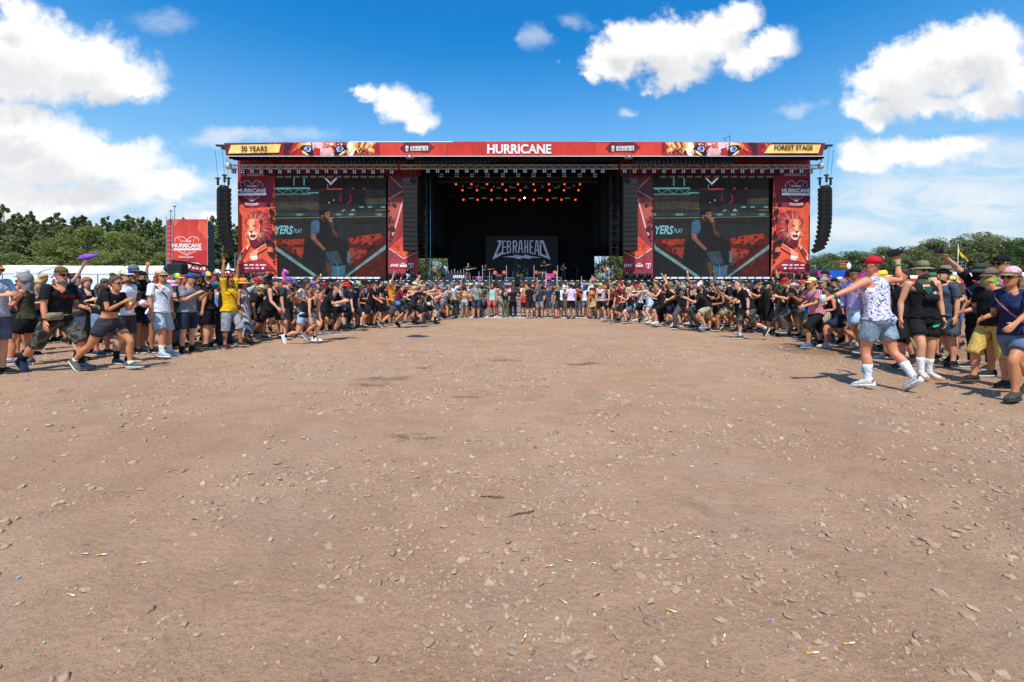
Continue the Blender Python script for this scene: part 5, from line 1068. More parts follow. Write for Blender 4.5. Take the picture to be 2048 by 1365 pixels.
# ------------------------------------------------------------------ crowd barrier before the stage
YB_ = 24.75
def barrier(x, rot, Y, label):
 t = thing('crowd_barrier', label, 'barrier', (x, Y, 0), rot, 'front crowd barriers'); W_b = .98; H = 1.18
 for i in (-1, 1): MB().box(i*W_b/2-.025, -.03, .03, i*W_b/2+.025, .03, H).build('post', ALU, t); MB().tube([(i*W_b/2, .0, H*.8), (i*W_b/2, .95, .06)], .022, 5).build('brace', ALU, t)
 MB().tube([(-W_b/2-.02, -.02, H), (W_b/2+.02, -.02, H)], .04, 8).build('top_rail', ALU, t, True)
 for k in range(6): z = .10+k*.175; MB().box(-W_b/2+.028, -.018, z, W_b/2-.028, .004, z+.135).build('slat', ALU, t)
 MB().box(-W_b/2, -1.15, .012, W_b/2, -.04, .022).build('tread_plate', mat('tread_plate', (.74, .70, .66), .55, .3, .1), t)
 MB().box(-W_b/2+.04, -.06, .35, W_b/2-.04, -.03, .42).build('step', ALU, t)
for k in range(22):
 x = -6.0+k*1.0; px = 1024+x*FP/YB_
 barrier(x, 0, YB_, 'silver crowd barrier panel, number %d counted along the row' % (k+1) if False else 'silver crowd barrier panel behind the people standing before the stage')
# ------------------------------------------------------------------ people: one continuous body mesh, posed, with clothes cut over it
ARMD = {1: Vector((.60, 0, -.80)), -1: Vector((-.60, 0, -.80))}
def joints(sex):
 sw = .182 if sex == 'm' else .158; hw = .098 if sex == 'm' else .10
 J = {}
 for s, n in ((1, 'L'), (-1, 'R')):
  S = Vector((s*sw, .005, 1.435)); d = ARMD[s]
  J['S'+n] = S; J['E'+n] = S+d*.285; J['W'+n] = S+d*.535; J['T'+n] = S+d*.70
  J['H'+n] = Vector((s*hw, 0, .905)); J['K'+n] = Vector((s*.118, -.012, .49)); J['A'+n] = Vector((s*.126, .012, .085)); J['B'+n] = Vector((s*.14, -.15, .03))
 return J
BONES = ['pelvis', 'spine', 'chest', 'neck', 'head'] + [b+s for s in 'LR' for b in ('ua', 'fa', 'ha', 'th', 'sh', 'ft')]
BI = {b: i for i, b in enumerate(BONES)}
def bone_segs(J):
 S = {'pelvis': ((0, 0, .93), (0, 0, 1.02), .165), 'spine': ((0, 0, 1.07), (0, 0, 1.20), .15), 'chest': ((0, 0, 1.26), (0, 0, 1.40), .17), 'neck': ((0, .01, 1.47), (0, 0, 1.53), .058), 'head': ((0, -.01, 1.60), (0, -.005, 1.73), .09)}
 for s in 'LR':
  S['ua'+s] = (J['S'+s], J['E'+s], .055); S['fa'+s] = (J['E'+s], J['W'+s], .042); S['ha'+s] = (J['W'+s], J['T'+s], .045)
  S['th'+s] = (J['H'+s], J['K'+s], .088); S['sh'+s] = (J['K'+s], J['A'+s], .055); S['ft'+s] = (J['A'+s]+Vector((0, -.02, -.03)), J['B'+s], .05)
 return [tuple(np.array(q[:2], float))+(q[2],) for q in (S[b] for b in BONES)]
def seg_dist(P, a, b):
 ab = b-a; t = np.clip(((P-a)@ab)/(ab@ab), 0, 1); return np.linalg.norm(P-(a+t[:, None]*ab), axis=1)
def calc_w(P, J):
 D = np.stack([np.maximum(seg_dist(P, a, b), 1e-4)/r for a, b, r in bone_segs(J)], 1)
 w = D**-7.0; x = P[:, 0]
 for i, b in enumerate(BONES):                       # keep left limbs off the right half and vice versa
  if b[-1] == 'L' and b not in ('pelvis',): w[:, i] *= np.clip(.5+x/.03, 0, 1)
  if b[-1] == 'R' and b not in ('pelvis',): w[:, i] *= np.clip(.5-x/.03, 0, 1)
 return w/w.sum(1, keepdims=True)
def base_body(sex):
 J = joints(sex); b = MB(); f = sex == 'f'
 def loft(rings, n=14):
  V = []; F = []
  for c, u, v in rings:
   c = Vector(c); u = Vector(u); v = Vector(v)
   for k in range(n): V.append(c+u*cos(2*pi*k/n)+v*sin(2*pi*k/n))
  m = len(rings)
  for i in range(m-1):
   for k in range(n): F.append((i*n+k, i*n+(k+1) % n, (i+1)*n+(k+1) % n, (i+1)*n+k))
  F.append(tuple(range(n-1, -1, -1))); F.append(tuple((m-1)*n+k for k in range(n))); b.raw(V, F)
 T = [(.795, 0, .07, .075), (.83, .0, .15, .105), (.88, .005, .172, .122), (.94, .008, .172, .122), (1.01, .0, .158, .108), (1.08, -.004, .146, .100), (1.17, -.006, .152, .105), (1.26, -.004, .168, .116), (1.34, .0, .174, .118), (1.395, .004, .166, .108), (1.435, .008, .135, .088), (1.462, .010, .085, .066), (1.485, .010, .06, .058), (1.55, .0, .054, .056)]
 if f: T = [(z, y, rx*k, ry*(.96)) for (z, y, rx, ry), k in zip(T, (1, 1.04, 1.05, 1.04, .97, .88, .86, .87, .88, .88, .88, .86, .86, .84))]
 loft([((0, y, z), (rx, 0, 0), (0, ry, 0)) for z, y, rx, ry in T], 20)
 for s in (1, -1):
  if f: b.ball((s*.072, -.088, 1.275), (.062, .055, .062), 12, 8)
  else: b.ball((s*.075, -.055, 1.33), (.085, .062, .075), 12, 8)
  b.ball((s*.085, .06, .90), (.085, .075, .095), 12, 8)
  sh = J['SL'] if s > 0 else J['SR']; k = .86 if f else 1
  b.ball((sh.x*.97, sh.y, sh.z-.01), (.064*k, .066*k, .064*k), 12, 8); b.ball((s*.085, .012, 1.432), (.085*k, .055, .045), 12, 8)
 H = [(1.520, -.045, .026, .030), (1.535, -.038, .042, .052), (1.565, -.026, .055, .071), (1.60, -.014, .064, .083), (1.64, -.006, .071, .093), (1.68, 0, .0755, .0985), (1.715, .003, .073, .096), (1.745, .005, .062, .082), (1.765, .006, .043, .057), (1.776, .006, .018, .024)]
 loft([((0, y, z), (rx, 0, 0), (0, ry, 0)) for z, y, rx, ry in H], 18)
 b.ball((0, -.103, 1.633), (.0135, .019, .022), 10, 7); b.ball((0, -.088, 1.665), (.045, .014, .010), 10, 6); b.ball((0, -.083, 1.548), (.02, .016, .014), 10, 6)
 for s in (1, -1): b.ball((s*.078, .008, 1.645), (.010, .020, .030), 8, 6); b.ball((s*.034, -.072, 1.620), (.022, .02, .018), 8, 6)
 for s, n in ((1, 'L'), (-1, 'R')):
  L = [(.93, .092, .0, .085, .100), (.85, .100, .0, .088, .104), (.76, .106, -.004, .083, .096), (.67, .112, -.008, .074, .085), (.58, .116, -.010, .064, .072), (.52, .118, -.012, .057, .064), (.48, .118, -.012, .055, .062), (.44, .119, -.006, .051, .058), (.38, .121, .006, .054, .062), (.32, .122, .012, .054, .061), (.24, .124, .014, .045, .050), (.16, .126, .014, .036, .041), (.10, .126, .012, .034, .042), (.05, .127, .010, .034, .045), (.015, .127, .008, .032, .045)]
  kk = 1.03 if f else 1
  loft([((s*x, y, z), (rx*kk, 0, 0), (0, ry*kk, 0)) for z, x, y, rx, ry in L])
  Ft = [(.055, .030, .030, .030), (.02, .034, .040, .040), (-.05, .036, .036, .036), (-.11, .042, .027, .025), (-.16, .042, .020, .018), (-.185, .028, .014, .014)]
  loft([((s*(.127+.0*y), y, zc), (rx, 0, 0), (0, 0, rz)) for y, rx, rz, zc in Ft], 12)
  S = J['S'+n]; d = ARMD[s]; u = Vector((0, 1, 0)); v = d.cross(u).normalized(); k = .84 if f else 1
  Ar = [(-.03, .050, .052), (.03, .054, .056), (.10, .051, .053), (.18, .046, .048), (.25, .041, .042), (.285, .039, .040), (.33, .041, .043), (.39, .039, .041), (.47, .031, .033), (.53, .024, .030), (.56, .020, .036), (.60, .017, .041), (.635, .014, .039), (.65, .010, .03)]
  loft([(S+d*t, u*(ru*k if t < .5 else ru), v*(rv*k if t < .5 else rv)) for t, rv, ru in Ar], 12)
  th = S+d*.565-u*.03   # thumb, leaving the side of the palm near its base
  b.tube([th, th+d*.035-u*.028, th+d*.068-u*.036], [.013, .0115, .008], 7)
 me = b.mesh('body', []); ob = bpy.data.objects.new('b', me); COL.objects.link(ob)
 rm = ob.modifiers.new('r', 'REMESH'); rm.mode = 'VOXEL'; rm.voxel_size = .0105
 sm = ob.modifiers.new('s', 'SMOOTH'); sm.iterations = 3; sm.factor = .45
 def grab(ratio):
  dm = ob.modifiers.new('d', 'DECIMATE'); dm.ratio = ratio; dm.use_symmetry = True; dm.symmetry_axis = 'X'
  dg = bpy.context.evaluated_depsgraph_get(); m2 = bpy.data.meshes.new_from_object(ob.evaluated_get(dg)); ob.modifiers.remove(dm); return m2
 out = {}
 for lod, tris in (('near', 5200), ('mid', 2300), ('far', 1000)):
  m0 = grab(1.0) if False else None
  n0 = getattr(base_body, 'n0_'+sex, None)
  if n0 is None:
   mm = grab(1.0); mm.calc_loop_triangles(); n0 = len(mm.loop_triangles); setattr(base_body, 'n0_'+sex, n0); bpy.data.meshes.remove(mm)
  m2 = grab(tris/n0); bm = bmesh.new(); bm.from_mesh(m2); bpy.data.meshes.remove(m2)
  def cut(pt, no, test):
   fs = [q for q in bm.faces if test(q.calc_center_median())]
   es = set(e for q in fs for e in q.edges); vs_ = set(w for q in fs for w in q.verts)
   bmesh.ops.bisect_plane(bm, geom=list(vs_)+list(es)+fs, dist=.0012, plane_co=pt, plane_no=no)
  def is_arm(c):
   s = 'L' if c.x > 0 else 'R'; d = ARMD[1 if c.x > 0 else -1]; q = c-J['S'+s]; t = q.dot(d); return t > .03 and (q-d*t).length < .075
  cuts = [.98, 1.02, .90, 1.14] + [.70, .62, .54, .42, .12, .20, .29] if lod != 'far' else [1.0, .54, .12, .90, .70]
  for z in cuts: cut((0, 0, z), (0, 0, 1), lambda c: not is_arm(c))
  cut((0, 0, 1.478), (0, -.45, 1), lambda c: 1.40 < c.z < 1.55 and abs(c.x) < .15)
  if lod != 'far':
   cut((0, 0, 1.41), (0, -.9, 1), lambda c: 1.2 < c.z < 1.55 and abs(c.x) < .13)
   for s in (1, -1): cut((s*.128, 0, 0), (1, 0, 0), lambda c: c.x*s > .08 and c.z > 1.30)
  for s, n in ((1, 'L'), (-1, 'R')):
   for t in ((.13, .19, .53) if lod != 'far' else (.17,)):
    cut(J['S'+n]+ARMD[s]*t, ARMD[s], lambda c: is_arm(c) and c.x*s > 0)
  cut((0, 0, 1.655), (0, 1.0, 1), lambda c: c.z > 1.5);
  if lod != 'far': cut((0, 0, 1.540), (0, .5, 1), lambda c: c.z > 1.5)
  bmesh.ops.triangulate(bm, faces=bm.faces[:]); bm.verts.index_update(); bm.normal_update()
  V = np.array([q.co for q in bm.verts]); N = np.array([q.normal for q in bm.verts]); Tn = np.array([[q.index for q in p.verts] for p in bm.faces]); bm.free()
  Wt = calc_w(V, J)
  B = dict(V=V, N=N, T=Tn, W=Wt, J=J, n=len(V), sex=sex, lod=lod, extraV=None, M=np.zeros(len(Tn), int))
  e = MB(); eb = []
  if lod != 'far':
   for s, n in ((1, 'L'), (-1, 'R')):
    d = ARMD[s]; u = Vector((0, 1, 0)); inw = Vector((-.8*s, 0, -.6)); base = J['S'+n]+d*.628
    if lod == 'near':
     for k, (o, L) in enumerate(((-.030, .070), (-.010, .080), (.010, .074), (.029, .058))):
      p = base+u*o; a0 = len(e.V); e.tube([p, p+d*L*.45+inw*.004, p+d*L*.78+inw*.016, p+d*L+inw*.030], [.0098, .0092, .0082, .006], 5); eb += ['ha'+n]*(len(e.V)-a0)
    else:
     for o, L in ((-.02, .074), (.018, .068)): p = base+u*o; a0 = len(e.V); e.tube([p, p+d*L*.5, p+d*L+inw*.026], [.016, .015, .010], 5); eb += ['ha'+n]*(len(e.V)-a0)
   nf = len(e.F)
   for s in (1, -1): a0 = len(e.V); e.ball((s*.032, -.086, 1.652), (.0145, .010, .0085), 7, 5, 1); eb += ['head']*(len(e.V)-a0)
   for s in (1, -1): a0 = len(e.V); e.cbox((s*.032, -.097, 1.651), (.010, .004, .010), 2); eb += ['head']*(len(e.V)-a0); a0 = len(e.V); e.cbox((s*.033, -.096, 1.673), (.036, .010, .007), 2); eb += ['head']*(len(e.V)-a0)
   a0 = len(e.V); e.ball((0, -.0925, 1.592), (.024, .009, .008), 9, 5, 3); eb += ['head']*(len(e.V)-a0)
  if e.V:
   tri = []; mi = []
   for F_, m_ in zip(e.F, e.M):
    for k in range(1, len(F_)-1): tri.append((F_[0], F_[k], F_[k+1])); mi.append(m_)
   EV = np.array([tuple(v) for v in e.V]); EW = np.zeros((len(EV), len(BONES))); EW[np.arange(len(EV)), [BI[q] for q in eb]] = 1
   B['aV'] = np.concatenate([V, EV]); B['aW'] = np.concatenate([Wt, EW]); B['aT'] = np.concatenate([Tn, np.array(tri)+len(V)]); B['aM'] = np.concatenate([np.zeros(len(Tn), int), np.array(mi)])
  else: B['aV'], B['aW'], B['aT'], B['aM'] = V, Wt, Tn, np.zeros(len(Tn), int)
  c = V[Tn].mean(1); wf = Wt[Tn].mean(1); dom = wf.argmax(1)
  arm = np.zeros(len(c), bool); ta = np.zeros(len(c))
  for s, n in ((1, 'L'), (-1, 'R')):
   a = np.array(J['S'+n]); d = np.array(ARMD[s]); t = (c-a)@d; r = np.linalg.norm((c-a)-t[:, None]*d, axis=1)
   q = (t > .03) & (r < .08) & (c[:, 0]*s > 0); arm |= q; ta = np.where(q, t, ta)
  B.update(c=c, arm=arm, ta=ta, head=(c[:, 2] > 1.50) & ~arm)
  out[lod] = B
 bpy.data.objects.remove(ob); return out
BODY = {'m': base_body('m'), 'f': base_body('f')}
# ---- poses: (outwards, forwards, up) directions for each limb
ARM = {'hang': ((.16, .02, -1), (.05, .18, -1)), 'hang2': ((.28, -.12, -1), (.10, .15, -1)), 'bent': ((.2, -.1, -1), (-.1, .9, -.2)), 'clap': ((.12, .35, -.9), (-.42, .85, .25)), 'phone': ((.12, .3, -1), (-.3, .85, .55)),
       'up': ((.30, .05, .95), (-.05, .1, 1)), 'upb': ((.8, .1, .45), (.0, .25, 1)), 'fist': ((.45, .3, .6), (.05, .25, 1)), 'point': ((.25, .75, .5), (.1, .8, .55)), 'wide': ((1, .1, -.05), (1, .2, .12)), 'widelow': ((.85, -.1, -.5), (.8, .2, -.45)),
       'reach': ((.1, 1, -.15), (-.05, 1, .05)), 'hips': ((.75, -.2, -.75), (-.75, .4, -.35)), 'cross': ((.15, .3, -1), (-.9, .5, .12)), 'runf': ((.15, .55, -.8), (-.2, .85, .45)), 'runb': ((.25, -.75, -.6), (.05, .35, -.95)), 'face': ((.25, .5, -.8), (-.3, .25, .95)),
       'pocket': ((.4, -.1, -.9), (-.25, .25, -.95)), 'guiL': ((.45, .2, -.85), (.35, .85, .15)), 'guiR': ((.5, -.1, -.85), (-.7, .6, -.25)), 'knee': ((.12, .5, -.85), (-.1, .35, -.95)), 'raise': ((.7, .35, .25), (.1, .2, 1)), 'low': ((.6, .35, -.75), (.5, .6, -.5)), 'armback': ((.5, -.7, -.5), (.35, -.7, -.6))}
LEG = {'st': ((.06, .02, -1), (.02, -.03, -1), 0), 'wide': ((.22, .04, -1), (.12, -.06, -1), 0), 'fwd': ((.05, .42, -.92), (.03, .05, -1), 0), 'back': ((.06, -.25, -1), (.02, -.55, -.85), 30), 'bent': ((.1, .45, -.9), (.05, -.32, -.95), 0), 'deep': ((.15, .85, -.6), (.08, -.45, -.9), 0),
       'runf': ((.05, .85, -.55), (.03, -.2, -1), -5), 'runb': ((.05, -.25, -.95), (.03, -.95, -.35), 65), 'push': ((.05, -.5, -.85), (.03, -.72, -.68), 38), 'lunge': ((.06, .7, -.72), (.03, .0, -1), 0), 'cross': ((-.06, .12, -1), (-.02, -.1, -1), 0), 'kick': ((.05, .15, -1), (.03, -.85, -.55), 50)}
def PO(aL='hang', aR='hang', lL='st', lR='st', lean=0, tw=0, side=0, hp=0, hy=0): return dict(aL=aL, aR=aR, lL=lL, lR=lR, lean=lean, tw=tw, side=side, hp=hp, hy=hy)
def Mx(q, ax): return np.array(Matrix.Rotation(R(q), 3, ax))
def align(a, b):
 a = Vector(a).normalized(); b = Vector(b).normalized(); return np.array(a.rotation_difference(b).to_matrix())
def skeleton(p, J):
 Rb = {}; Pb = {}
 ln = p['lean']; Rp = Mx(ln*.42, 'X')@Mx(p['side']*.3, 'Y'); Rs = Mx(ln*.75, 'X')@Mx(p['side']*.7, 'Y')@Mx(p['tw']*.5, 'Z'); Rc = Mx(ln, 'X')@Mx(p['side'], 'Y')@Mx(p['tw'], 'Z')
 Rh = Mx(p['hy']+p['tw'], 'Z')@Mx(ln*.35+p['hp'], 'X'); Rn = Mx(p['tw']+p['hy']*.4, 'Z')@Mx(ln*.75+p['hp']*.4, 'X')
 A = lambda *v: np.array(v, float)
 piv = {'pelvis': A(0, 0, .93), 'spine': A(0, 0, 1.05), 'chest': A(0, 0, 1.23), 'neck': A(0, .01, 1.46), 'head': A(0, .0, 1.54)}
 Rb['pelvis'] = Rp; Pb['pelvis'] = piv['pelvis'].copy()
 def ch(b, par, R_): Rb[b] = R_; Pb[b] = Pb[par]+Rb[par]@(piv[b]-piv[par])
 ch('spine', 'pelvis', Rs); ch('chest', 'spine', Rc); ch('neck', 'chest', Rn); ch('head', 'neck', Rh)
 for s, n in ((1, 'L'), (-1, 'R')):
  for b, j in (('ua', 'S'), ('fa', 'E'), ('ha', 'W'), ('th', 'H'), ('sh', 'K'), ('ft', 'A')): piv[b+n] = np.array(J[j+n], float)
  a = p['a'+n]; u, f = ARM[a] if isinstance(a, str) else a
  D = lambda v: Mx(p['tw'], 'Z')@A(v[0]*s, -v[1], v[2])
  ch('ua'+n, 'chest', align(ARMD[s], D(u))); lift = max(0, Vector(u).normalized().z+.25)
  Pb['ua'+n] = Pb['ua'+n]+Rc@A(-s*.02*lift, 0, .075*lift)
  ch('fa'+n, 'ua'+n, align(ARMD[s], D(f))); ch('ha'+n, 'fa'+n, Rb['fa'+n])
  l = p['l'+n]; t, q, fp = LEG[l] if isinstance(l, str) else l
  rt = J['K'+n]-J['H'+n]; rs = J['A'+n]-J['K'+n]; Dl = lambda v: A(v[0]*s, -v[1], v[2])
  ch('th'+n, 'pelvis', align(rt, Dl(t))); ch('sh'+n, 'th'+n, align(rs, Dl(q))); ch('ft'+n, 'sh'+n, Mx(s*9, 'Z')@Mx(fp, 'X'))
 Pb['head'] = Pb['head']-Rb['neck']@A(0, 0, .016); Rb['head'] = Rb['head']*1.02
 M = np.stack([Rb[b] for b in BONES]); T = np.stack([Pb[b]-Rb[b]@piv[b] for b in BONES])
 return M, T
def skin(V, Wt, M, T):
 return np.einsum('nb,bij,nj->ni', Wt, M, V)+Wt@T
def bulk_fn(V, bulk, belly):
 """heavier or slighter build, in the rest pose"""
 if not bulk and not belly: return V
 V = V.copy(); z = V[:, 2]; g = np.exp(-((z-1.12)/.17)**2)*(np.abs(V[:, 0]) < .24)
 V[:, 1] += np.where(V[:, 1] < .02, -belly*g*np.clip(1-np.abs(V[:, 0])/.22, 0, 1)**.5, 0); V[:, 0] *= 1+(bulk*.8+belly*.9)*g
 tors = (z > .8) & (z < 1.46) & (np.abs(V[:, 0]) < .22); V[:, 1] = np.where(tors, V[:, 1]*(1+bulk*.6), V[:, 1])
 leg = z < .9
 cx = np.sign(V[:, 0])*.118; V[:, 0] = np.where(leg, cx+(V[:, 0]-cx)*(1+bulk*.7*np.clip(z/.4, 0, 1)), V[:, 0]); V[:, 1] = np.where(leg & (z > .1), V[:, 1]*(1+bulk*.6), V[:, 1])
 return V
def subset(B, sel, off, hem=True):
 """clothing: the body's own faces, lifted off it; returns rest vertices, weights, faces"""
 T = B['T'][sel]; ids, inv = np.unique(T, return_inverse=True); T2 = inv.reshape(-1, 3)
 P = B['V'][ids]; N = B['N'][ids]; V = off(P, N); W = B['W'][ids]
 F = T2
 if hem:
  E = np.concatenate([T2[:, [0, 1]], T2[:, [1, 2]], T2[:, [2, 0]]]); key = np.sort(E, 1); _, ix, cnt = np.unique(key[:, 0]*100000+key[:, 1], return_index=True, return_counts=True)
  be = E[ix[cnt == 1]]; bv, binv = np.unique(be, return_inverse=True); binv = binv.reshape(-1, 2); n = len(V)
  V = np.concatenate([V, P[bv]+N[bv]*.0015]); W = np.concatenate([W, W[bv]])
  q = np.stack([be[:, 1], be[:, 0], binv[:, 0]+n, binv[:, 1]+n], 1); F = np.concatenate([F, q[:, [0, 1, 2]], q[:, [0, 2, 3]]])
 return V, W, F
def wr(P, s=9, a=.007, seed=0):
 return ((vnoise(P[:, 0]*s*2+P[:, 1]*s*1.3+seed, P[:, 2]*s+P[:, 1]*s, seed)-.5)*2*a)[:, None]
def top_geo(B, kind, seed=0):
 c, arm, ta, head = B['c'], B['arm'], B['ta'], B['head']; far = B['lod'] == 'far'; z = c[:, 2]; x = np.abs(c[:, 0])
 neck = (z < 1.478+.45*c[:, 1]) | ((x > .098) & (z < 1.53)); low = (z < 1.41+.9*c[:, 1]) | (z < 1.35)
 hem = {'tee': .90, 'loose': .90, 'tank': .90, 'crop': 1.14, 'cropped_tank': 1.14, 'long': .90, 'bikini': 1.14, 'tuck': .98, 'dresstop': .98}.get(kind, .90)
 if far and hem > .95: hem = 1.0
 body = (z > hem-.0) & ~arm & neck & ~head
 sleeve = arm & (ta < (.53 if kind == 'long' else .19 if kind in ('loose', 'tee') else .13)) if not far else arm & (ta < .17)
 if kind in ('tank', 'cropped_tank', 'bikini', 'dresstop'):
  body &= (x < .128) | (z < 1.335) if not far else True
  if not far: body &= low | (x > .055)
  sel = body
  if kind == 'bikini': sel = body & (z < 1.33) & (z > 1.20) if not far else body & (z < 1.35) & (z > 1.15)
 else: sel = body | sleeve
 lo = {'loose': .030, 'tee': .020, 'long': .018, 'tank': .015, 'crop': .014, 'tuck': .014}.get(kind, .006)
 if B['sex'] == 'f': lo *= .7
 J = B['J']
 def off(P, N):
  h = np.clip((1.36-P[:, 2])/.4, 0, 1); side = np.zeros(len(P))
  for s, n in ((1, 'L'), (-1, 'R')):
   q = P-np.array(J['S'+n]); t = q@np.array(ARMD[s]); r = np.linalg.norm(q-t[:, None]*np.array(ARMD[s]), axis=1); side = np.where((t > .02) & (r < .075) & (P[:, 0]*s > 0), np.clip(t/.18, 0, 1), side)
  o = .007+lo*h**1.2+side*lo*.75
  Q = P+N*o[:, None]*np.array([1, 1, .35])
  if kind in ('loose', 'tee', 'tank', 'long', 'tuck') :
   rx, ry = (.176, .126) if B['sex'] == 'm' else (.155, .118); rr = np.sqrt((Q[:, 0]/rx)**2+((Q[:, 1])/ry)**2); m = (side == 0) & (P[:, 2] < 1.34) & (rr < 1)
   k = np.where(m, 1+(1/np.maximum(rr, .3)-1)*(.85 if kind != 'tank' else .7)*np.clip((1.34-P[:, 2])/.12, 0, 1), 1); Q[:, :2] *= k[:, None]
  return Q+N*wr(P, 8, .010 if not far else .005, seed)
 return subset(B, sel, off)
def bottom_geo(B, kind, seed=0):
 c, arm, z = B['c'], B['arm'], B['c'][:, 2]; far = B['lod'] == 'far'
 end = {'shorts': .54, 'short': .70, 'mid': .62, 'long_shorts': .42, 'pants': .12, 'leggings': .12, 'hot': .70}[kind]
 if far: end = .54 if end in (.54, .62, .42) else .70 if end == .70 else .12
 up = 1.02 if not far else 1.0
 sel = (z > end) & (z < up) & ~arm; fl = {'shorts': .075, 'short': .045, 'mid': .060, 'long_shorts': .06, 'pants': .022, 'leggings': 0, 'hot': .02}[kind]; b0 = {'leggings': .003, 'hot': .005, 'pants': .014}.get(kind, .011)
 def off(P, N):
  f = np.clip(.93-P[:, 2], 0, .5)*fl; Q = P+N*(b0+f)[:, None]*np.array([1, 1, .2]); return Q+N*wr(P, 11,   .010 if kind not in ('leggings', 'hot') else .002, seed+3)
 return subset(B, sel, off)
def skirt_geo(B, z0, z1, flare, seed=0, top=1.02):
 n = 28; zs = np.linspace(top, z1, 14); V = []; J = B['J']
 for i, z in enumerate(zs):
  t = (top-z)/(top-z1)
  for k in range(n):
   a = 2*pi*k/n; fo = 1+.05*sin(5*a+seed)*t+.03*sin(11*a)*t; rx = ((.150 if z > 1.06 else .186)+flare*t)*fo; ry = ((.122 if z > 1.06 else .138)+flare*t*.8)*fo
   V.append((rx*cos(a), ry*sin(a)+.005, z))
 V = np.array(V); F = [(i*n+k, i*n+(k+1) % n, (i+1)*n+(k+1) % n, (i+1)*n+k) for i in range(13) for k in range(n)]; F = [(a, d, c_, b_) for a, b_, c_, d in F]
 F = np.array([t for a, b_, c_, d in F for t in ((a, b_, c_), (a, c_, d))])
 W = np.zeros((len(V), len(BONES))); sd = np.clip(.5+V[:, 0]/.22, 0, 1); dn = np.clip((.96-V[:, 2])/.2, 0, 1)*.8; sh = np.clip((.52-V[:, 2])/.2, 0, 1)*.5
 W[:, BI['pelvis']] = 1-dn; W[:, BI['thL']] = dn*sd*(1-sh); W[:, BI['thR']] = dn*(1-sd)*(1-sh); W[:, BI['shL']] = dn*sd*sh; W[:, BI['shR']] = dn*(1-sd)*sh
 return V, W, F
def rigid(mb, bone):
 V = np.array([tuple(v) for v in mb.V]); F = np.array([(f[0], f[k], f[k+1]) for f in mb.F for k in range(1, len(f)-1)]); Mi = np.array([m for f, m in zip(mb.F, mb.M) for k in range(1, len(f)-1)])
 W = np.zeros((len(V), len(BONES))); W[:, BI[bone]] = 1; return V, W, F, Mi
def shoe_mb(s, high=False, far=False):
 b = MB(); n = 10 if not far else 7; rings = [(.082, .030, .0, .075), (.06, .040, .0, .105 if not high else .15), (.015, .043, .0, .100 if not high else .15), (-.04, .043, .0, .085), (-.10, .047, .0, .062), (-.15, .047, .0, .050), (-.185, .036, .004, .036), (-.20, .018, .008, .024)]
 V = []
 for y, rx, z0, z1 in rings:
  for k in range(n): a = 2*pi*k/n; c, q = cos(a), sin(a); V.append((s*.130+rx*(abs(c)**.75)*(1 if c > 0 else -1), y, (z0+z1)/2+(z1-z0)/2*(abs(q)**.7)*(1 if q > 0 else -1)+.008))
 F = [(i*n+k, i*n+(k+1) % n, (i+1)*n+(k+1) % n, (i+1)*n+k) for i in range(len(rings)-1) for k in range(n)]+[tuple(range(n)), tuple((len(rings)-1)*n+k for k in range(n-1, -1, -1))]
 b.raw(V, [f[::-1] for f in F])
 pr = [(.088, .026), (.07, .042), (.0, .046), (-.06, .047), (-.12, .051), (-.17, .047), (-.205, .026), (-.212, .008)]; P = [(s*.130+w, y) for y, w in pr]+[(s*.130-w, y) for y, w in pr[::-1]]; m = len(P)
 b.raw([(x, y, -.008) for x, y in P]+[(x, y, .022) for x, y in P], [tuple(range(m))[::-1], tuple(range(m, 2*m))]+[(i, (i+1) % m, m+(i+1) % m, m+i) for i in range(m)], 1)
 return b
HC = Vector((0, .003, 1.69))
def dome(b, rx, ry, rz, z0=1.685, n=14, m=5, mi=0, yc=.004, z1=None, f=1.0):
 prof = [(cos(pi/2*i/m), sin(pi/2*i/m)) for i in range(m)]; V = []; F = []
 for r, h in prof:
  for k in range(n): V.append((rx*r*cos(2*pi*k/n), yc+ry*r*sin(2*pi*k/n), z0+rz*h**f))
 V.append((0, yc, z0+rz)); t = len(V)-1
 F = [(i*n+k, i*n+(k+1) % n, (i+1)*n+(k+1) % n, (i+1)*n+k) for i in range(m-1) for k in range(n)]+[((m-1)*n+k, (m-1)*n+(k+1) % n, t) for k in range(n)]+[tuple(range(n-1, -1, -1))]
 return b.raw(V, F, mi)
def brim(b, d, L=.085, w=.075, z=1.69, mi=0, tilt=-.12, y0=.085):
 n = 7; V = []
 for h in (0, .009):
  for i in range(n):
   a = -1.15+2.3*i/(n-1); V.append((w*sin(a)/sin(1.15), -d*(y0*cos(a)+.012), z+h-.010*(abs(a)/1.15)**2))
  for i in range(n):
   a = -1.15+2.3*i/(n-1); V.append((w*.93*sin(a)/sin(1.15), -d*(y0*cos(a)+L*(.35+.65*cos(a*1.2))), z+h+tilt*L-.014*(abs(a)/1.15)**2))
 F = []
 for i in range(n-1): F += [(i, i+1, n+i+1, n+i), (2*n+i, 3*n+i, 3*n+i+1, 2*n+i+1), (n+i, n+i+1, 3*n+i+1, 3*n+i), (i+1, i, 2*n+i, 2*n+i+1)]
 F += [(0, n, 3*n, 2*n), (n-1, 2*n-1+2*n-2*n, 4*n-1, 3*n-1)]
 return b.raw(V, F, mi)
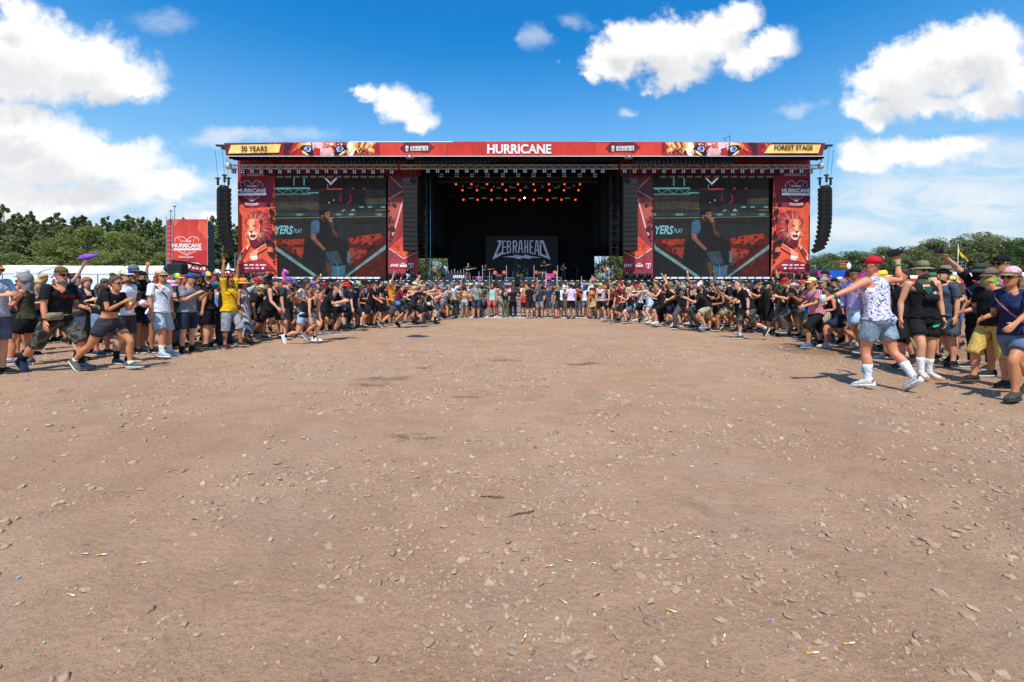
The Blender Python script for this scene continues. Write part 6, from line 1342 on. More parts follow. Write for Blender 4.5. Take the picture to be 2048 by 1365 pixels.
def hat_mb(kind):
 b = MB()
 if kind in ('cap', 'capback'): dome(b, .0825, .104, .102, 1.690, f=.82); brim(b, 1 if kind == 'cap' else -1, y0=.094, mi=1); b.ball((0, .004, 1.791), (.010, .010, .006), 6, 4, 1)
 elif kind == 'visor': dome(b, .087, .108, .03, 1.69, m=3); brim(b, 1, mi=1, y0=.094)
 elif kind == 'beanie': dome(b, .085, .106, .125, 1.672, f=.9); b.lathe([(.093, 1.668), (.097, 1.69), (.095, 1.712), (.085, 1.714)], 14, 1, cx=0, cy=.004, sx=.93, sy=1.15)
 elif kind in ('bucket', 'straw', 'boonie'):
  w, dr = {'bucket': (.134, .050), 'straw': (.185, .040), 'boonie': (.152, .022)}[kind]
  b.lathe([(.086, 1.705), (.083, 1.745), (.075, 1.782), (.058, 1.798), (.01, 1.802)], 16, 0, sx=.97, sy=1.20, cy=.004); b.lathe([(.089, 1.698), (.115, 1.69), (w, 1.698-dr), (w-.004, 1.690-dr), (.11, 1.682), (.086, 1.692)], 16, 1, sx=.98, sy=1.13, cy=.004)
 elif kind == 'propeller':
  for k in range(6):
   n = 3; V = []; F = []
   for i in range(6):
    r = cos(pi/2*i/5.001); h = sin(pi/2*i/5.001)
    for j in range(n): a = 2*pi*(k+j/(n-1))/6; V.append((.088*r*cos(a), .004+.109*r*sin(a), 1.688+.115*h**.85))
   b.raw(V, [(i*n+j, i*n+j+1, (i+1)*n+j+1, (i+1)*n+j) for i in range(5) for j in range(n-1)], k % 4)
  brim(b, 1, mi=1, y0=.094); b.tube([(0, .004, 1.80), (0, .004, 1.83)], .006, 5, 1); b.box(-.07, -.008, 1.828, .07, .016, 1.834, 0)
 elif kind == 'pirate':
  dome(b, .09, .11, .12, 1.69); V = []; n = 18
  for k in range(n): a = 2*pi*k/n; V.append((.092*cos(a), .004+.112*sin(a), 1.69)); V.append((.20*cos(a)*(1+.15*cos(2*a)), .004+.16*sin(a), 1.72+.09*abs(sin(1.5*a+.4))))
  b.raw(V, [(2*k, 2*k+1, (2*k+3) % (2*n), (2*k+2) % (2*n)) for k in range(n)], 1); b.raw([(x*.99, y*.99, z-.006) for x, y, z in V], [(2*k, (2*k+2) % (2*n), (2*k+3) % (2*n), 2*k+1) for k in range(n)], 1)
 return b
def glasses_mb():
 b = MB()
 for s in (1, -1): b.tube([(s*.033, -.098, 1.652), (s*.033, -.106, 1.652)], .024, 9); b.tube([(s*.056, -.096, 1.656), (s*.078, -.02, 1.658), (s*.080, .012, 1.652)], .004, 4)
 return b.tube([(-.012, -.106, 1.657), (.012, -.106, 1.657)], .004, 4)
def mask_geo(B):
 c = B['c']; sel = B['head'] & (c[:, 2] < 1.628) & (c[:, 2] > 1.515) if B['lod'] != 'far' else B['head'] & (c[:, 2] < 1.63)
 return subset(B, sel, lambda P, N: P+N*(.012+.014*np.clip((1.60-P[:, 2])/.08, 0, 1))[:, None]+N*wr(P, 20, .004))
def hair_geo(B, kind, seed=0, hat=None):
 c = B['c']; head = B['head'] | ((c[:, 2] > 1.5) & ~B['arm']); up = (c[:, 2] > 1.700-.75*c[:, 1]*1.0)
 sel = head & (c[:, 2] > 1.655-1.0*c[:, 1]) & (c[:, 2] > 1.575)
 t = {'short': .010, 'buzz': .004, 'bob': .022, 'long': .018, 'curly': .034, 'pony': .012, 'bun': .012}[kind]
 off = lambda P, N: P+N*(t*(np.where(P[:, 2] > 1.672, .12, .65) if hat else .65)[:, None].ravel()*1.0+0*P[:, 0])[:, None] if hat else P+N*(t*(.65+.7*vnoise(P[:, 0]*60+seed, P[:, 2]*60+P[:, 1]*40, seed)))[:, None]
 V, W, F = subset(B, sel, off)
 if kind in ('bob', 'long', 'pony', 'bun', 'curly'):
  b = MB(); rr = random.Random(seed)
  if kind in ('bob', 'long', 'curly'):
   z1 = {'bob': 1.50, 'long': 1.30, 'curly': 1.42}[kind]; n = 11
   zs = np.linspace(1.645 if hat else 1.70, z1, 7); Vr = []
   for i, z in enumerate(zs):
    q = i/6
    for k in range(n):
     a = -.35+(pi+.7)*k/(n-1); w = 1+.10*sin(k*2.3+seed)+.06*sin(i*1.7+k); r1 = (.090+.012*q-.02*q*q)*w; r2 = (.112+(.02 if kind == 'curly' else 0))*w*(1-.12*q)
     Vr.append((r1*cos(a), r2*sin(a)*.85+.012+.02*q, z))
   Vi = [(x*.72, y*.72+.0, z) for x, y, z in Vr]; m = len(Vr)
   Fr = [(i*n+k, i*n+k+1, (i+1)*n+k+1, (i+1)*n+k) for i in range(6) for k in range(n-1)]
   b.raw(Vr+Vi, [f[::-1] for f in Fr]+[tuple(m+i for i in f) for f in Fr]+[(6*n+k, 6*n+k+1, m+6*n+k+1, m+6*n+k) for k in range(n-1)]+[(i*n+e, m+i*n+e, m+(i+1)*n+e, (i+1)*n+e) for i in range(6) for e in (0, n-1)])
  if kind == 'pony': b.tube([(0, .10, 1.72), (0, .16, 1.70), (0, .175, 1.60), (0, .15, 1.47)], [.022, .034, .030, .010], 8)
  if kind == 'bun': b.ball((0, .07, 1.80), (.042, .042, .038), 10, 7)
  V2, W2, F2, _ = rigid(b, 'head')
  if kind == 'long':
   lowm = np.clip((1.52-V2[:, 2])/.15, 0, 1)*.75; W2[:, BI['head']] = 1-lowm; W2[:, BI['chest']] = lowm
  F = np.concatenate([F, F2+len(V)]); V = np.concatenate([V, V2]); W = np.concatenate([W, W2])
 return V, W, F
def beard_geo(B):
 c = B['c']; sel = B['head'] & (c[:, 2] < 1.540-.5*c[:, 1]) & (c[:, 2] > 1.515) & (c[:, 1] < .0) & (c[:, 2] < 1.590)
 return subset(B, sel, lambda P, N: P+N*(.007+.006*np.clip((1.56-P[:, 2])/.05, 0, 1))[:, None])
def torso_band(B, zl, zr, w=.035, gap=.022, thick=.006):
 """a strap round the torso, from one shoulder (zl) to the opposite hip (zr)"""
 n = 26; zz = np.array([.88, .94, 1.01, 1.08, 1.17, 1.26, 1.34, 1.40, 1.45, 1.48]); rx = np.array([.172, .172, .158, .150, .155, .168, .176, .172, .14, .08]); ry = np.array([.122, .122, .112, .112, .114, .120, .120, .112, .095, .07])
 if B['sex'] == 'f': rx = rx*.92; ry = ry*1.02
 V = []
 for k in range(n):
  a = 2*pi*k/n; q = (1+cos(a))/2; z = zl*q+zr*(1-q); x = np.interp(z, zz, rx)+gap; y = np.interp(z, zz, ry)+gap
  p = np.array([x*cos(a), y*sin(a), z]); up = np.array([-(zl-zr)*.5*cos(a)*.0, 0, 1.])
  for o, g in ((-w/2, 0), (w/2, 0), (w/2, thick), (-w/2, thick)): V.append(p*np.array([1+g/x, 1+g/y, 1])+up*o)
 F = [(k*4+j, k*4+(j+1) % 4, ((k+1) % n)*4+(j+1) % 4, ((k+1) % n)*4+j) for k in range(n) for j in range(4)]; V = np.array(V)
 F = np.array([t for a, b, c, d in F for t in ((a, b, c), (a, c, d))]); W = calc_w(V, B['J'])
 for s in 'LR':
  for b in ('ua', 'fa', 'ha'): W[:, BI['chest']] += W[:, BI[b+s]]; W[:, BI[b+s]] = 0
 return V, W, F
# ---- cloth and skin materials
def cloth(col, pat=None, name=None):
 key = ('cloth', tuple(int(c) for c in col), pat)
 if key in _mc: return _mc[key]
 m = bpy.data.materials.new('cloth_%02x%02x%02x%s' % (*[int(c) for c in col], '_'+pat if pat else '')); m.use_nodes = True; _mc[key] = m
 n = NT(m.node_tree); p = m.node_tree.nodes['Principled BSDF']; p.inputs['Roughness'].default_value = .85; p.inputs['Specular IOR Level'].default_value = .18
 o = n.add('ShaderNodeTexCoord').outputs['Object']; c0 = lin(*col); c = n.mix(n.maprange(n.noise(o, 7, 4, .6), .3, .7), tuple(k*.82 for k in c0), clampc(tuple(k*1.12+.002 for k in c0)))
 sp = n.add('ShaderNodeSeparateXYZ', i_0=o); ss = lambda v, f, t: n.math('GREATER_THAN', n.math('FRACT', n.math('MULTIPLY', v, f)), t)
 if pat == 'plaid':
  dk = tuple(k*.16 for k in c0); c = n.mix(n.math('MULTIPLY', ss(sp.outputs[2], 16, .5), .75), c, dk); c = n.mix(n.math('MULTIPLY', ss(n.math('ADD', sp.outputs[0], sp.outputs[1]), 16, .5), .75), c, dk)
 elif pat == 'check':
  c = n.mix(n.math('MULTIPLY', ss(sp.outputs[2], 22, .62), .6), c, (.12, .13, .2)); c = n.mix(n.math('MULTIPLY', ss(n.math('ADD', sp.outputs[0], sp.outputs[1]), 20, .6), .55), c, (.75, .7, .68))
 elif pat == 'stripes': c = n.mix(ss(n.math('ADD', sp.outputs[0], sp.outputs[1]), 24, .55), c, (.75, .74, .72))
 elif pat == 'vstripes': c = n.mix(ss(n.math('ADD', sp.outputs[0], n.math('MULTIPLY', sp.outputs[1], .7)), 15, .5), c, tuple(k*.18 for k in c0))
 elif pat == 'zebra': c = n.mix(n.math('GREATER_THAN', n.math('SINE', n.math('MULTIPLY', n.math('ADD', sp.outputs[2], n.math('MULTIPLY', n.noise(o, 5, 2, .5), .25)), 130)), 0), c, (.012, .012, .012))
 elif pat == 'camo':
  c = n.mix(n.math('GREATER_THAN', n.noise(o, 9, 2, .5), .52), c, tuple(k*.32 for k in c0)); c = n.mix(n.math('GREATER_THAN', n.noise(n.vmath('ADD', o, (5, 3, 1)), 12, 2, .5), .60), c, (.02, .02, .018))
 elif pat == 'floral':
  v = n.add('ShaderNodeTexVoronoi', i_Scale=26, i_Vector=n.vmath('ADD', o, n.vmath('MULTIPLY', n.noise(o, 22, 3, .6, 'Color'), (.07, .07, .07))))
  c = n.mix(n.math('MULTIPLY', n.math('LESS_THAN', v.outputs['Distance'], .42), n.math('GREATER_THAN', n.noise(o, 30, 3, .6), .44)), c, n.mix(n.math('GREATER_THAN', n.noise(o, 14, 2), .5), (.22, .22, .42), (.055, .085, .30)))
  c = n.mix(n.math('MULTIPLY', n.math('GREATER_THAN', n.noise(n.vmath('ADD', o, (9, 2, 4)), 34, 3, .6), .60), .8), c, (.45, .30, .38))
 elif pat == 'denim': c = n.mix(n.maprange(n.noise(o, 5, 4, .6), .42, .65, 0, .6), c, clampc(tuple(k*1.7+.06 for k in c0))); c = n.mix(n.maprange(n.noise(n.vmath('MULTIPLY', o, (60, 60, 300)), 2, 2), .4, .7, 0, .25), c, (.6, .62, .65))
 elif pat == 'tie': c = n.mix(n.maprange(n.noise(o, 12, 4, .6), .4, .6), c, (.7, .72, .8))
 elif pat == 'print':   # a pale print across the chest of the garment
  q = n.vmath('LENGTH', n.vmath('MULTIPLY', n.vmath('SUBTRACT', o, (0, 0, 1.27)), (8, 0, 7)), out=1)
  c = n.mix(n.math('MULTIPLY', n.math('LESS_THAN', q, .9), n.math('GREATER_THAN', n.noise(n.vmath('MULTIPLY', o, (1, .2, 1.6)), 34, 2, .6), .53)), c, (.42, .36, .28))
 n.l.new(c, p.inputs['Base Color'])
 b = n.add('ShaderNodeBump', i_Strength=.9, i_Distance=.03, i_Height=n.noise(n.vmath('MULTIPLY', o, (1, 1, .75)), 11, 4, .55, dist=2.2)); n.l.new(b.outputs[0], p.inputs['Normal'])
 return m
SK = {'pale': (238, 190, 160), 'fair': (228, 168, 130), 'tan': (208, 142, 98), 'olive': (186, 124, 84), 'brown': (116, 72, 48), 'ruddy': (226, 152, 116)}
def skinm(k):
 key = ('skin', k)
 if key in _mc: return _mc[key]
 m = bpy.data.materials.new('skin_'+k); m.use_nodes = True; _mc[key] = m; n = NT(m.node_tree); p = m.node_tree.nodes['Principled BSDF']; p.inputs['Roughness'].default_value = .48; p.inputs['Specular IOR Level'].default_value = .35
 o = n.add('ShaderNodeTexCoord').outputs['Object']; c0 = tuple(v*.80 for v in lin(*SK[k])); c = n.mix(n.maprange(n.noise(o, 8, 4, .6), .35, .65), tuple(a*b for a, b in zip(c0, (1.0, .86, .82))), clampc(tuple(v*1.06 for v in c0))); n.l.new(c, p.inputs['Base Color'])
 return m
EYEW = mat('eye_white', (.6, .58, .55), .3, 0, 0); EYED = mat('eye_dark', (.02, .014, .01), .3, 0, 0); LIP = mat('lips', (.30, .09, .075), .5, 0, 0)
HAIRC = {'black': (24, 20, 20), 'dark': (44, 32, 26), 'brown': (84, 58, 40), 'blond': (196, 158, 104), 'red': (160, 78, 36), 'grey': (130, 124, 118), 'light': (140, 112, 80)}
def hairm(k):
 c = lin(*HAIRC[k]); return mat('hair_'+k, c, .55, 0, .35, 60, .6, 90)
GLS = mat('sunglass', (.012, .012, .014), .12, 0, 0)
PGRP = None
SOCKC = {}
def make_part(root, name, geo, mats, M, T, sc, shift, smooth=True):
 V, W, F = geo[:3]; P = (skin(V, W, M, T)+shift)*sc
 return link(name, np_mesh(name, P, F, mats, geo[3] if len(geo) > 3 else None, smooth), root)
def person(x, y, yaw, label, sex='m', pose=None, h=1.78, skin_='fair', top=None, bot=None, hat=None, hair=('short', 'brown'), shoes=((40, 40, 44), (190, 185, 175)), socks=None, glasses=False, beard=None, mask=None, bag=None, belt=None, bulk=0, belly=0, lod='near', group='people in the crowd', z=0, seed=0, backpack=None, band=None, high=False):
 B = dict(BODY[sex][lod])
 if bulk or belly:
  B['V'] = bulk_fn(B['V'], bulk, belly); n0 = len(B['V']); aV = B['aV'].copy(); aV[:n0] = B['V']; B['aV'] = aV
 pose = pose or PO(); M, T = skeleton(pose, B['J']); sc = h/1.78
 P0 = skin(B['aV'], B['aW'], M, T)
 foot = {}
 for n in 'LR': a = np.array(B['J']['A'+n], float); i = BI['ft'+n]; foot[n] = M[i]@a+T[i]
 gz = P0[:, 2].min()-.010 if shoes else P0[:, 2].min()
 shift = np.array([-(foot['L'][0]+foot['R'][0])/2, -(foot['L'][1]+foot['R'][1])/2, -gz])
 root = thing('person', label, 'person', (x, y, z), yaw, group)
 mp = lambda nm, geo, mats, smooth=True: make_part(root, nm, geo, mats, M, T, sc, shift, smooth)
 mp('body', (B['aV'], B['aW'], B['aT'], B['aM']), [skinm(skin_), EYEW, EYED, LIP])
 TN = {'tee': 't_shirt', 'loose': 't_shirt', 'tuck': 't_shirt', 'tank': 'tank_top', 'crop': 'crop_top', 'cropped_tank': 'crop_top', 'bikini': 'bikini_top', 'long': 'long_sleeved_shirt', 'dress': 'dress'}
 if top and top[0] != 'none':
  k = top[0]; m = cloth(*top[1:])
  if k == 'dress':
   V, W, F = top_geo(B, 'dresstop', seed); V2, W2, F2 = skirt_geo(B, 1.1, .22, .10, seed, 1.07); mp('dress', (np.concatenate([V, V2]), np.concatenate([W, W2]), np.concatenate([F, F2+len(V)])), [m])
  else: mp(TN[k], top_geo(B, k, seed), [m])
 if bot and bot[0] != 'none':
  k = bot[0]; m = cloth(*bot[1:])
  if k == 'skirt': mp('skirt', skirt_geo(B, 1.02, .60, .05, seed), [m])
  else: mp({'pants': 'trousers', 'leggings': 'leggings'}.get(k, 'shorts'), bottom_geo(B, k, seed), [m])
 if shoes:
  for s, n in ((1, 'L'), (-1, 'R')): mp('shoe', rigid(shoe_mb(s, high, lod == 'far'), 'ft'+n), [cloth(shoes[0]), cloth(shoes[1])])
 if socks and lod != 'far':
  zt = socks[1]; c = B['c']
  for s in (1, -1):
   sel = (c[:, 2] < zt) & (c[:, 2] > .06) & ~B['arm'] & (c[:, 0]*s > 0); mp('sock', subset(B, sel, lambda P, N: P+N*.006), [cloth(socks[0])])
 if hair: mp('hair', hair_geo(B, hair[0], seed, hat), [hairm(hair[1])])
 if beard: mp('beard', beard_geo(B), [hairm(beard)]) if lod != 'far' else None
 if hat: mp({'cap': 'cap', 'capback': 'cap', 'bucket': 'bucket_hat', 'boonie': 'wide_brimmed_hat', 'straw': 'straw_hat', 'beanie': 'beanie', 'propeller': 'propeller_cap', 'pirate': 'pirate_hat', 'visor': 'visor'}[hat[0]], rigid(hat_mb(hat[0]), 'head'), [cloth(*q) if isinstance(q[0], (tuple, list)) else cloth(q) for q in hat[1:]] + ([cloth(hat[1])] if len(hat) == 2 and not isinstance(hat[1][0], (tuple, list)) else [cloth(*hat[1])] if len(hat) == 2 else []))
 if glasses: mp('sunglasses', rigid(glasses_mb(), 'head'), [GLS])
 if mask: mp('bandana', mask_geo(B), [cloth(*mask)])
 if bag:      # crossbody strap with pouch: (colour, side, on) on = hip/chest/back
  col, s, on = bag; zl, zr = (1.45, 1.02) if s > 0 else (1.02, 1.45); mp('strap', torso_band(B, zl, zr, .03), [cloth(col)])
  q = MB(); c0 = {'chest': (-.03*s, -.165, 1.22), 'hip': (-s*.17, -.08, .98), 'back': (0, .165, 1.20)}[on]; sz = {'chest': (.19, .06, .11), 'hip': (.07, .17, .13), 'back': (.24, .09, .22)}[on]; q.cbox(c0, sz, 0, .025); mp('pouch', rigid(q, 'chest' if on != 'hip' else 'pelvis'), [cloth(col)])
 if belt: mp('belt', torso_band(B, 1.0, 1.0, .03, .03), [cloth(belt)]); q = MB(); q.cbox((.0 if belt[0] % 2 else -.14, -.150, .985), (.24, .075, .12), 0, .03); mp('belt_bag', rigid(q, 'pelvis'), [cloth(belt)])
 if backpack: q = MB(); q.cbox((0, .20, 1.26), (.28, .15, .40), 0, .05); [q.tube([(s*.085, .14, 1.42), (s*.10, .02, 1.475), (s*.10, -.115, 1.40), (s*.115, -.10, 1.22), (s*.12, .10, 1.12)], .014, 5) for s in (1, -1)]; mp('backpack', rigid(q, 'chest'), [cloth(backpack)])
 if band:     # wristbands
  for n, col in band:
   q = MB(); j = B['J']; d = ARMD[1 if n == 'L' else -1]; p = j['S'+n]+d*.505; q.tube([p-d*.014, p+d*.014], .037 if sex == 'm' else .033, 9); mp('wristband', rigid(q, 'fa'+n), [cloth(col)])
 out = {}
 Rz = np.array(Matrix.Rotation(yaw, 3, 'Z'))
 for n in 'LR':
  p = np.array(B['J']['S'+n]+ARMD[1 if n == 'L' else -1]*.64)+np.array([-.02 if n == 'L' else .02, 0, -.02]); i = BI['ha'+n]; q = (M[i]@p+T[i]+shift)*sc; out[n] = Vector(Rz@q)+Vector((x, y, z)); out[n+'R'] = Matrix(Rz@M[i])
 out['root'] = root; out['M'] = M; out['T'] = T; out['shift'] = shift; out['sc'] = sc; out['B'] = B
 return out
# ------------------------------------------------------------------ the people one can tell apart
BK = (26, 26, 29); NV = (30, 36, 58); GY = (112, 112, 116); DG = (62, 62, 66); WH_ = (226, 226, 228); LD = (140, 158, 172); MD = (88, 114, 148); KH = (150, 132, 96); OLV = (92, 94, 62); MAR = (104, 30, 42)
WS = ((226, 226, 224), (235, 235, 232)); BS = ((26, 26, 28), (70, 68, 66)); GS = ((70, 70, 74), (200, 196, 190)); BWS = ((30, 30, 32), (225, 222, 216))
TAKEN = []          # ground spots in use
HANDS = {}
def pp(key, px, yf, yaw, label, group, near=True, **k):
 d = GD(yf); x = (px-1024)/FP*d; TAKEN.append((x, d)); h = k.pop('h', 1.79 if k.get('sex', 'm') == 'm' else 1.67)
 H = person(x, d, R(yaw), label, group=group, h=h, z=float(hgt(x, d)), seed=len(TAKEN), lod=k.pop('lod', 'near' if d < 16 else 'mid'), **k); HANDS[key] = H; return H
GL = 'people along the left edge of the open circle'; GR = 'people along the right edge of the open circle'; GC = 'people standing before the barrier in the middle'
# ---- left side
pp('visor', -14, 752, 85, 'person at the photo edge in pale grey t-shirt and orange visor, hands forward', GL, top=('loose', (190, 192, 204)), bot=('shorts', (56, 68, 92), 'denim'), hat=('visor', (214, 130, 50), (220, 140, 60)), hair=('short', 'brown'), glasses=True, pose=PO('clap', 'clap', hp=8), shoes=BS, h=1.84)
pp('curly', 40, 733, -60, 'person with grey curly hair in olive tank top and black shorts, clapping', GL, sex='f', top=('tank', (60, 58, 44)), bot=('mid', (24, 24, 26)), hair=('curly', 'grey'), glasses=True, pose=PO('clap', 'clap', 'fwd', 'st', lean=4), skin_='ruddy', shoes=((120, 110, 120), (210, 205, 200)), bulk=.14, h=1.66, socks=((210, 205, 205), .12))
HC_ = pp('camo', 104, 744, 80, 'person striding right in brown cap, black t-shirt with red print and camouflage shorts', GL, top=('loose', BK), bot=('long_shorts', (92, 90, 82), 'camo'), hat=('cap', (108, 88, 52), (98, 80, 48)), hair=('short', 'grey'), beard='grey', glasses=True, belt=(150, 132, 100), pose=PO('bent', 'hang', 'lunge', 'push', lean=9, hy=-5), shoes=((28, 40, 66), (50, 60, 80)), socks=((24, 24, 26), .20), skin_='ruddy', bulk=.10, h=1.86, band=[('R', (40, 40, 60))])
HV = pp('violet', 156, 722, 95, 'person raising a violet cloth, in grey t-shirt and pale denim shorts', GL, sex='f', top=('tee', (74, 74, 80)), bot=('short', (146, 162, 174), 'denim'), hair=('short', 'dark'), hat=('capback', (60, 50, 80)), pose=PO('bent', (((.3, .75, .62)), (.0, .5, .9)), 'st', 'fwd', lean=4), skin_='pale', bulk=.12, h=1.72, belt=(140, 110, 84), shoes=BS, socks=((26, 26, 28), .20))
pp('reddress', 172, 707, 70, 'person with red hair in long black dress holding a card', GL, sex='f', top=('dress', (22, 22, 24)), hair=('long', 'red'), pose=PO('clap', 'clap', hp=12), skin_='pale', shoes=BS)
HP = pp('bun', 206, 742, 84, 'person with hair bun in black crop top and grey shorts, stepping with phone', GL, sex='f', top=('crop', (24, 26, 30)), bot=('short', (60, 60, 66)), hair=('bun', 'brown'), glasses=True, pose=PO('phone', 'phone', 'lunge', 'push', lean=17, hp=-4), skin_='tan', shoes=((96, 92, 84), (200, 196, 188)), socks=((225, 225, 225), .12), h=1.72)
pp('costume', 246, 726, 88, 'person draped in a white hooded costume with dark shorts', GL, top=('long', (224, 224, 232)), bot=('shorts', (60, 60, 62)), hat=('propeller', (30, 80, 170), (225, 225, 225), (220, 190, 40), (225, 225, 225)), beard='brown', glasses=True, pose=PO('bent', 'bent', lean=5), hair=('short', 'brown'), socks=((24, 24, 26), .24), shoes=GS, h=1.80, bulk=.08)
pp('tanshorts', 270, 689, 85, 'person in olive t-shirt and mustard shorts behind the plaid shirt', GL, top=('loose', (110, 114, 78)), bot=('shorts', (186, 146, 74)), hair=('short', 'brown'), beard='brown', glasses=True, pose=PO('bent', 'bent'), shoes=BS)
pp('plaid', 289, 703, 84, 'person in red plaid shirt, blue shorts and backward black cap', GL, top=('loose', (186, 34, 38), 'plaid'), bot=('shorts', (32, 84, 138)), hat=('capback', BK, BK), hair=('short', 'dark'), glasses=True, pose=PO('bent', 'bent', 'st', 'fwd', lean=3), shoes=((150, 140, 124), (215, 210, 200)), skin_='fair', bag=((46, 46, 50), 1, 'back'), h=1.82)
pp('whitetee', 332, 714, 82, 'person in plain white t-shirt, beige cap and light denim shorts with black bag', GL, top=('loose', (232, 232, 234)), bot=('shorts', (144, 160, 172), 'denim'), hat=('cap', (208, 186, 148), (200, 178, 140)), hair=('bob', 'red'), glasses=True, pose=PO('hang2', 'hang', 'wide', 'fwd', lean=2), shoes=((168, 172, 190), (230, 228, 222)), socks=((234, 232, 230), .22), bag=((48, 48, 54), -1, 'back'), bulk=.12, h=1.84, skin_='ruddy')
pp('pinkbucket', 347, 697, 40, 'person in pink bucket hat and black top behind the white t-shirt', GL, sex='f', top=('tank', BK), bot=('pants', (30, 32, 48)), hat=('bucket', (232, 170, 190), (232, 170, 190)), hair=('bob', 'brown'), glasses=True, pose=PO('clap', 'clap'), skin_='pale', h=1.62)
HT = pp('texting', 375, 707, 84, 'person in grey t-shirt and backward blue cap looking at a phone', GL, top=('loose', (126, 128, 134)), bot=('shorts', (36, 48, 60)), hat=('capback', (40, 82, 142), (36, 74, 130)), hair=('short', 'dark'), pose=PO('phone', 'phone', hp=14, lean=4), shoes=BS, socks=((24, 24, 26), .15), skin_='fair', h=1.77)
pp('beardtwo', 396, 699, 60, 'person with dark curls and printed black t-shirt beside the propeller cap', GL, top=('tee', BK, 'print'), bot=('shorts', (60, 72, 96), 'denim'), hair=('curly', 'black'), beard='black', glasses=True, pose=PO('phone', 'hang', hp=10), skin_='olive', h=1.75)
pp('propeller', 416, 697, -70, 'person in all black with yellow, blue and green propeller cap', GL, top=('loose', BK), bot=('shorts', (22, 22, 24)), hat=('propeller', (236, 204, 60), (40, 90, 170), (60, 150, 90), (230, 230, 230)), pose=PO('hang', 'phone', hp=6), hair=('short', 'brown'), bulk=.12, h=1.82, shoes=BS)
pp('propeller2', 354, 694, 100, 'person in yellow and green propeller cap behind the texting one', GL, top=('tee', (84, 90, 96)), bot=('shorts', DG), hat=('propeller', (40, 150, 80), (240, 210, 60), (40, 150, 80), (236, 206, 70)), pose=PO('bent', 'bent'), h=1.8)
pp('kid', 431, 689, 180, 'person in red, blue and green propeller cap and pale blue shirt', GL, top=('tee', (124, 144, 182)), bot=('shorts', (44, 48, 66)), hat=('propeller', (200, 34, 44), (36, 80, 160), (40, 140, 70), (230, 230, 230)), pose=PO(), h=1.62)
pp('darkman', 441, 686, 95, 'person with short black hair in blue top near the propeller caps', GL, top=('tee', (70, 96, 132)), bot=('shorts', DG), hair=('short', 'black'), beard='black', skin_='brown', pose=PO('bent', 'bent'), h=1.84)
pp('greytee', 444, 683, 86, 'person in grey t-shirt and grey cap behind the yellow t-shirt', GL, top=('loose', (140, 136, 126)), bot=('shorts', (52, 56, 72)), hat=('capback', (84, 84, 90), (84, 84, 90)), pose=PO('bent', 'bent', 'fwd', 'st'), skin_='fair', h=1.78, shoes=((180, 176, 168), (220, 216, 208)))
pp('yellow', 466, 697, 78, 'person in bright yellow t-shirt with both arms raised', GL, top=('loose', (232, 176, 22)), bot=('long_shorts', (136, 138, 142), 'denim'), hair=('short', 'black'), glasses=True, pose=PO('up', (((.22, .15, 1)), (-.05, .0, 1)), 'fwd', 'st', lean=-2), skin_='olive', shoes=((60, 44, 44), (160, 140, 130)), h=1.74, bag=((90, 40, 44), -1, 'hip'))
pp('straw', 493, 688, 88, 'person in orange straw hat and long striped grey dress', GL, sex='f', top=('dress', (176, 170, 176), 'vstripes'), hat=('straw', (226, 160, 66), (222, 156, 70)), hair=('long', 'brown'), pose=PO('hang', 'hang', 'st', 'fwd'), skin_='tan', shoes=((120, 84, 62), (90, 60, 44)), h=1.70)
pp('bald', 521, 676, 100, 'bald person in grey t-shirt behind the black sleeveless shirt', GL, top=('tee', (98, 100, 106)), bot=('shorts', (70, 74, 84)), hair=('buzz', 'light'), skin_='ruddy', pose=PO('hang', 'bent', hy=50), shoes=WS, h=1.84)
HB = pp('cup', 530, 680, 84, 'person bent forward in black sleeveless shirt holding a drink can', GL, top=('tank', BK), bot=('shorts', (34, 34, 38)), hat=('capback', (62, 62, 68), (62, 62, 68)), hair=('short', 'red'), beard='red', pose=PO('runf', ((.15, .2, -1), (-.05, .65, -.7)), 'runf', 'push', lean=22, hp=-6), skin_='fair', shoes=((50, 50, 54), (190, 184, 172)), h=1.88, bulk=.08)
pp('pointup', 508, 672, 90, 'person in black pointing an arm up toward the screen', GL, top=('tee', (44, 40, 42)), bot=('shorts', DG), hair=('short', 'grey'), glasses=True, pose=PO('hang', 'point'), skin_='fair', h=1.78)
pp('navytee', 560, 675, 88, 'person in navy t-shirt and black shorts, hands before the belly', GL, top=('loose', (44, 52, 72)), bot=('shorts', (26, 26, 28)), hair=('short', 'brown'), pose=PO('clap', 'clap', 'st', 'fwd', lean=6), skin_='ruddy', shoes=BWS, bulk=.06, h=1.72)
pp('tattoo', 580, 670, 86, 'shirtless tattooed person in checkered bucket hat', GL, top=('none',), bot=('shorts', (30, 30, 34)), hat=('bucket', (190, 184, 176), 'check') if False else ('bucket', (170, 165, 160), (120, 116, 116)), hair=('long', 'dark'), beard='dark', pose=PO('bent', 'bent', lean=8), skin_='tan', belly=.05, h=1.80)
pp('blackpony', 609, 666, 85, 'person in black t-shirt with dark tied hair behind the crouching runner', GL, top=('loose', BK), bot=('shorts', (30, 30, 32)), hair=('pony', 'dark'), beard='dark', pose=PO('bent', 'bent', lean=6), h=1.84, backpack=(30, 30, 34))
pp('mustard', 634, 661, 80, 'tall person with dark beard in mustard shirt', GL, top=('loose', (196, 160, 86)), bot=('shorts', DG), hair=('short', 'dark'), beard='dark', glasses=True, pose=PO('bent', 'phone'), h=1.96, skin_='fair')
pp('runner', 600, 688, 78, 'crouching runner in black tank top and light denim shorts', GL, sex='f', top=('tank', BK), bot=('short', (144, 166, 184), 'denim'), hair=('bun', 'brown'), glasses=True, pose=PO('hang', ((.2, .1, -1), (.0, .1, -1)), 'deep', 'runb', lean=42, hp=-14), skin_='fair', shoes=((228, 222, 212), (236, 232, 226)), socks=((30, 30, 34), .16), h=1.72)
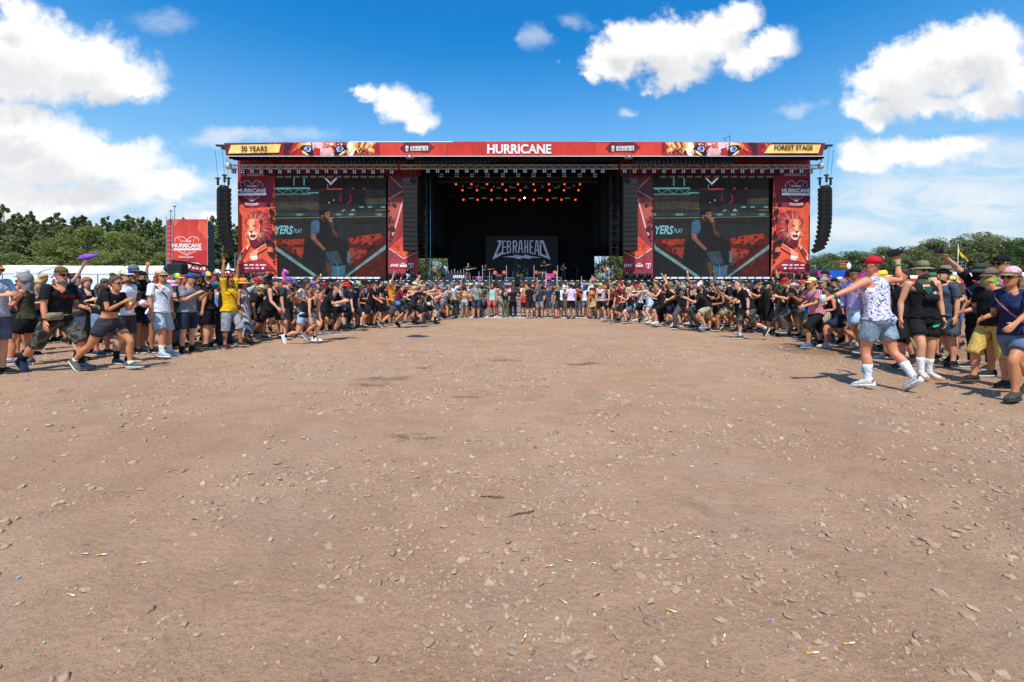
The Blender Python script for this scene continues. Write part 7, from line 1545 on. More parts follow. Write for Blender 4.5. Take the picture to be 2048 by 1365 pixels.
pp('leaner', 640, 681, 82, 'person in grey cap and black t-shirt charging beside the crouching runner', GL, top=('loose', BK), bot=('shorts', (62, 60, 62)), hat=('cap', (66, 62, 72), (90, 84, 104)), hair=('short', 'brown'), pose=PO('clap', 'clap', 'deep', 'push', lean=38, hp=-14), skin_='fair', shoes=((120, 120, 124), (200, 196, 190)), socks=((190, 60, 50), .2), h=1.80)
pp('ponywhite', 672, 664, 82, 'person with ponytail in white and red top, black shorts', GL, sex='f', top=('tee', (206, 186, 186), 'print'), bot=('mid', (26, 26, 30)), hair=('pony', 'brown'), pose=PO('bent', 'bent', 'fwd', 'back', lean=8), skin_='pale', shoes=BS, socks=((28, 28, 30), .2), h=1.70)
pp('redbucket', 693, 660, 90, 'person in vivid red bucket hat in the left crowd', GL, sex='f', top=('tee', (38, 40, 60)), bot=('pants', (70, 90, 120), 'denim'), hat=('bucket', (226, 58, 34), (226, 58, 34)), hair=('long', 'dark'), pose=PO('bent', 'bent'), h=1.7)
pp('skullcap', 698, 663, 80, 'person lunging in navy t-shirt with black and white headscarf', GL, top=('loose', (26, 30, 50)), bot=('shorts', (34, 34, 38)), hat=('beanie', (70, 84, 84), (40, 46, 48)), hair=('short', 'dark'), pose=PO('hang', 'hang', 'runf', 'push', lean=14), shoes=BS, skin_='pale', mask=(BK,), h=1.76)
pp('greenvisor', 716, 655, 86, 'person in bright green cap peeking over the headscarf', GL, sex='f', top=('tee', BK), bot=('shorts', DG), hat=('cap', (120, 206, 130), (130, 214, 140)), hair=('long', 'dark'), pose=PO('bent', 'bent'), h=1.74)
pp('capblack', 735, 657, 84, 'person leaning in black t-shirt and black cap with fist forward', GL, top=('loose', BK), bot=('shorts', (36, 36, 38)), hat=('cap', (32, 32, 34), (32, 32, 34)), hair=('short', 'red'), pose=PO('bent', ((.15, .3, -1), (-.05, .8, -.5)), 'bent', 'back', lean=18), shoes=BS, skin_='ruddy', h=1.78)
pp('blackfour', 748, 652, 86, 'person in black t-shirt and dark grey shorts left of the orange vest', GL, top=('loose', (34, 33, 36)), bot=('shorts', (50, 50, 54)), hat=('capback', (44, 40, 40), (44, 40, 40)), beard='dark', pose=PO('hang', 'hang', 'st', 'fwd', lean=5), shoes=GS, h=1.8)
pp('tallblack', 762, 650, 100, 'tall person seen from behind in black t-shirt and black cap', GL, top=('loose', BK), bot=('shorts', (40, 42, 60)), hat=('cap', BK, BK), hair=('short', 'dark'), pose=PO('hang', 'hang'), h=1.93, bulk=.1)
pp('orange', 779, 649, 88, 'person in bright orange tank top and striped red, white and blue shorts', GL, top=('loose', (252, 152, 40)), bot=('shorts', (70, 96, 170), 'stripes'), hat=('propeller', (200, 40, 50), (60, 100, 180), (220, 220, 220), (200, 50, 50)), hair=('short', 'brown'), pose=PO('bent', 'fist', 'fwd', 'back', lean=4), skin_='fair', shoes=GS, h=1.86, bulk=.06)
pp('maroon', 786, 657, 92, 'person running in maroon t-shirt and grey shorts with blue bottle', GL, top=('loose', (116, 34, 44)), bot=('shorts', (74, 72, 80)), hat=('capback', (70, 84, 108), (70, 84, 108)), hair=('short', 'brown'), pose=PO('reach', 'runf', 'runf', 'push', lean=26), skin_='fair', shoes=GS, socks=((26, 26, 28), .14), h=1.86, bag=((30, 150, 196), 1, 'hip'))
pp('redhair', 813, 651, 88, 'person with long orange hair behind the maroon t-shirt', GL, sex='f', top=('tank', BK), bot=('mid', DG), hair=('long', 'red'), pose=PO('bent', 'bent', lean=14), skin_='pale')
pp('khakicap', 818, 655, 86, 'person diving forward in khaki cap and dark navy long t-shirt', GL, top=('loose', (44, 46, 60)), bot=('long_shorts', (32, 32, 34)), hat=('capback', (176, 148, 92), (176, 148, 92)), hair=('short', 'brown'), beard='brown', pose=PO('reach', ((.15, .9, .05), (0, 1, .3)), 'runf', 'push', lean=44, hp=-18), shoes=BS, h=1.86, skin_='fair')
pp('whitecap', 829, 646, 86, 'person in white cap behind the khaki cap', GL, top=('tee', BK), bot=('shorts', DG), hat=('cap', (228, 226, 222), (228, 226, 222)), beard='brown', glasses=True, pose=PO('bent', 'bent'), h=1.82)
pp('boots', 851, 649, 84, 'person striding in black dress, high black boots and white crossbody bag', GL, sex='f', top=('tank', BK), bot=('mid', (26, 26, 28)), hair=('long', 'dark'), pose=PO('runf', 'runf', 'lunge', 'push', lean=20), skin_='pale', high=True, shoes=((22, 22, 24), (30, 30, 32)), socks=((22, 22, 24), .29), bag=((214, 204, 186), 1, 'hip'), h=1.74, bulk=.12)
pp('beanie', 866, 641, 82, 'person in maroon beanie, white t-shirt and blue shorts', GL, sex='f', top=('tee', (220, 206, 200)), bot=('shorts', (80, 106, 142), 'denim'), hat=('beanie', (140, 34, 62), (140, 34, 62)), hair=('bob', 'brown'), pose=PO('reach', 'reach', 'fwd', 'back', lean=16), h=1.62, shoes=GS)
pp('zebra', 884, 640, 84, 'person leaning forward in zebra striped shirt and lilac cap', GL, sex='f', top=('long', (226, 226, 226), 'zebra'), bot=('short', (120, 130, 150)), hat=('cap', (160, 146, 200), (160, 146, 200)), hair=('bob', 'brown'), pose=PO('reach', 'reach', 'fwd', 'back', lean=32, hp=-10), h=1.76)
pp('greenscarf', 904, 638, 40, 'person in white t-shirt and green face scarf with arms spread', GL, top=('loose', (216, 208, 218), 'print'), bot=('pants', (96, 90, 78), 'camo'), hair=('short', 'light'), hat=None, glasses=True, mask=((70, 120, 50),), pose=PO('raise', 'wide', 'wide', 'wide', hy=20), h=1.90, skin_='fair')
# ---- people before the barrier
C_ = [
 ('pinkback', 929, 637, 170, 'bare-backed person in pale blue shorts left of the grey cardigan', dict(sex='f', top=('bikini', (220, 190, 170)), bot=('short', (148, 168, 182), 'denim'), hair=('bun', 'dark'), skin_='tan')),
 ('yellowshort', 941, 636.5, -20, 'short person in yellow top and black shorts beside the grey cardigan', dict(sex='f', top=('cropped_tank', (206, 176, 70)), bot=('short', BK), hair=('long', 'brown'), h=1.56, shoes=WS)),
 ('cardigan', 952, 638, 25, 'person in grey cardigan, pale cap and navy shorts before the barrier', dict(top=('long', (142, 144, 138)), bot=('shorts', (62, 70, 94)), hat=('cap', (190, 190, 184), (190, 190, 184)), pose=PO('clap', 'bent', hp=10), shoes=GS, h=1.86)),
 ('bikiniblack', 964, 633, 30, 'person in dark bikini top and black shorts right of the cardigan', dict(sex='f', top=('bikini', BK), bot=('short', BK), hair=('long', 'brown'), skin_='tan', shoes=BS)),
 ('mint', 982, 636.5, 0, 'person in mint tank top and coral shorts facing the camera', dict(top=('tank', (160, 212, 192)), bot=('mid', (214, 92, 98)), hair=('short', 'red'), skin_='tan', beard='brown', pose=PO('hang', 'hang', 'st', 'wide'), shoes=((205, 200, 190), (225, 220, 212)), socks=((30, 30, 32), .16), glasses=True)),
 ('olivepants', 1011, 636.5, 5, 'person in printed black t-shirt and olive trousers, hands folded', dict(sex='f', top=('tee', BK, 'print'), bot=('pants', (98, 92, 70)), hair=('bun', 'dark'), pose=PO('pocket', 'pocket', hp=10), h=1.62, shoes=((110, 96, 76), (90, 80, 70)))),
 ('longhair', 1026, 637, 185, 'person with very long brown hair in black top and black trousers', dict(sex='f', top=('tee', BK), bot=('pants', (22, 22, 24)), hair=('long', 'brown'), bulk=.16, h=1.66, shoes=WS)),
 ('redtop', 1049, 635.5, 165, 'short person in bright red top and dark shorts', dict(sex='f', top=('tank', (206, 52, 40)), bot=('mid', (44, 40, 60)), hair=('long', 'blond'), h=1.56)),
 ('brownshorts', 1059, 638, -150, 'person in black t-shirt and dark brown shorts', dict(top=('loose', BK), bot=('shorts', (66, 44, 46)), hat=('capback', BK, BK), beard='dark', pose=PO('bent', 'hang'), shoes=((190, 150, 120), (160, 130, 100)), h=1.80)),
 ('patterned', 1079, 637, -12, 'person in navy t-shirt and patterned brown shorts looking down', dict(top=('loose', (50, 54, 76)), bot=('shorts', (120, 100, 96), 'check'), hat=('cap', (110, 104, 108), (110, 104, 108)), pose=PO('pocket', 'clap', hp=22), bulk=.12, h=1.78)),
 ('navygrey', 1096, 636.5, -25, 'person in navy t-shirt and grey shorts, right of the patterned shorts', dict(top=('tee', (54, 62, 88)), bot=('shorts', (78, 80, 88)), hat=('cap', (90, 96, 120), (90, 96, 120)), pose=PO('hang', 'pocket'), bulk=.06, h=1.8)),
 ('blondback', 1114, 637.5, -130, 'person with long blond hair in black t-shirt and grey shorts', dict(sex='f', top=('tee', BK), bot=('shorts', (70, 70, 74)), hair=('long', 'light'), pose=PO('hang', 'hang', 'st', 'cross'), bulk=.14, h=1.72, shoes=((120, 70, 60), (100, 60, 50)))),
 ('lilac', 1142, 638.5, 175, 'person in lilac t-shirt and black shorts seen from behind', dict(top=('loose', (216, 190, 214)), bot=('shorts', BK), hair=('short', 'dark'), pose=PO('bent', 'hang'), h=1.80, shoes=BS)),
 ('redpack', 1154, 636, 180, 'person in black with red patterned backpack', dict(top=('tee', BK), bot=('long_shorts', (60, 66, 84), 'denim'), backpack=(140, 44, 40), hat=('cap', DG, DG), h=1.78)),
 ('whiteup', 1171, 636, 180, 'person in white t-shirt and denim shorts with both arms up', dict(sex='f', top=('loose', (222, 222, 224)), bot=('mid', MD, 'denim'), hair=('bob', 'dark'), pose=PO('up', 'fist'), h=1.76, shoes=((70, 50, 44), (60, 44, 40)))),
 ('bikini', 1186, 638, 30, 'person in orange bikini top, beige skirt and pale bucket hat', dict(sex='f', top=('bikini', (214, 92, 44)), bot=('skirt', (190, 158, 104)), hat=('bucket', (226, 206, 196), (226, 206, 196)), hair=('long', 'brown'), skin_='tan', bag=(BK, 1, 'hip'), pose=PO('hang', 'hang', 'fwd', 'st'), shoes=((96, 44, 36), (90, 44, 36)), h=1.72)),
]
for key, px, yf, yaw, lab, k in C_: k = dict(k); k.setdefault('pose', PO(random.choice(['hang', 'hang2', 'bent']), random.choice(['hang', 'pocket', 'bent']))); pp(key, px, yf, yaw, lab, GC, lod='mid', **k)
# ---- right side
pp('yellowbeanie', 1204, 640, -20, 'person in yellow beanie, grey sleeveless top and black shorts', GR, top=('tank', (196, 186, 194)), bot=('shorts', (34, 28, 28)), hat=('beanie', (240, 186, 30), (240, 186, 30)), hair=('short', 'dark'), pose=PO('hang', 'hang', 'wide', 'st'), shoes=GS, h=1.80, skin_='fair', bag=(BK, 1, 'chest'))
pp('hippie', 1226, 645, -84, 'person with long brown hair in black tank top lunging left', GR, top=('tank', BK), bot=('shorts', (26, 26, 28)), hair=('long', 'dark'), beard='brown', pose=PO('hang', 'bent', 'runf', 'push', lean=18), shoes=((120, 124, 170), (210, 210, 214)), h=1.88, skin_='fair', band=[('L', BK)])
pp('redcapmaroon', 1248, 645, -88, 'person in bright red cap and maroon t-shirt', GR, top=('loose', (132, 38, 50)), bot=('shorts', DG), hat=('capback', (200, 24, 36), (200, 24, 36)), beard='brown', pose=PO('hang', 'hang', 'fwd', 'back', lean=12), h=1.84)
pp('maroontwo', 1240, 647, -86, 'person in maroon t-shirt and olive shorts lunging behind the long brown hair', GR, top=('loose', (118, 34, 46)), bot=('shorts', (88, 88, 72)), hair=('short', 'brown'), beard='brown', pose=PO('hang', 'bent', 'lunge', 'push', lean=26), h=1.82, shoes=GS)
pp('blond', 1266, 648, -82, 'person with blond hair in black top and blue denim shorts, running', GR, sex='f', top=('tank', BK), bot=('mid', (80, 108, 146), 'denim'), hair=('long', 'blond'), pose=PO('runf', 'bent', 'runf', 'runb', lean=16), skin_='pale', shoes=GS, h=1.72)
pp('paleblue', 1305, 650, -80, 'person in pale blue playsuit with arms stretched far forward', GR, sex='f', top=('tank', (190, 208, 228)), bot=('short', (186, 206, 226)), hair=('bob', 'light'), pose=PO('reach', ((.15, .9, -.5), (0, 1, -.25)), 'bent', 'back', lean=30, hp=-8), skin_='pale', shoes=((205, 205, 200), (226, 224, 218)), h=1.76)
pp('orangecap', 1313, 646, -84, 'person in black tank top and orange cap behind the pale blue playsuit', GR, top=('tank', BK), bot=('shorts', (66, 60, 58)), hat=('cap', (240, 170, 84), (240, 170, 84)), pose=PO('bent', 'phone'), h=1.86, skin_='fair')
pp('blacktank', 1331, 655, -84, 'person with short dark hair lunging in black tank top and black shorts', GR, top=('tank', (34, 34, 37)), bot=('shorts', (24, 24, 26)), hair=('short', 'dark'), pose=PO('runf', 'runf', 'runf', 'push', lean=24), skin_='fair', shoes=((214, 206, 194), (226, 222, 214)), h=1.90)
pp('olivehat', 1350, 652, -82, 'person in wide olive hat and black t-shirt raising one pale arm', GR, top=('loose', BK), bot=('shorts', (34, 36, 66)), hat=('boonie', (150, 134, 84), (150, 134, 84)), pose=PO('bent', ((.45, .1, .9), (.2, .4, .9)), 'lunge', 'push', lean=10), skin_='pale', h=1.84)
pp('mintmask', 1374, 661, -70, 'person with mint face bandana, printed black t-shirt and long grey trousers', GR, top=('loose', (28, 27, 26), 'print'), bot=('pants', (84, 82, 78)), hair=('short', 'brown'), glasses=True, mask=((150, 196, 170),), pose=PO('hang', 'low', 'push', 'lunge', lean=4), shoes=((40, 38, 38), (215, 210, 204)), skin_='fair', h=1.86)
pp('whitetwo', 1386, 655, -80, 'person in white t-shirt with dark bun behind the mint bandana', GR, sex='f', top=('tee', (206, 200, 212)), bot=('shorts', GY), hair=('bun', 'dark'), pose=PO('bent', 'bent'), h=1.72)
pp('maroonhair', 1404, 659, -86, 'person with long dark hair and maroon cap screaming forward', GR, top=('tee', (60, 30, 40)), bot=('shorts', BK), hat=('capback', (120, 34, 50), (120, 34, 50)), hair=('long', 'dark'), pose=PO('bent', 'bent', 'fwd', 'back', lean=18), h=1.78)
pp('croucher', 1425, 665, -88, 'person crouching low in grey and maroon cap, black t-shirt, tan shorts', GR, top=('loose', (30, 30, 32)), bot=('shorts', (176, 160, 134)), hat=('cap', (90, 84, 88), (120, 40, 62)), hair=('short', 'brown'), pose=PO('runf', 'face', 'deep', 'push', lean=56, hp=-28), skin_='fair', shoes=((110, 112, 150), (200, 200, 206)), belt=(34, 34, 38), h=1.82)
pp('greyvest', 1428, 659, -84, 'person in grey cap and black vest with tattooed sleeve', GR, top=('tank', BK), bot=('shorts', (60, 58, 56)), hat=('cap', (96, 100, 108), (96, 100, 108)), beard='brown', pose=PO('bent', 'bent', lean=6), h=1.82)
pp('sprinter', 1506, 679, -84, 'sprinting person in black t-shirt and camouflage shorts with kicked-up foot', GR, top=('loose', BK), bot=('long_shorts', (96, 92, 78), 'camo'), hair=('short', 'brown'), pose=PO(((.2, -.25, -1), (.05, .0, -1)), 'runf', ((.05, -.15, -1), (.03, -.9, -.35), 55), ((.05, .42, -.9), (.03, -.1, -1), 0), lean=34, hp=-10), skin_='pale', shoes=((58, 58, 56), (215, 210, 200)), socks=((214, 210, 210), .15), band=[('L', BK)], h=1.84)
pp('whiteblack', 1498, 668, -84, 'person in white t-shirt, dark green cap and black shorts with chest bag', GR, top=('loose', (220, 218, 216)), bot=('shorts', (26, 26, 28)), hat=('capback', (30, 74, 62), (30, 74, 62)), hair=('short', 'brown'), pose=PO('bent', 'bent', 'lunge', 'push', lean=12), skin_='fair', bag=(BK, 1, 'chest'), h=1.84, bulk=.08, shoes=GS)
pp('blackbeard', 1480, 664, -84, 'person with black hair and beard holding yellow strap beside white t-shirt', GR, top=('tee', (44, 42, 40)), bot=('shorts', DG), hair=('short', 'black'), beard='black', pose=PO('bent', 'bent'), h=1.78, bag=((206, 180, 50), 1, 'hip'), skin_='olive')
pp('pirate', 1566, 673, -40, 'person in black pirate hat and green face bandana with brown shirt', GR, top=('loose', (74, 62, 50), 'camo'), bot=('long_shorts', (104, 92, 66)), hat=('pirate', (28, 28, 30), (34, 34, 36)), hair=('long', 'dark'), glasses=True, mask=((96, 190, 60),), pose=PO('bent', 'bent', 'bent', 'fwd', lean=10), skin_='fair', h=1.84, bag=((40, 40, 44), -1, 'hip'), shoes=((92, 78, 64), (90, 78, 66)))
pp('roundlogo', 1583, 667, -60, 'person in black sleeveless shirt with small yellow round emblem, khaki shorts', GR, top=('tank', (30, 30, 33)), bot=('shorts', (140, 128, 92)), hat=('cap', (40, 40, 44), (40, 40, 44)), hair=('short', 'brown'), pose=PO('hang', 'fist', 'fwd', 'back', lean=6), h=1.88, bulk=.08)
pp('longbeard', 1612, 672, -84, 'person with long brown hair and beard in black t-shirt reaching down', GR, top=('loose', BK), bot=('shorts', (44, 42, 42)), hair=('long', 'brown'), beard='brown', pose=PO('runf', 'bent', 'runf', 'push', lean=28), h=1.86, skin_='fair')
pp('redcapfar', 1606, 662, -80, 'person in red cap raising a hand left of the yellow cap', GR, top=('tee', BK, 'print'), bot=('shorts', DG), hat=('cap', (226, 60, 50), (226, 60, 50)), pose=PO('raise', 'bent'), h=1.78)
pp('redplaid', 1640, 697, -86, 'person in pale yellow cap and red checked shirt with blue pouch', GR, top=('loose', (196, 70, 84), 'check'), bot=('long_shorts', (30, 28, 28)), hat=('cap', (240, 220, 130), (240, 222, 140)), hair=('short', 'light'), pose=PO(((.15, .35, -.9), (-.05, .9, -.25)), 'runf', 'lunge', 'push', lean=10), skin_='tan', shoes=((70, 96, 140), (150, 150, 150)), socks=((90, 100, 130), .13), h=1.80, bag=((30, 100, 170), 1, 'hip'))
pp('greycap', 1662, 690, -86, 'person in light grey cap and black t-shirt behind the red checked shirt', GR, top=('loose', (34, 38, 44)), bot=('shorts', (140, 134, 108), 'check'), hat=('cap', (150, 152, 146), (150, 152, 146)), pose=PO('bent', 'bent', 'lunge', 'push', lean=8), h=1.82, shoes=BS)
pp('tallcap', 1650, 679, -84, 'tall person in black cap and black t-shirt above the yellow cap', GR, top=('loose', BK), bot=('shorts', DG), hat=('capback', (30, 34, 44), (30, 34, 44)), beard='brown', pose=PO('bent', 'bent'), h=1.98, skin_='ruddy')
pp('capbeard', 1682, 684, -84, 'person with beard and black cap in black t-shirt left of the floral shirt', GR, top=('loose', BK), bot=('shorts', (40, 40, 44)), hat=('capback', BK, BK), beard='dark', glasses=True, pose=PO('clap', 'clap', 'runf', 'push', lean=8), h=1.82, shoes=BS)
HF = pp('floral', 1780, 781, -163, 'person in red cap and white floral sleeveless shirt, back turned, arms out', GR, top=('tank', (224, 220, 232), 'floral'), bot=('mid', (118, 140, 158), 'denim'), hat=('capback', (196, 22, 40), (70, 66, 68)), hair=('short', 'brown'), glasses=True, pose=PO(((.95, .05, -.42), (.9, .35, -.42)), ((1, .0, -.02), (.16, .15, .97)), ((.06, .20, -1), (.03, -.10, -1), 12), ((.10, -.22, -1), (.05, -.62, -.85), 38), lean=6, tw=0, hy=58), skin_='ruddy', shoes=((226, 224, 220), (222, 218, 210)), socks=((226, 226, 230), .29), bulk=.10, h=1.83, band=[('L', (40, 130, 70)), ('R', (60, 150, 100))])
pp('behindfloral', 1815, 737, -84, 'person in black t-shirt and black cargo shorts behind the floral shirt', GR, top=('loose', (28, 28, 32)), bot=('long_shorts', (30, 30, 30)), hair=('short', 'dark'), pose=PO('hang', 'hang', 'fwd', 'back', lean=2), skin_='ruddy', shoes=((60, 54, 48), (80, 72, 64)), socks=((30, 30, 30), .16), h=1.76, bulk=.1, band=[('L', BK)])
HH = pp('hatman', 1850, 757, -14, 'person in camouflage sun hat, sunglasses, black sleeveless shirt and tiny black shorts', GR, top=('tank', (26, 26, 29)), bot=('mid', (30, 30, 34)), hat=('boonie', (132, 130, 104), 'camo') if False else ('boonie', (120, 122, 92), (140, 136, 108)), hair=('short', 'brown'), beard='brown', glasses=True, mask=None, pose=PO('hang', 'hang2', 'cross', 'fwd', side=-2), skin_='fair', shoes=((206, 190, 176), (200, 150, 110)), socks=((228, 226, 226), .29), bag=((34, 34, 38), -1, 'chest'), h=1.84, bulk=.06, band=[('L', BK)])
pp('capback3', 1905, 731, -82, 'person in backward black cap and dark striped t-shirt with grey shorts', GR, top=('loose', (66, 76, 92)), bot=('shorts', (84, 88, 98)), hat=('capback', (34, 32, 34), (150, 50, 44)), beard='dark', pose=PO('hang', 'hang', 'st', 'back', lean=4), skin_='fair', bulk=.12, h=1.78, shoes=BS)
pp('sunhat', 1892, 722, -70, 'person in brown sun hat behind the backward black cap', GR, top=('tee', (80, 70, 60)), bot=('shorts', DG), hat=('boonie', (140, 122, 100), (150, 132, 110)), glasses=True, pose=PO('bent', 'bent'), h=1.86)
HCam = pp('camera', 1962, 738, -82, 'person in patterned bucket hat and black scarf holding a camera high', GR, top=('loose', (36, 34, 36)), bot=('pants', (34, 34, 36)), hat=('bucket', (56, 70, 58), (60, 74, 62)), hair=('short', 'dark'), mask=((24, 24, 26),), glasses=True, pose=PO('bent', ((.25, .55, .75), (.05, .75, .6)), lean=2), h=1.84, bag=((60, 90, 150), -1, 'hip'))
pp('yellowshorts', 1978, 771, -84, 'person in brown cap, green face bandana, black t-shirt and yellow cargo shorts', GR, top=('loose', (24, 24, 26)), bot=('long_shorts', (212, 176, 92)), hat=('cap', (116, 100, 84), (116, 100, 84)), hair=('short', 'brown'), mask=((130, 190, 50),), pose=PO('face', 'bent', 'st', 'fwd', lean=6, hp=4), skin_='ruddy', shoes=((52, 46, 44), (90, 80, 72)), bulk=.14, h=1.70, belly=.03)
pp('pinkcap', 2046, 797, -76, 'person in pink cap, navy t-shirt with pink strap and denim shorts', GR, sex='f', top=('tee', (34, 46, 82)), bot=('mid', (62, 86, 120), 'denim'), hat=('cap', (222, 172, 176), (150, 128, 96)), hair=('bob', 'light'), glasses=True, pose=PO(((.15, .45, -.85), (.0, .85, -.5)), 'bent', 'lunge', 'push', lean=10), skin_='tan', shoes=((70, 66, 62), (60, 56, 54)), bag=((190, 110, 116), -1, 'hip'), h=1.76)
pp('blackcaptall', 2004, 757, -80, 'tall person in black cap with orange mark and pink t-shirt', GR, top=('tee', (206, 120, 150)), bot=('shorts', DG), hat=('cap', (26, 26, 28), (26, 26, 28)), hair=('short', 'brown'), glasses=True, pose=PO('bent', 'bent'), h=1.93, skin_='tan')
pp('tiedye', 2092, 790, -80, 'person at the photo edge in blue tie-dye shirt', GR, top=('long', (90, 110, 160), 'tie'), bot=('shorts', DG), hair=('short', 'brown'), hat=('cap', (190, 30, 36), (190, 30, 36)), pose=PO('bent', 'bent'), h=1.8)
# ---- small decals and things in hands
def on_chest(H, nm, mb, mats, bone='chest'):
 make_part(H['root'], nm, rigid(mb, bone), mats, H['M'], H['T'], H['sc'], H['shift'], False)
q = MB(); rr = random.Random(6)
for k in range(7): x = -.115+k*.034; q.box(x, -.166, 1.30, x+.008, -.160, 1.335); q.box(x, -.166, 1.327-(k % 3)*.012, x+.024, -.160, 1.335-(k % 3)*.012); q.box(x, -.166, 1.30, x+(.024 if k % 2 else .012), -.160, 1.307)
on_chest(HC_, 'red_shirt_print', q, [cloth((176, 30, 40))])
q = MB(); n = 9
for k in range(n): a = 2*pi*k/n; q.raw([(.07+.045*cos(a), -.168, 1.29+.045*sin(a)), (.07+.012*cos(a+.35), -.168, 1.29+.012*sin(a+.35)), (.07, -.169, 1.29), (.07+.012*cos(a-.35), -.168, 1.29+.012*sin(a-.35))], [(0, 1, 2, 3)])
on_chest(HH, 'star_pendant', q, [cloth((230, 230, 230))])
q = MB().raw([(.035, -.150, .795), (.05, -.152, .775), (.10, -.150, .790), (.165, -.105, .835), (.10, -.146, .803), (.06, -.152, .792)], [(0, 1, 2, 3, 4, 5)]); on_chest(HH, 'green_swoosh', q, [cloth((30, 190, 130))], 'pelvis')
q = MB(); q.lathe([(.075, 1.47), (.098, 1.455), (.115, 1.43), (.09, 1.40)], 14, sy=.85); on_chest(HH, 'neck_bandana', q, [cloth((34, 82, 70), 'tie' if False else None)])
q = MB().raw([(-.06, -.134, 1.39), (.06, -.134, 1.39), (.035, -.150, 1.31), (0, -.156, 1.27), (-.035, -.150, 1.31)], [(0, 4, 3, 2, 1)]); on_chest(HH, 'bandana_point', q, [cloth((34, 82, 70), 'tie' if False else None)])
HR = HANDS['roundlogo']; q = MB().tube([(.06, -.150, 1.28), (.06, -.158, 1.28)], .035, 10); on_chest(HR, 'round_emblem', q, [cloth((236, 190, 70))])
q = MB().tube([(0, .108, 1.755), (0, .118, 1.757)], .026, 10); on_chest(HF, 'round_patch', q, [cloth((190, 180, 180))], 'head')
for s, n in ((1, 'L'), (-1, 'R')):
 q = MB().cbox((s*.128+s*.03, -.02, .21), (.03, .05, .075), 0, .008); on_chest(HF, 'teal_sock_patch', q, [cloth((40, 160, 170))], 'sh'+n)
for H, c in ((HF, (214, 40, 50)), (HF, (225, 225, 225))): pass
PHONE = MB().cbox((0, 0, 0), (.075, .010, .15), 0, .008); PHM = PHONE.mesh('phone', mat('phone_body', (.015, .016, .02), .2, 0, 0))
def hold(H, n, name, me, label, cat, off=(0, 0, 0), rot=(0, 0, 0), sc=1):
 o = link(name, me, None, H[n]+Vector(off), rot); o.scale = (sc,)*3; return tag(o, label, cat)
hold(HP, 'L', 'phone', PHM, 'dark phone held up by the person with the hair bun', 'phone', (.05, -.02, .06), (R(15), 0, R(70)))
hold(HT, 'L', 'phone', PHM, 'dark phone in the hands of the person with the backward blue cap', 'phone', (.04, -.02, .05), (R(60), 0, R(80)))
hold(HANDS['propeller'], 'R', 'phone', PHM, 'dark phone held by the black-clad person in the propeller cap', 'phone', (-.03, 0, .05), (R(50), 0, R(-60)))
can = MB().lathe([(.026, 0), (.033, .012), (.033, .11), (.028, .125), (.005, .125)], 12)
hold(HF, 'R', 'camera_lens', MB().lathe([(.05, -.09), (.052, -.02), (.044, .02), (.044, .09), (.03, .09)], 14).mesh('camera_lens', mat('lens_black', (.012, .012, .014), .35), True), 'black lens-like can raised in the hand of the floral shirt person', 'lens', (-.05, -.02, .06), (R(70), R(20), R(20)))
cupm = MB().lathe([(.030, 0), (.042, .13), (.039, .13), (.028, .01)], 12).mesh('drink_cup', mat('clear_cup', (.45, .55, .62), .25), True)
hold(HF, 'L', 'drink_cup', cupm, 'plastic cup in the outstretched left hand of the floral shirt person', 'cup', (-.05, -.02, -.03))
hold(HB, 'R', 'drink_can', can.mesh('drink_can', mat('can_red', (.45, .05, .06), .3, .4, .1), True), 'red drink can held by the person in black sleeveless shirt', 'can', (.03, -.02, -.10))
cb = MB().cbox((0, 0, 0), (.14, .07, .10), 0, .015).tube([(0, -.03, 0), (0, -.13, 0)], .036, 12)
hold(HCam, 'R', 'camera', cb.mesh('camera', mat('camera_black', (.012, .012, .014), .4)), 'black camera held high above the right crowd', 'camera', (-.06, -.03, .08), (0, 0, R(-60)))
pv = Vector(HV['R']); b = MB(); V = []; n = 9
for i in range(7):
 t_ = i/6; w = .03+.065*sin(pi*min(1, t_*1.15))
 for k in range(n): a = 2*pi*k/n; V.append((-.16+.42*t_+.02*sin(a*2), w*.6*cos(a), .02+.13*t_*t_+w*.8*sin(a)*(1-.5*t_)+.02*sin(5*t_)))
b.raw(V, [(i*n+k, i*n+(k+1) % n, (i+1)*n+(k+1) % n, (i+1)*n+k) for i in range(6) for k in range(n)]+[tuple(range(n-1, -1, -1)), tuple(6*n+k for k in range(n))])
tag(b.build('violet_cloth', cloth((140, 84, 196)), None, True, pv+Vector((0, 0, .05))), 'violet inflated cloth held up above the left crowd', 'cloth')
# pink inflatable above the left crowd, small pennant above the right one
d = 21; p0 = PX(571, 560, d); b = MB().tube([p0-Vector((0, 0, .35)), p0+Vector((-.02, 0, .05)), p0+Vector((-.08, 0, .25)), p0+Vector((-.02, 0, .42)), p0+Vector((.10, 0, .34)), p0+Vector((.09, 0, .2))], [.06, .08, .10, .11, .08, .04], 8)
tag(b.build('pink_inflatable', mat('pink_vinyl', (.62, .10, .34), .3, 0, .05), None, True), 'pink inflatable flamingo-like neck rising above the left crowd', 'inflatable')
pf = PX(1182, 566, 25.5); t = thing('pennant', 'small red and white pennant on a stick above the middle crowd', 'flag', pf); MB().tube([(0, 0, -.5), (.04, 0, .45)], .012, 5).build('stick', GREYM, t); MB().raw([(.04, 0, .45), (.32, .03, .16), (.10, .05, .05), (.0, 0, .12)], [(0, 1, 2, 3)]).raw([(.0, .004, .12), (.10, .054, .05), (.32, .034, .16), (.04, .004, .45)], [(0, 1, 2, 3)]).build('pennant_cloth', cloth((214, 130, 140)), t)
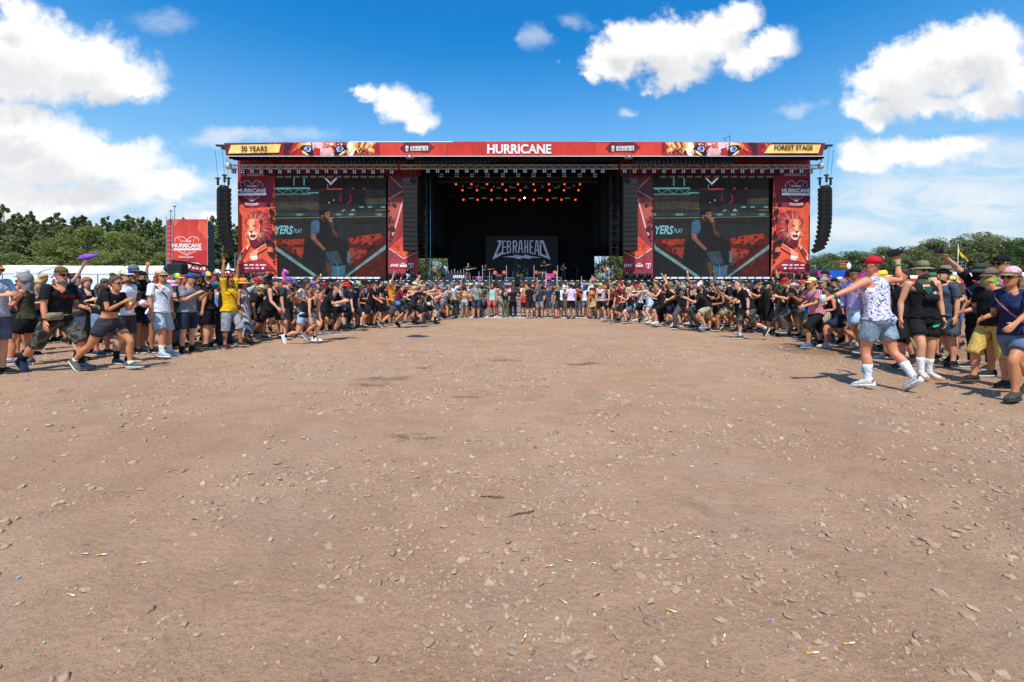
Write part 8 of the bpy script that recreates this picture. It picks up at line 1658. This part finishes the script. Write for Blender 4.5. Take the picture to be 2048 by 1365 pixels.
# ------------------------------------------------------------------ the band and the crew
GB = 'musicians and crew on the stage'
def onstage(px, Y, yaw, label, **k):
 p = on_deck(px, Y); k.setdefault('h', 1.80); z = k.pop('dz', 0); H = person(p[0], p[1], R(yaw), label, group=GB, z=DECK+z, lod='mid', seed=int(px), **k); return H
def guitar(H, col, label):
 b = MB(); P = [(.0, -.19), (.13, -.17), (.16, -.05), (.10, .02), (.13, .12), (.05, .18), (-.05, .17), (-.11, .1), (-.10, .0), (-.15, -.08), (-.11, -.18)]
 b.raw([(x, -.03, z) for x, z in P]+[(x, .03, z) for x, z in P], [tuple(range(len(P))), tuple(range(len(P), 2*len(P)))[::-1]]+[(i, len(P)+i, len(P)+(i+1) % len(P), (i+1) % len(P)) for i in range(len(P))])
 r = H['root']; m = Vector(H['R']); l = Vector(H['L']); u = (l-m).normalized()
 t = thing('electric_guitar', label, 'guitar', m); t.rotation_mode = 'QUATERNION'; t.rotation_quaternion = u.to_track_quat('Z', 'Y'); link('guitar_body', b.mesh('guitar_body', cloth(col)), t); MB().box(-.025, -.03, .15, .025, .0, .72).box(-.045, -.03, .72, .045, .0, .88).build('neck', mat('maple', (.5, .36, .2), .4), t)
H = onstage(936, 46.3, 20, 'guitarist with pale guitar at the left of the stage', top=('loose', (34, 34, 38)), bot=('shorts', (130, 110, 90)), hair=('buzz', 'light'), pose=PO('guiL', 'guiR', 'wide', 'wide', lean=8)); guitar(H, (200, 214, 216), 'pale electric guitar of the guitarist at the left')
H = onstage(971, 47.5, 40, 'guitarist in black behind the stand left of the drums', top=('loose', BK), bot=('pants', (40, 40, 44)), hair=('short', 'dark'), hat=('cap', BK, BK), pose=PO('guiL', 'guiR'), skin_='tan'); guitar(H, (60, 40, 36), 'dark guitar of the second guitarist')
H = onstage(1089, 47.2, -10, 'bass player in black cap right of the drums', top=('loose', BK), bot=('shorts', BK), hat=('cap', BK, BK), hair=('short', 'dark'), pose=PO('guiL', 'guiR', 'wide', 'fwd'), dz=.35, h=1.9); guitar(H, (90, 60, 40), 'brown bass guitar right of the drums')
tag(MB().box(-.5, -.35, 0, .5, .35, .34, bev=.03).build('black_riser_box', BLACK, loc=on_deck(1089, 47.2)), 'black box under the bass player', 'box')
onstage(1127, 46.2, 0, 'crew member in black with ear protection at the right stage edge', top=('loose', BK), bot=('pants', BK), hat=('cap', BK, BK), pose=PO('clap', 'bent'), skin_='tan')
onstage(1037, 52.3, 5, 'drummer behind the drum kit', top=('tank', (70, 66, 64)), bot=('shorts', BK), hair=('short', 'dark'), hat=('cap', (40, 40, 40), (40, 40, 40)), pose=PO('clap', 'fist'), dz=.38, skin_='tan')
onstage(869, 47.5, 15, 'person in checked shirt standing in the left stage wing', top=('loose', (80, 76, 84), 'check'), bot=('shorts', (60, 58, 62)), hair=('short', 'dark'), pose=PO('bent', 'clap'), skin_='fair')
onstage(886, 52, 10, 'person in pale blue shirt deep in the left stage wing', top=('loose', (150, 170, 200)), bot=('shorts', DG), hair=('short', 'brown'))
H = onstage(838-22, 45.75, 60, 'photographer in black t-shirt and pale jeans crouching before the left inner banner', top=('loose', BK), bot=('pants', (170, 184, 196), 'denim'), hat=('cap', BK, BK), pose=PO('face', 'face', 'deep', 'deep', lean=26), skin_='tan')
onstage(1206, 48, -30, 'photographer in brown top in the right stage wing', sex='f', top=('tee', (90, 60, 50)), bot=('pants', (160, 166, 180)), hair=('long', 'dark'), pose=PO('face', 'face', 'bent', 'bent', lean=14))
onstage(1217, 47, -60, 'person in white t-shirt bending in the right stage wing', top=('loose', (214, 216, 222)), bot=('shorts', (120, 130, 150)), hair=('short', 'brown'), pose=PO('clap', 'clap', 'bent', 'bent', lean=46))
# guard standing on a step in the pit
gx = PX(1035, 0, 33).x; tag(MB().box(-.6, -.4, 0, .6, .4, 1.0, bev=.03).build('pit_step', BLACK, loc=(gx, 33, 0)), 'black pit step under the standing guard', 'step')
person(gx, 33, R(150), 'guard in black standing raised in the pit before the stage centre', top=('loose', BK), bot=('pants', BK), hair=('short', 'dark'), pose=PO('bent', 'bent'), z=1.0, lod='mid', group='people in the pit', h=1.82)
# ------------------------------------------------------------------ the packed crowd behind the edges: shared bodies, own clothes
KITS = []
def make_kit(sex, pose, top, bot, hat, hair, lod, beard=False, mask=False):
 H = person(0, 0, 0, 'x', sex=sex, pose=pose, h=1.78, top=(top, (90, 90, 90)) if top else None, bot=(bot, (60, 60, 64)), hat=(hat, (80, 80, 80), (80, 80, 80)) if hat and hat != 'propeller' else None, hair=hair, lod=lod, beard='brown' if beard else None, glasses=lod == 'mid' and hat is not None)
 r = H['root']; parts = [(c.name.split('.')[0], c.data) for c in r.children]; gone = [c for c in r.children]; bpy.data.objects.remove(r)
 for c in gone: bpy.data.objects.remove(c)
 return dict(sex=sex, parts=parts, top=top, bot=bot, hat=hat, hair=hair, pose=pose)
def mats_for(name, kit, A):
 if name == 'body': return {0: skinm(A['skin'])}
 if name in ('t_shirt', 'tank_top', 'crop_top', 'long_sleeved_shirt', 'bikini_top', 'dress'): return {0: cloth(*A['top'])}
 if name in ('shorts', 'trousers', 'skirt', 'leggings'): return {0: cloth(*A['bot'])}
 if name in ('hair', 'beard'): return {0: hairm(A['hair'])}
 if name in ('cap', 'bucket_hat', 'beanie', 'wide_brimmed_hat', 'straw_hat', 'visor'): return {0: cloth(A['hat']), 1: cloth(A['hat'])}
 if name == 'shoe': return {0: cloth(A['shoe'])}
 return {}
rk = random.Random(21)
def build_kits(lod, n):
 out = []; tops = ['loose', 'tee', 'tank', 'loose', 'tee', 'long']; topf = ['tee', 'tank', 'crop', 'tank', 'cropped_tank']
 for i in range(n):
  sex = 'f' if i % 5 in (1, 3) else 'm'
  arms = ['bent', 'hang', 'clap', 'phone', 'hang2', 'runf', 'cross', 'pocket', 'fist', 'up', 'upb', 'hips', 'raise']
  a, b_ = (rk.choice(arms[:8]), rk.choice(arms[:8])) if i % 6 else (rk.choice(arms), rk.choice(arms[8:]))
  l, m = rk.choice([('st', 'st'), ('wide', 'st'), ('fwd', 'back'), ('st', 'fwd'), ('bent', 'back'), ('lunge', 'push'), ('push', 'runf'), ('back', 'lunge')])
  out.append(make_kit(sex, PO(a, b_, l, m, lean=rk.choice([0, 4, 8, 14, 22, 30]), hy=rk.uniform(-25, 25), hp=rk.uniform(-4, 10)), rk.choice(tops if sex == 'm' else topf), rk.choice(['shorts', 'shorts', 'mid', 'long_shorts', 'pants'] if sex == 'm' else ['short', 'mid', 'short', 'pants', 'skirt']),
   rk.choice(['cap', 'capback', 'cap', 'bucket', None, None, 'capback', 'boonie'] if sex == 'm' else [None, None, 'bucket', None, 'cap']), (rk.choice(['short', 'short', 'buzz', 'curly'] if sex == 'm' else ['long', 'bob', 'pony', 'bun', 'long']), 'brown'), lod, beard=(sex == 'm' and i % 3 == 0 and lod == 'mid')))
 return out
KM = build_kits('mid', 22); KF = build_kits('far', 26)
TOPC = [('black', (26, 26, 29), 22), ('dark grey', (58, 58, 62), 5), ('grey', (126, 126, 130), 3), ('white', (226, 226, 228), 4), ('navy', (36, 44, 74), 3), ('maroon', (110, 32, 44), 2), ('olive', (98, 100, 66), 2), ('red', (190, 40, 44), 1.5), ('pale blue', (150, 176, 206), 1.5), ('pink', (220, 150, 170), 1), ('orange', (236, 130, 44), .6), ('mustard', (206, 168, 70), .8), ('green', (60, 120, 80), 1), ('lilac', (180, 160, 204), .8), ('beige', (196, 178, 148), 1), ('turquoise', (60, 160, 170), .6)]
BOTC = [('black', (28, 28, 31), 10), ('grey', (92, 92, 96), 3), ('denim', (92, 120, 160), 4), ('khaki', (150, 134, 100), 3), ('navy', (44, 52, 76), 2), ('pale denim', (160, 184, 206), 2), ('olive', (92, 92, 64), 1)]
HATC = [('black', (30, 30, 33), 9), ('white', (224, 222, 218), 3), ('beige', (190, 170, 134), 3), ('red', (196, 36, 44), 2), ('grey', (110, 110, 114), 2), ('blue', (54, 90, 150), 2), ('green', (70, 120, 80), 1.2), ('orange', (232, 140, 60), 1), ('pink', (226, 160, 180), 1), ('violet', (110, 80, 170), .6), ('yellow', (236, 200, 80), 1)]
pick = lambda L: rk.choices(L, [q[2] for q in L])[0]
USED = set()
REFS = [(k, v) for k, v in HANDS.items()]
REFN = {'visor': 'the orange visor', 'curly': 'the grey curly hair', 'camo': 'the camouflage shorts at left', 'violet': 'the raised violet cloth', 'reddress': 'the long black dress', 'bun': 'the stepping hair bun', 'costume': 'the white costume', 'tanshorts': 'the mustard shorts', 'plaid': 'the red plaid shirt', 'whitetee': 'the plain white t-shirt', 'pinkbucket': 'the pink bucket hat', 'texting': 'the backward blue cap', 'beardtwo': 'the dark curls', 'propeller': 'the yellow propeller cap', 'yellow': 'the bright yellow t-shirt', 'straw': 'the straw hat', 'bald': 'the bald head', 'cup': 'the drink can', 'navytee': 'the navy t-shirt', 'tattoo': 'the shirtless tattooed one', 'mustard': 'the mustard shirt', 'runner': 'the crouching runner', 'leaner': 'the charging grey cap', 'ponywhite': 'the white and red top', 'redbucket': 'the red bucket hat', 'skullcap': 'the headscarf', 'greenvisor': 'the bright green cap', 'orange': 'the orange tank top', 'maroon': 'the running maroon t-shirt', 'khakicap': 'the diving khaki cap', 'boots': 'the high black boots', 'beanie': 'the maroon beanie', 'zebra': 'the zebra shirt', 'greenscarf': 'the green face scarf',
 'cardigan': 'the grey cardigan', 'mint': 'the mint tank top', 'olivepants': 'the olive trousers', 'longhair': 'the very long brown hair', 'redtop': 'the bright red top', 'patterned': 'the patterned shorts', 'blondback': 'the long blond hair', 'lilac': 'the lilac t-shirt', 'redpack': 'the red backpack', 'whiteup': 'the white t-shirt with raised arms', 'bikini': 'the orange bikini',
 'yellowbeanie': 'the yellow beanie', 'hippie': 'the long-haired black tank top', 'redcapmaroon': 'the red cap and maroon t-shirt', 'blond': 'the running blond', 'paleblue': 'the pale blue playsuit', 'orangecap': 'the orange cap', 'blacktank': 'the lunging black tank top', 'olivehat': 'the wide olive hat', 'mintmask': 'the mint bandana', 'croucher': 'the crouching one', 'greyvest': 'the grey cap and vest', 'sprinter': 'the sprinter', 'whiteblack': 'the dark green cap', 'pirate': 'the pirate hat', 'roundlogo': 'the round yellow emblem', 'longbeard': 'the long beard', 'redplaid': 'the red checked shirt', 'greycap': 'the light grey cap', 'tallcap': 'the tall black cap', 'floral': 'the white floral shirt', 'hatman': 'the camouflage sun hat', 'capback3': 'the dark striped t-shirt', 'sunhat': 'the brown sun hat', 'camera': 'the raised camera', 'yellowshorts': 'the yellow cargo shorts', 'pinkcap': 'the pink cap'}
REFP = [(REFN[k], HANDS[k]['root'].location.copy()) for k in REFN if k in HANDS]
HATN = {'cap': 'cap', 'capback': 'backward cap', 'bucket': 'bucket hat', 'boonie': 'sun hat'}
TOPN = {'loose': 't-shirt', 'tee': 't-shirt', 'tank': 'tank top', 'crop': 'crop top', 'cropped_tank': 'short top', 'long': 'long-sleeved shirt'}
def crowd_person(x, y, yaw, kit, group, h=None):
 ref = min(REFP, key=lambda r: (r[1].x-x)**2*1.6+(r[1].y-y)**2); rel = 'behind' if y > ref[1].y+.3 or abs(x-ref[1].x) > 1.2 else 'beside'
 for tr in range(60):
  tn, tc, _ = pick(TOPC); bn, bc, _ = pick(BOTC); hn, hc, _ = pick(HATC); hr = rk.choice(['dark', 'brown', 'brown', 'black', 'light', 'blond', 'red', 'grey'])
  lab = 'person in %s %s' % (tn, TOPN[kit['top']])
  lab += ' and %s %s' % (hn, HATN[kit['hat']]) if kit['hat'] else ' with %s %s hair' % ({'light': 'light brown', 'dark': 'dark brown'}.get(hr, hr), {'long': 'long', 'bob': 'chin-length', 'pony': 'tied', 'bun': 'knotted', 'curly': 'curly'}.get(kit['hair'][0], 'short'))
  lab += ' %s %s' % (rel, ref[0])
  if lab not in USED and len(lab.split()) <= 16: break
 USED.add(lab)
 A = dict(top=(tc,)+((rk.choice(['print', 'stripes', 'tie', 'plaid']),) if rk.random() < .16 and tn not in ('black',) else ('print',) if rk.random() < .25 else ()), bot=(bc, 'denim') if 'denim' in bn else (bc,), hat=hc, hair=hr, skin=rk.choice(['fair', 'fair', 'pale', 'ruddy', 'tan', 'tan', 'olive', 'brown']), shoe=rk.choice([(30, 30, 32), (60, 60, 64), (200, 196, 190), (110, 100, 90)]))
 h = h or (rk.gauss(1.80, .06) if kit['sex'] == 'm' else rk.gauss(1.68, .05)); t = thing('person', lab, 'person', (x, y, float(hgt(x, y))), yaw, group); s = h/1.78; t.scale = (s*rk.uniform(.96, 1.12), s*rk.uniform(.96, 1.10), s)
 for nm, me in kit['parts']:
  o = link(nm, me, t)
  for i, m in mats_for(nm, kit, A).items():
   if i < len(o.material_slots): o.material_slots[i].link = 'OBJECT'; o.material_slots[i].material = m
 return t
def free(x, y, r=.46):
 return all((x-a)**2+(y-b)**2 > r*r for a, b in TAKEN)
LE = [(752, -60), (743, 120), (742, 215), (714, 300), (704, 380), (697, 455), (688, 500), (682, 560), (679, 610), (664, 668), (660, 700), (655, 745), (652, 790), (648, 850), (641, 880), (638, 915)]
RE = [(800, 2060), (776, 1965), (757, 1850), (735, 1800), (700, 1672), (690, 1640), (676, 1560), (668, 1480), (664, 1420), (658, 1370), (653, 1330), (648, 1300), (644, 1250), (640, 1205)]
def edge_fn(E): P = sorted([(GD(a), (b-1024)/FP*GD(a)) for a, b in E]); return lambda y: np.interp(y, [p[0] for p in P], [p[1] for p in P])
le, re_ = edge_fn(LE), edge_fn(RE)
NP = 0; tries = 0; CAPN = 300-len(HANDS)-16
def in_frame(x, y): return abs(x/y) < 1.15
# rows behind the two edges
for depth, quota in ((.55, 60), (1.15, 44), (1.9, 22), (2.7, 8)):
 k = 0
 for tr in range(3000):
  if k >= quota or NP >= CAPN: break
  left = rk.random() < .5; y = sqrt(rk.uniform(7.2**2, 23.6**2)) if depth > .8 else rk.uniform(7.6, 23.6); e = le(y) if left else re_(y); dx = depth+rk.uniform(-.3, .3); x = e-dx if left else e+dx; yy = y+dx*.55
  if yy < (9.4 if left else 8.8) or not in_frame(x, yy) or not free(x, yy, .44): continue
  TAKEN.append((x, yy)); crowd_person(x, yy, R((90 if left else -90)+rk.uniform(-28, 28)), rk.choice(KM if yy < 17 else KF), 'people packed behind the %s edge of the open circle' % ('left' if left else 'right')); NP += 1; k += 1
print('EDGE', NP)
mid = 0
for tr in range(700):       # the gaps of the middle row
 y = rk.uniform(24.0, 24.4); x = rk.uniform(-4.6, 5.4)
 if NP >= CAPN-26 or mid >= 15: break
 if not free(x, y, .33) or -.9 < x < -.45 or .0 < x < .5: continue
 TAKEN.append((x, y)); crowd_person(x, y, R(180+rk.uniform(-130, 130)), rk.choice(KF), GC); NP += 1; mid += 1
# behind the middle row and in front of the stage: heads in several rows
for tr in range(2000):
 if NP >= CAPN: break
 y = rk.uniform(25.2, 27.5); x = rk.uniform(-5.2, 6.2)
 if not free(x, y, .42): continue
 if abs(y-YB_) < .35: continue
 TAKEN.append((x, y)); crowd_person(x, y, R(180+rk.uniform(-40, 40)), rk.choice(KF), 'people seen over the barrier before the stage'); NP += 1
print('PEOPLE', NP+len(HANDS)+12)
# the rest of the audience, beyond the ones told apart: one mass
def mass():
 Vs = []; Fs = []; Ms = []; pal = []; b = 0
 def mi(m):
  if m not in pal: pal.append(m)
  return pal.index(m)
 cache = {}
 for kit in KF:
  for nm, me in kit['parts']:
   n = len(me.vertices); V = np.empty(n*3, np.float32); me.vertices.foreach_get('co', V); me.calc_loop_triangles(); t = np.empty(len(me.loop_triangles)*3, np.int32); me.loop_triangles.foreach_get('vertices', t); cache[me.name] = (V.reshape(-1, 3), t.reshape(-1, 3))
 cnt = 0; spots = []
 for tr in range(9000):
  if cnt >= 520: break
  r = rk.random()
  if r < .52: y = 25.2+13*rk.random()**1.6; x = rk.uniform(-12, 13)
  else:
   left = r < .72; y = rk.uniform(9.5, 30); e = le(min(y, 23.9)) if left else re_(min(y, 23.9)); dx = rk.uniform(1.4, 6.5)+max(0, (y-14)*.25)*rk.random(); x = e-dx if left else e+dx
  if r > .88: sg = 1 if rk.random() < .5 else -1; y = rk.uniform(6.3 if sg > 0 else 7.6, 12); x = (y*1.2+rk.uniform(.2, 5))*sg
  elif not in_frame(x, y): continue
  if not free(x, y, .40): continue
  TAKEN.append((x, y)); cnt += 1
  kit = rk.choice(KF); a = rk.uniform(-.5, .5)+(pi if y > 26 and abs(x) < 10 else (pi/2 if x < 0 else -pi/2)); s = (rk.gauss(1.79, .07) if kit['sex'] == 'm' else rk.gauss(1.67, .06))/1.78; c, q = cos(a)*s, sin(a)*s
  A = dict(top=(pick(TOPC)[1],), bot=(pick(BOTC)[1],), hat=pick(HATC)[1], hair=rk.choice(['dark', 'brown', 'light', 'blond', 'black']), skin=rk.choice(['fair', 'pale', 'tan', 'ruddy']), shoe=(40, 40, 44))
  for nm, me in kit['parts']:
   V, t = cache[me.name]; P = np.stack([V[:, 0]*c-V[:, 1]*q+x, V[:, 0]*q+V[:, 1]*c+y, V[:, 2]*s], 1); Vs.append(P); Fs.append(t+b); b += len(V); Ms.append(np.full(len(t), mi(mats_for(nm, kit, A).get(0, BLACK))))
 o = link('crowd', np_mesh('crowd', np.concatenate(Vs), np.concatenate(Fs), pal, np.concatenate(Ms), True)); tag(o, kind='stuff')
mass()
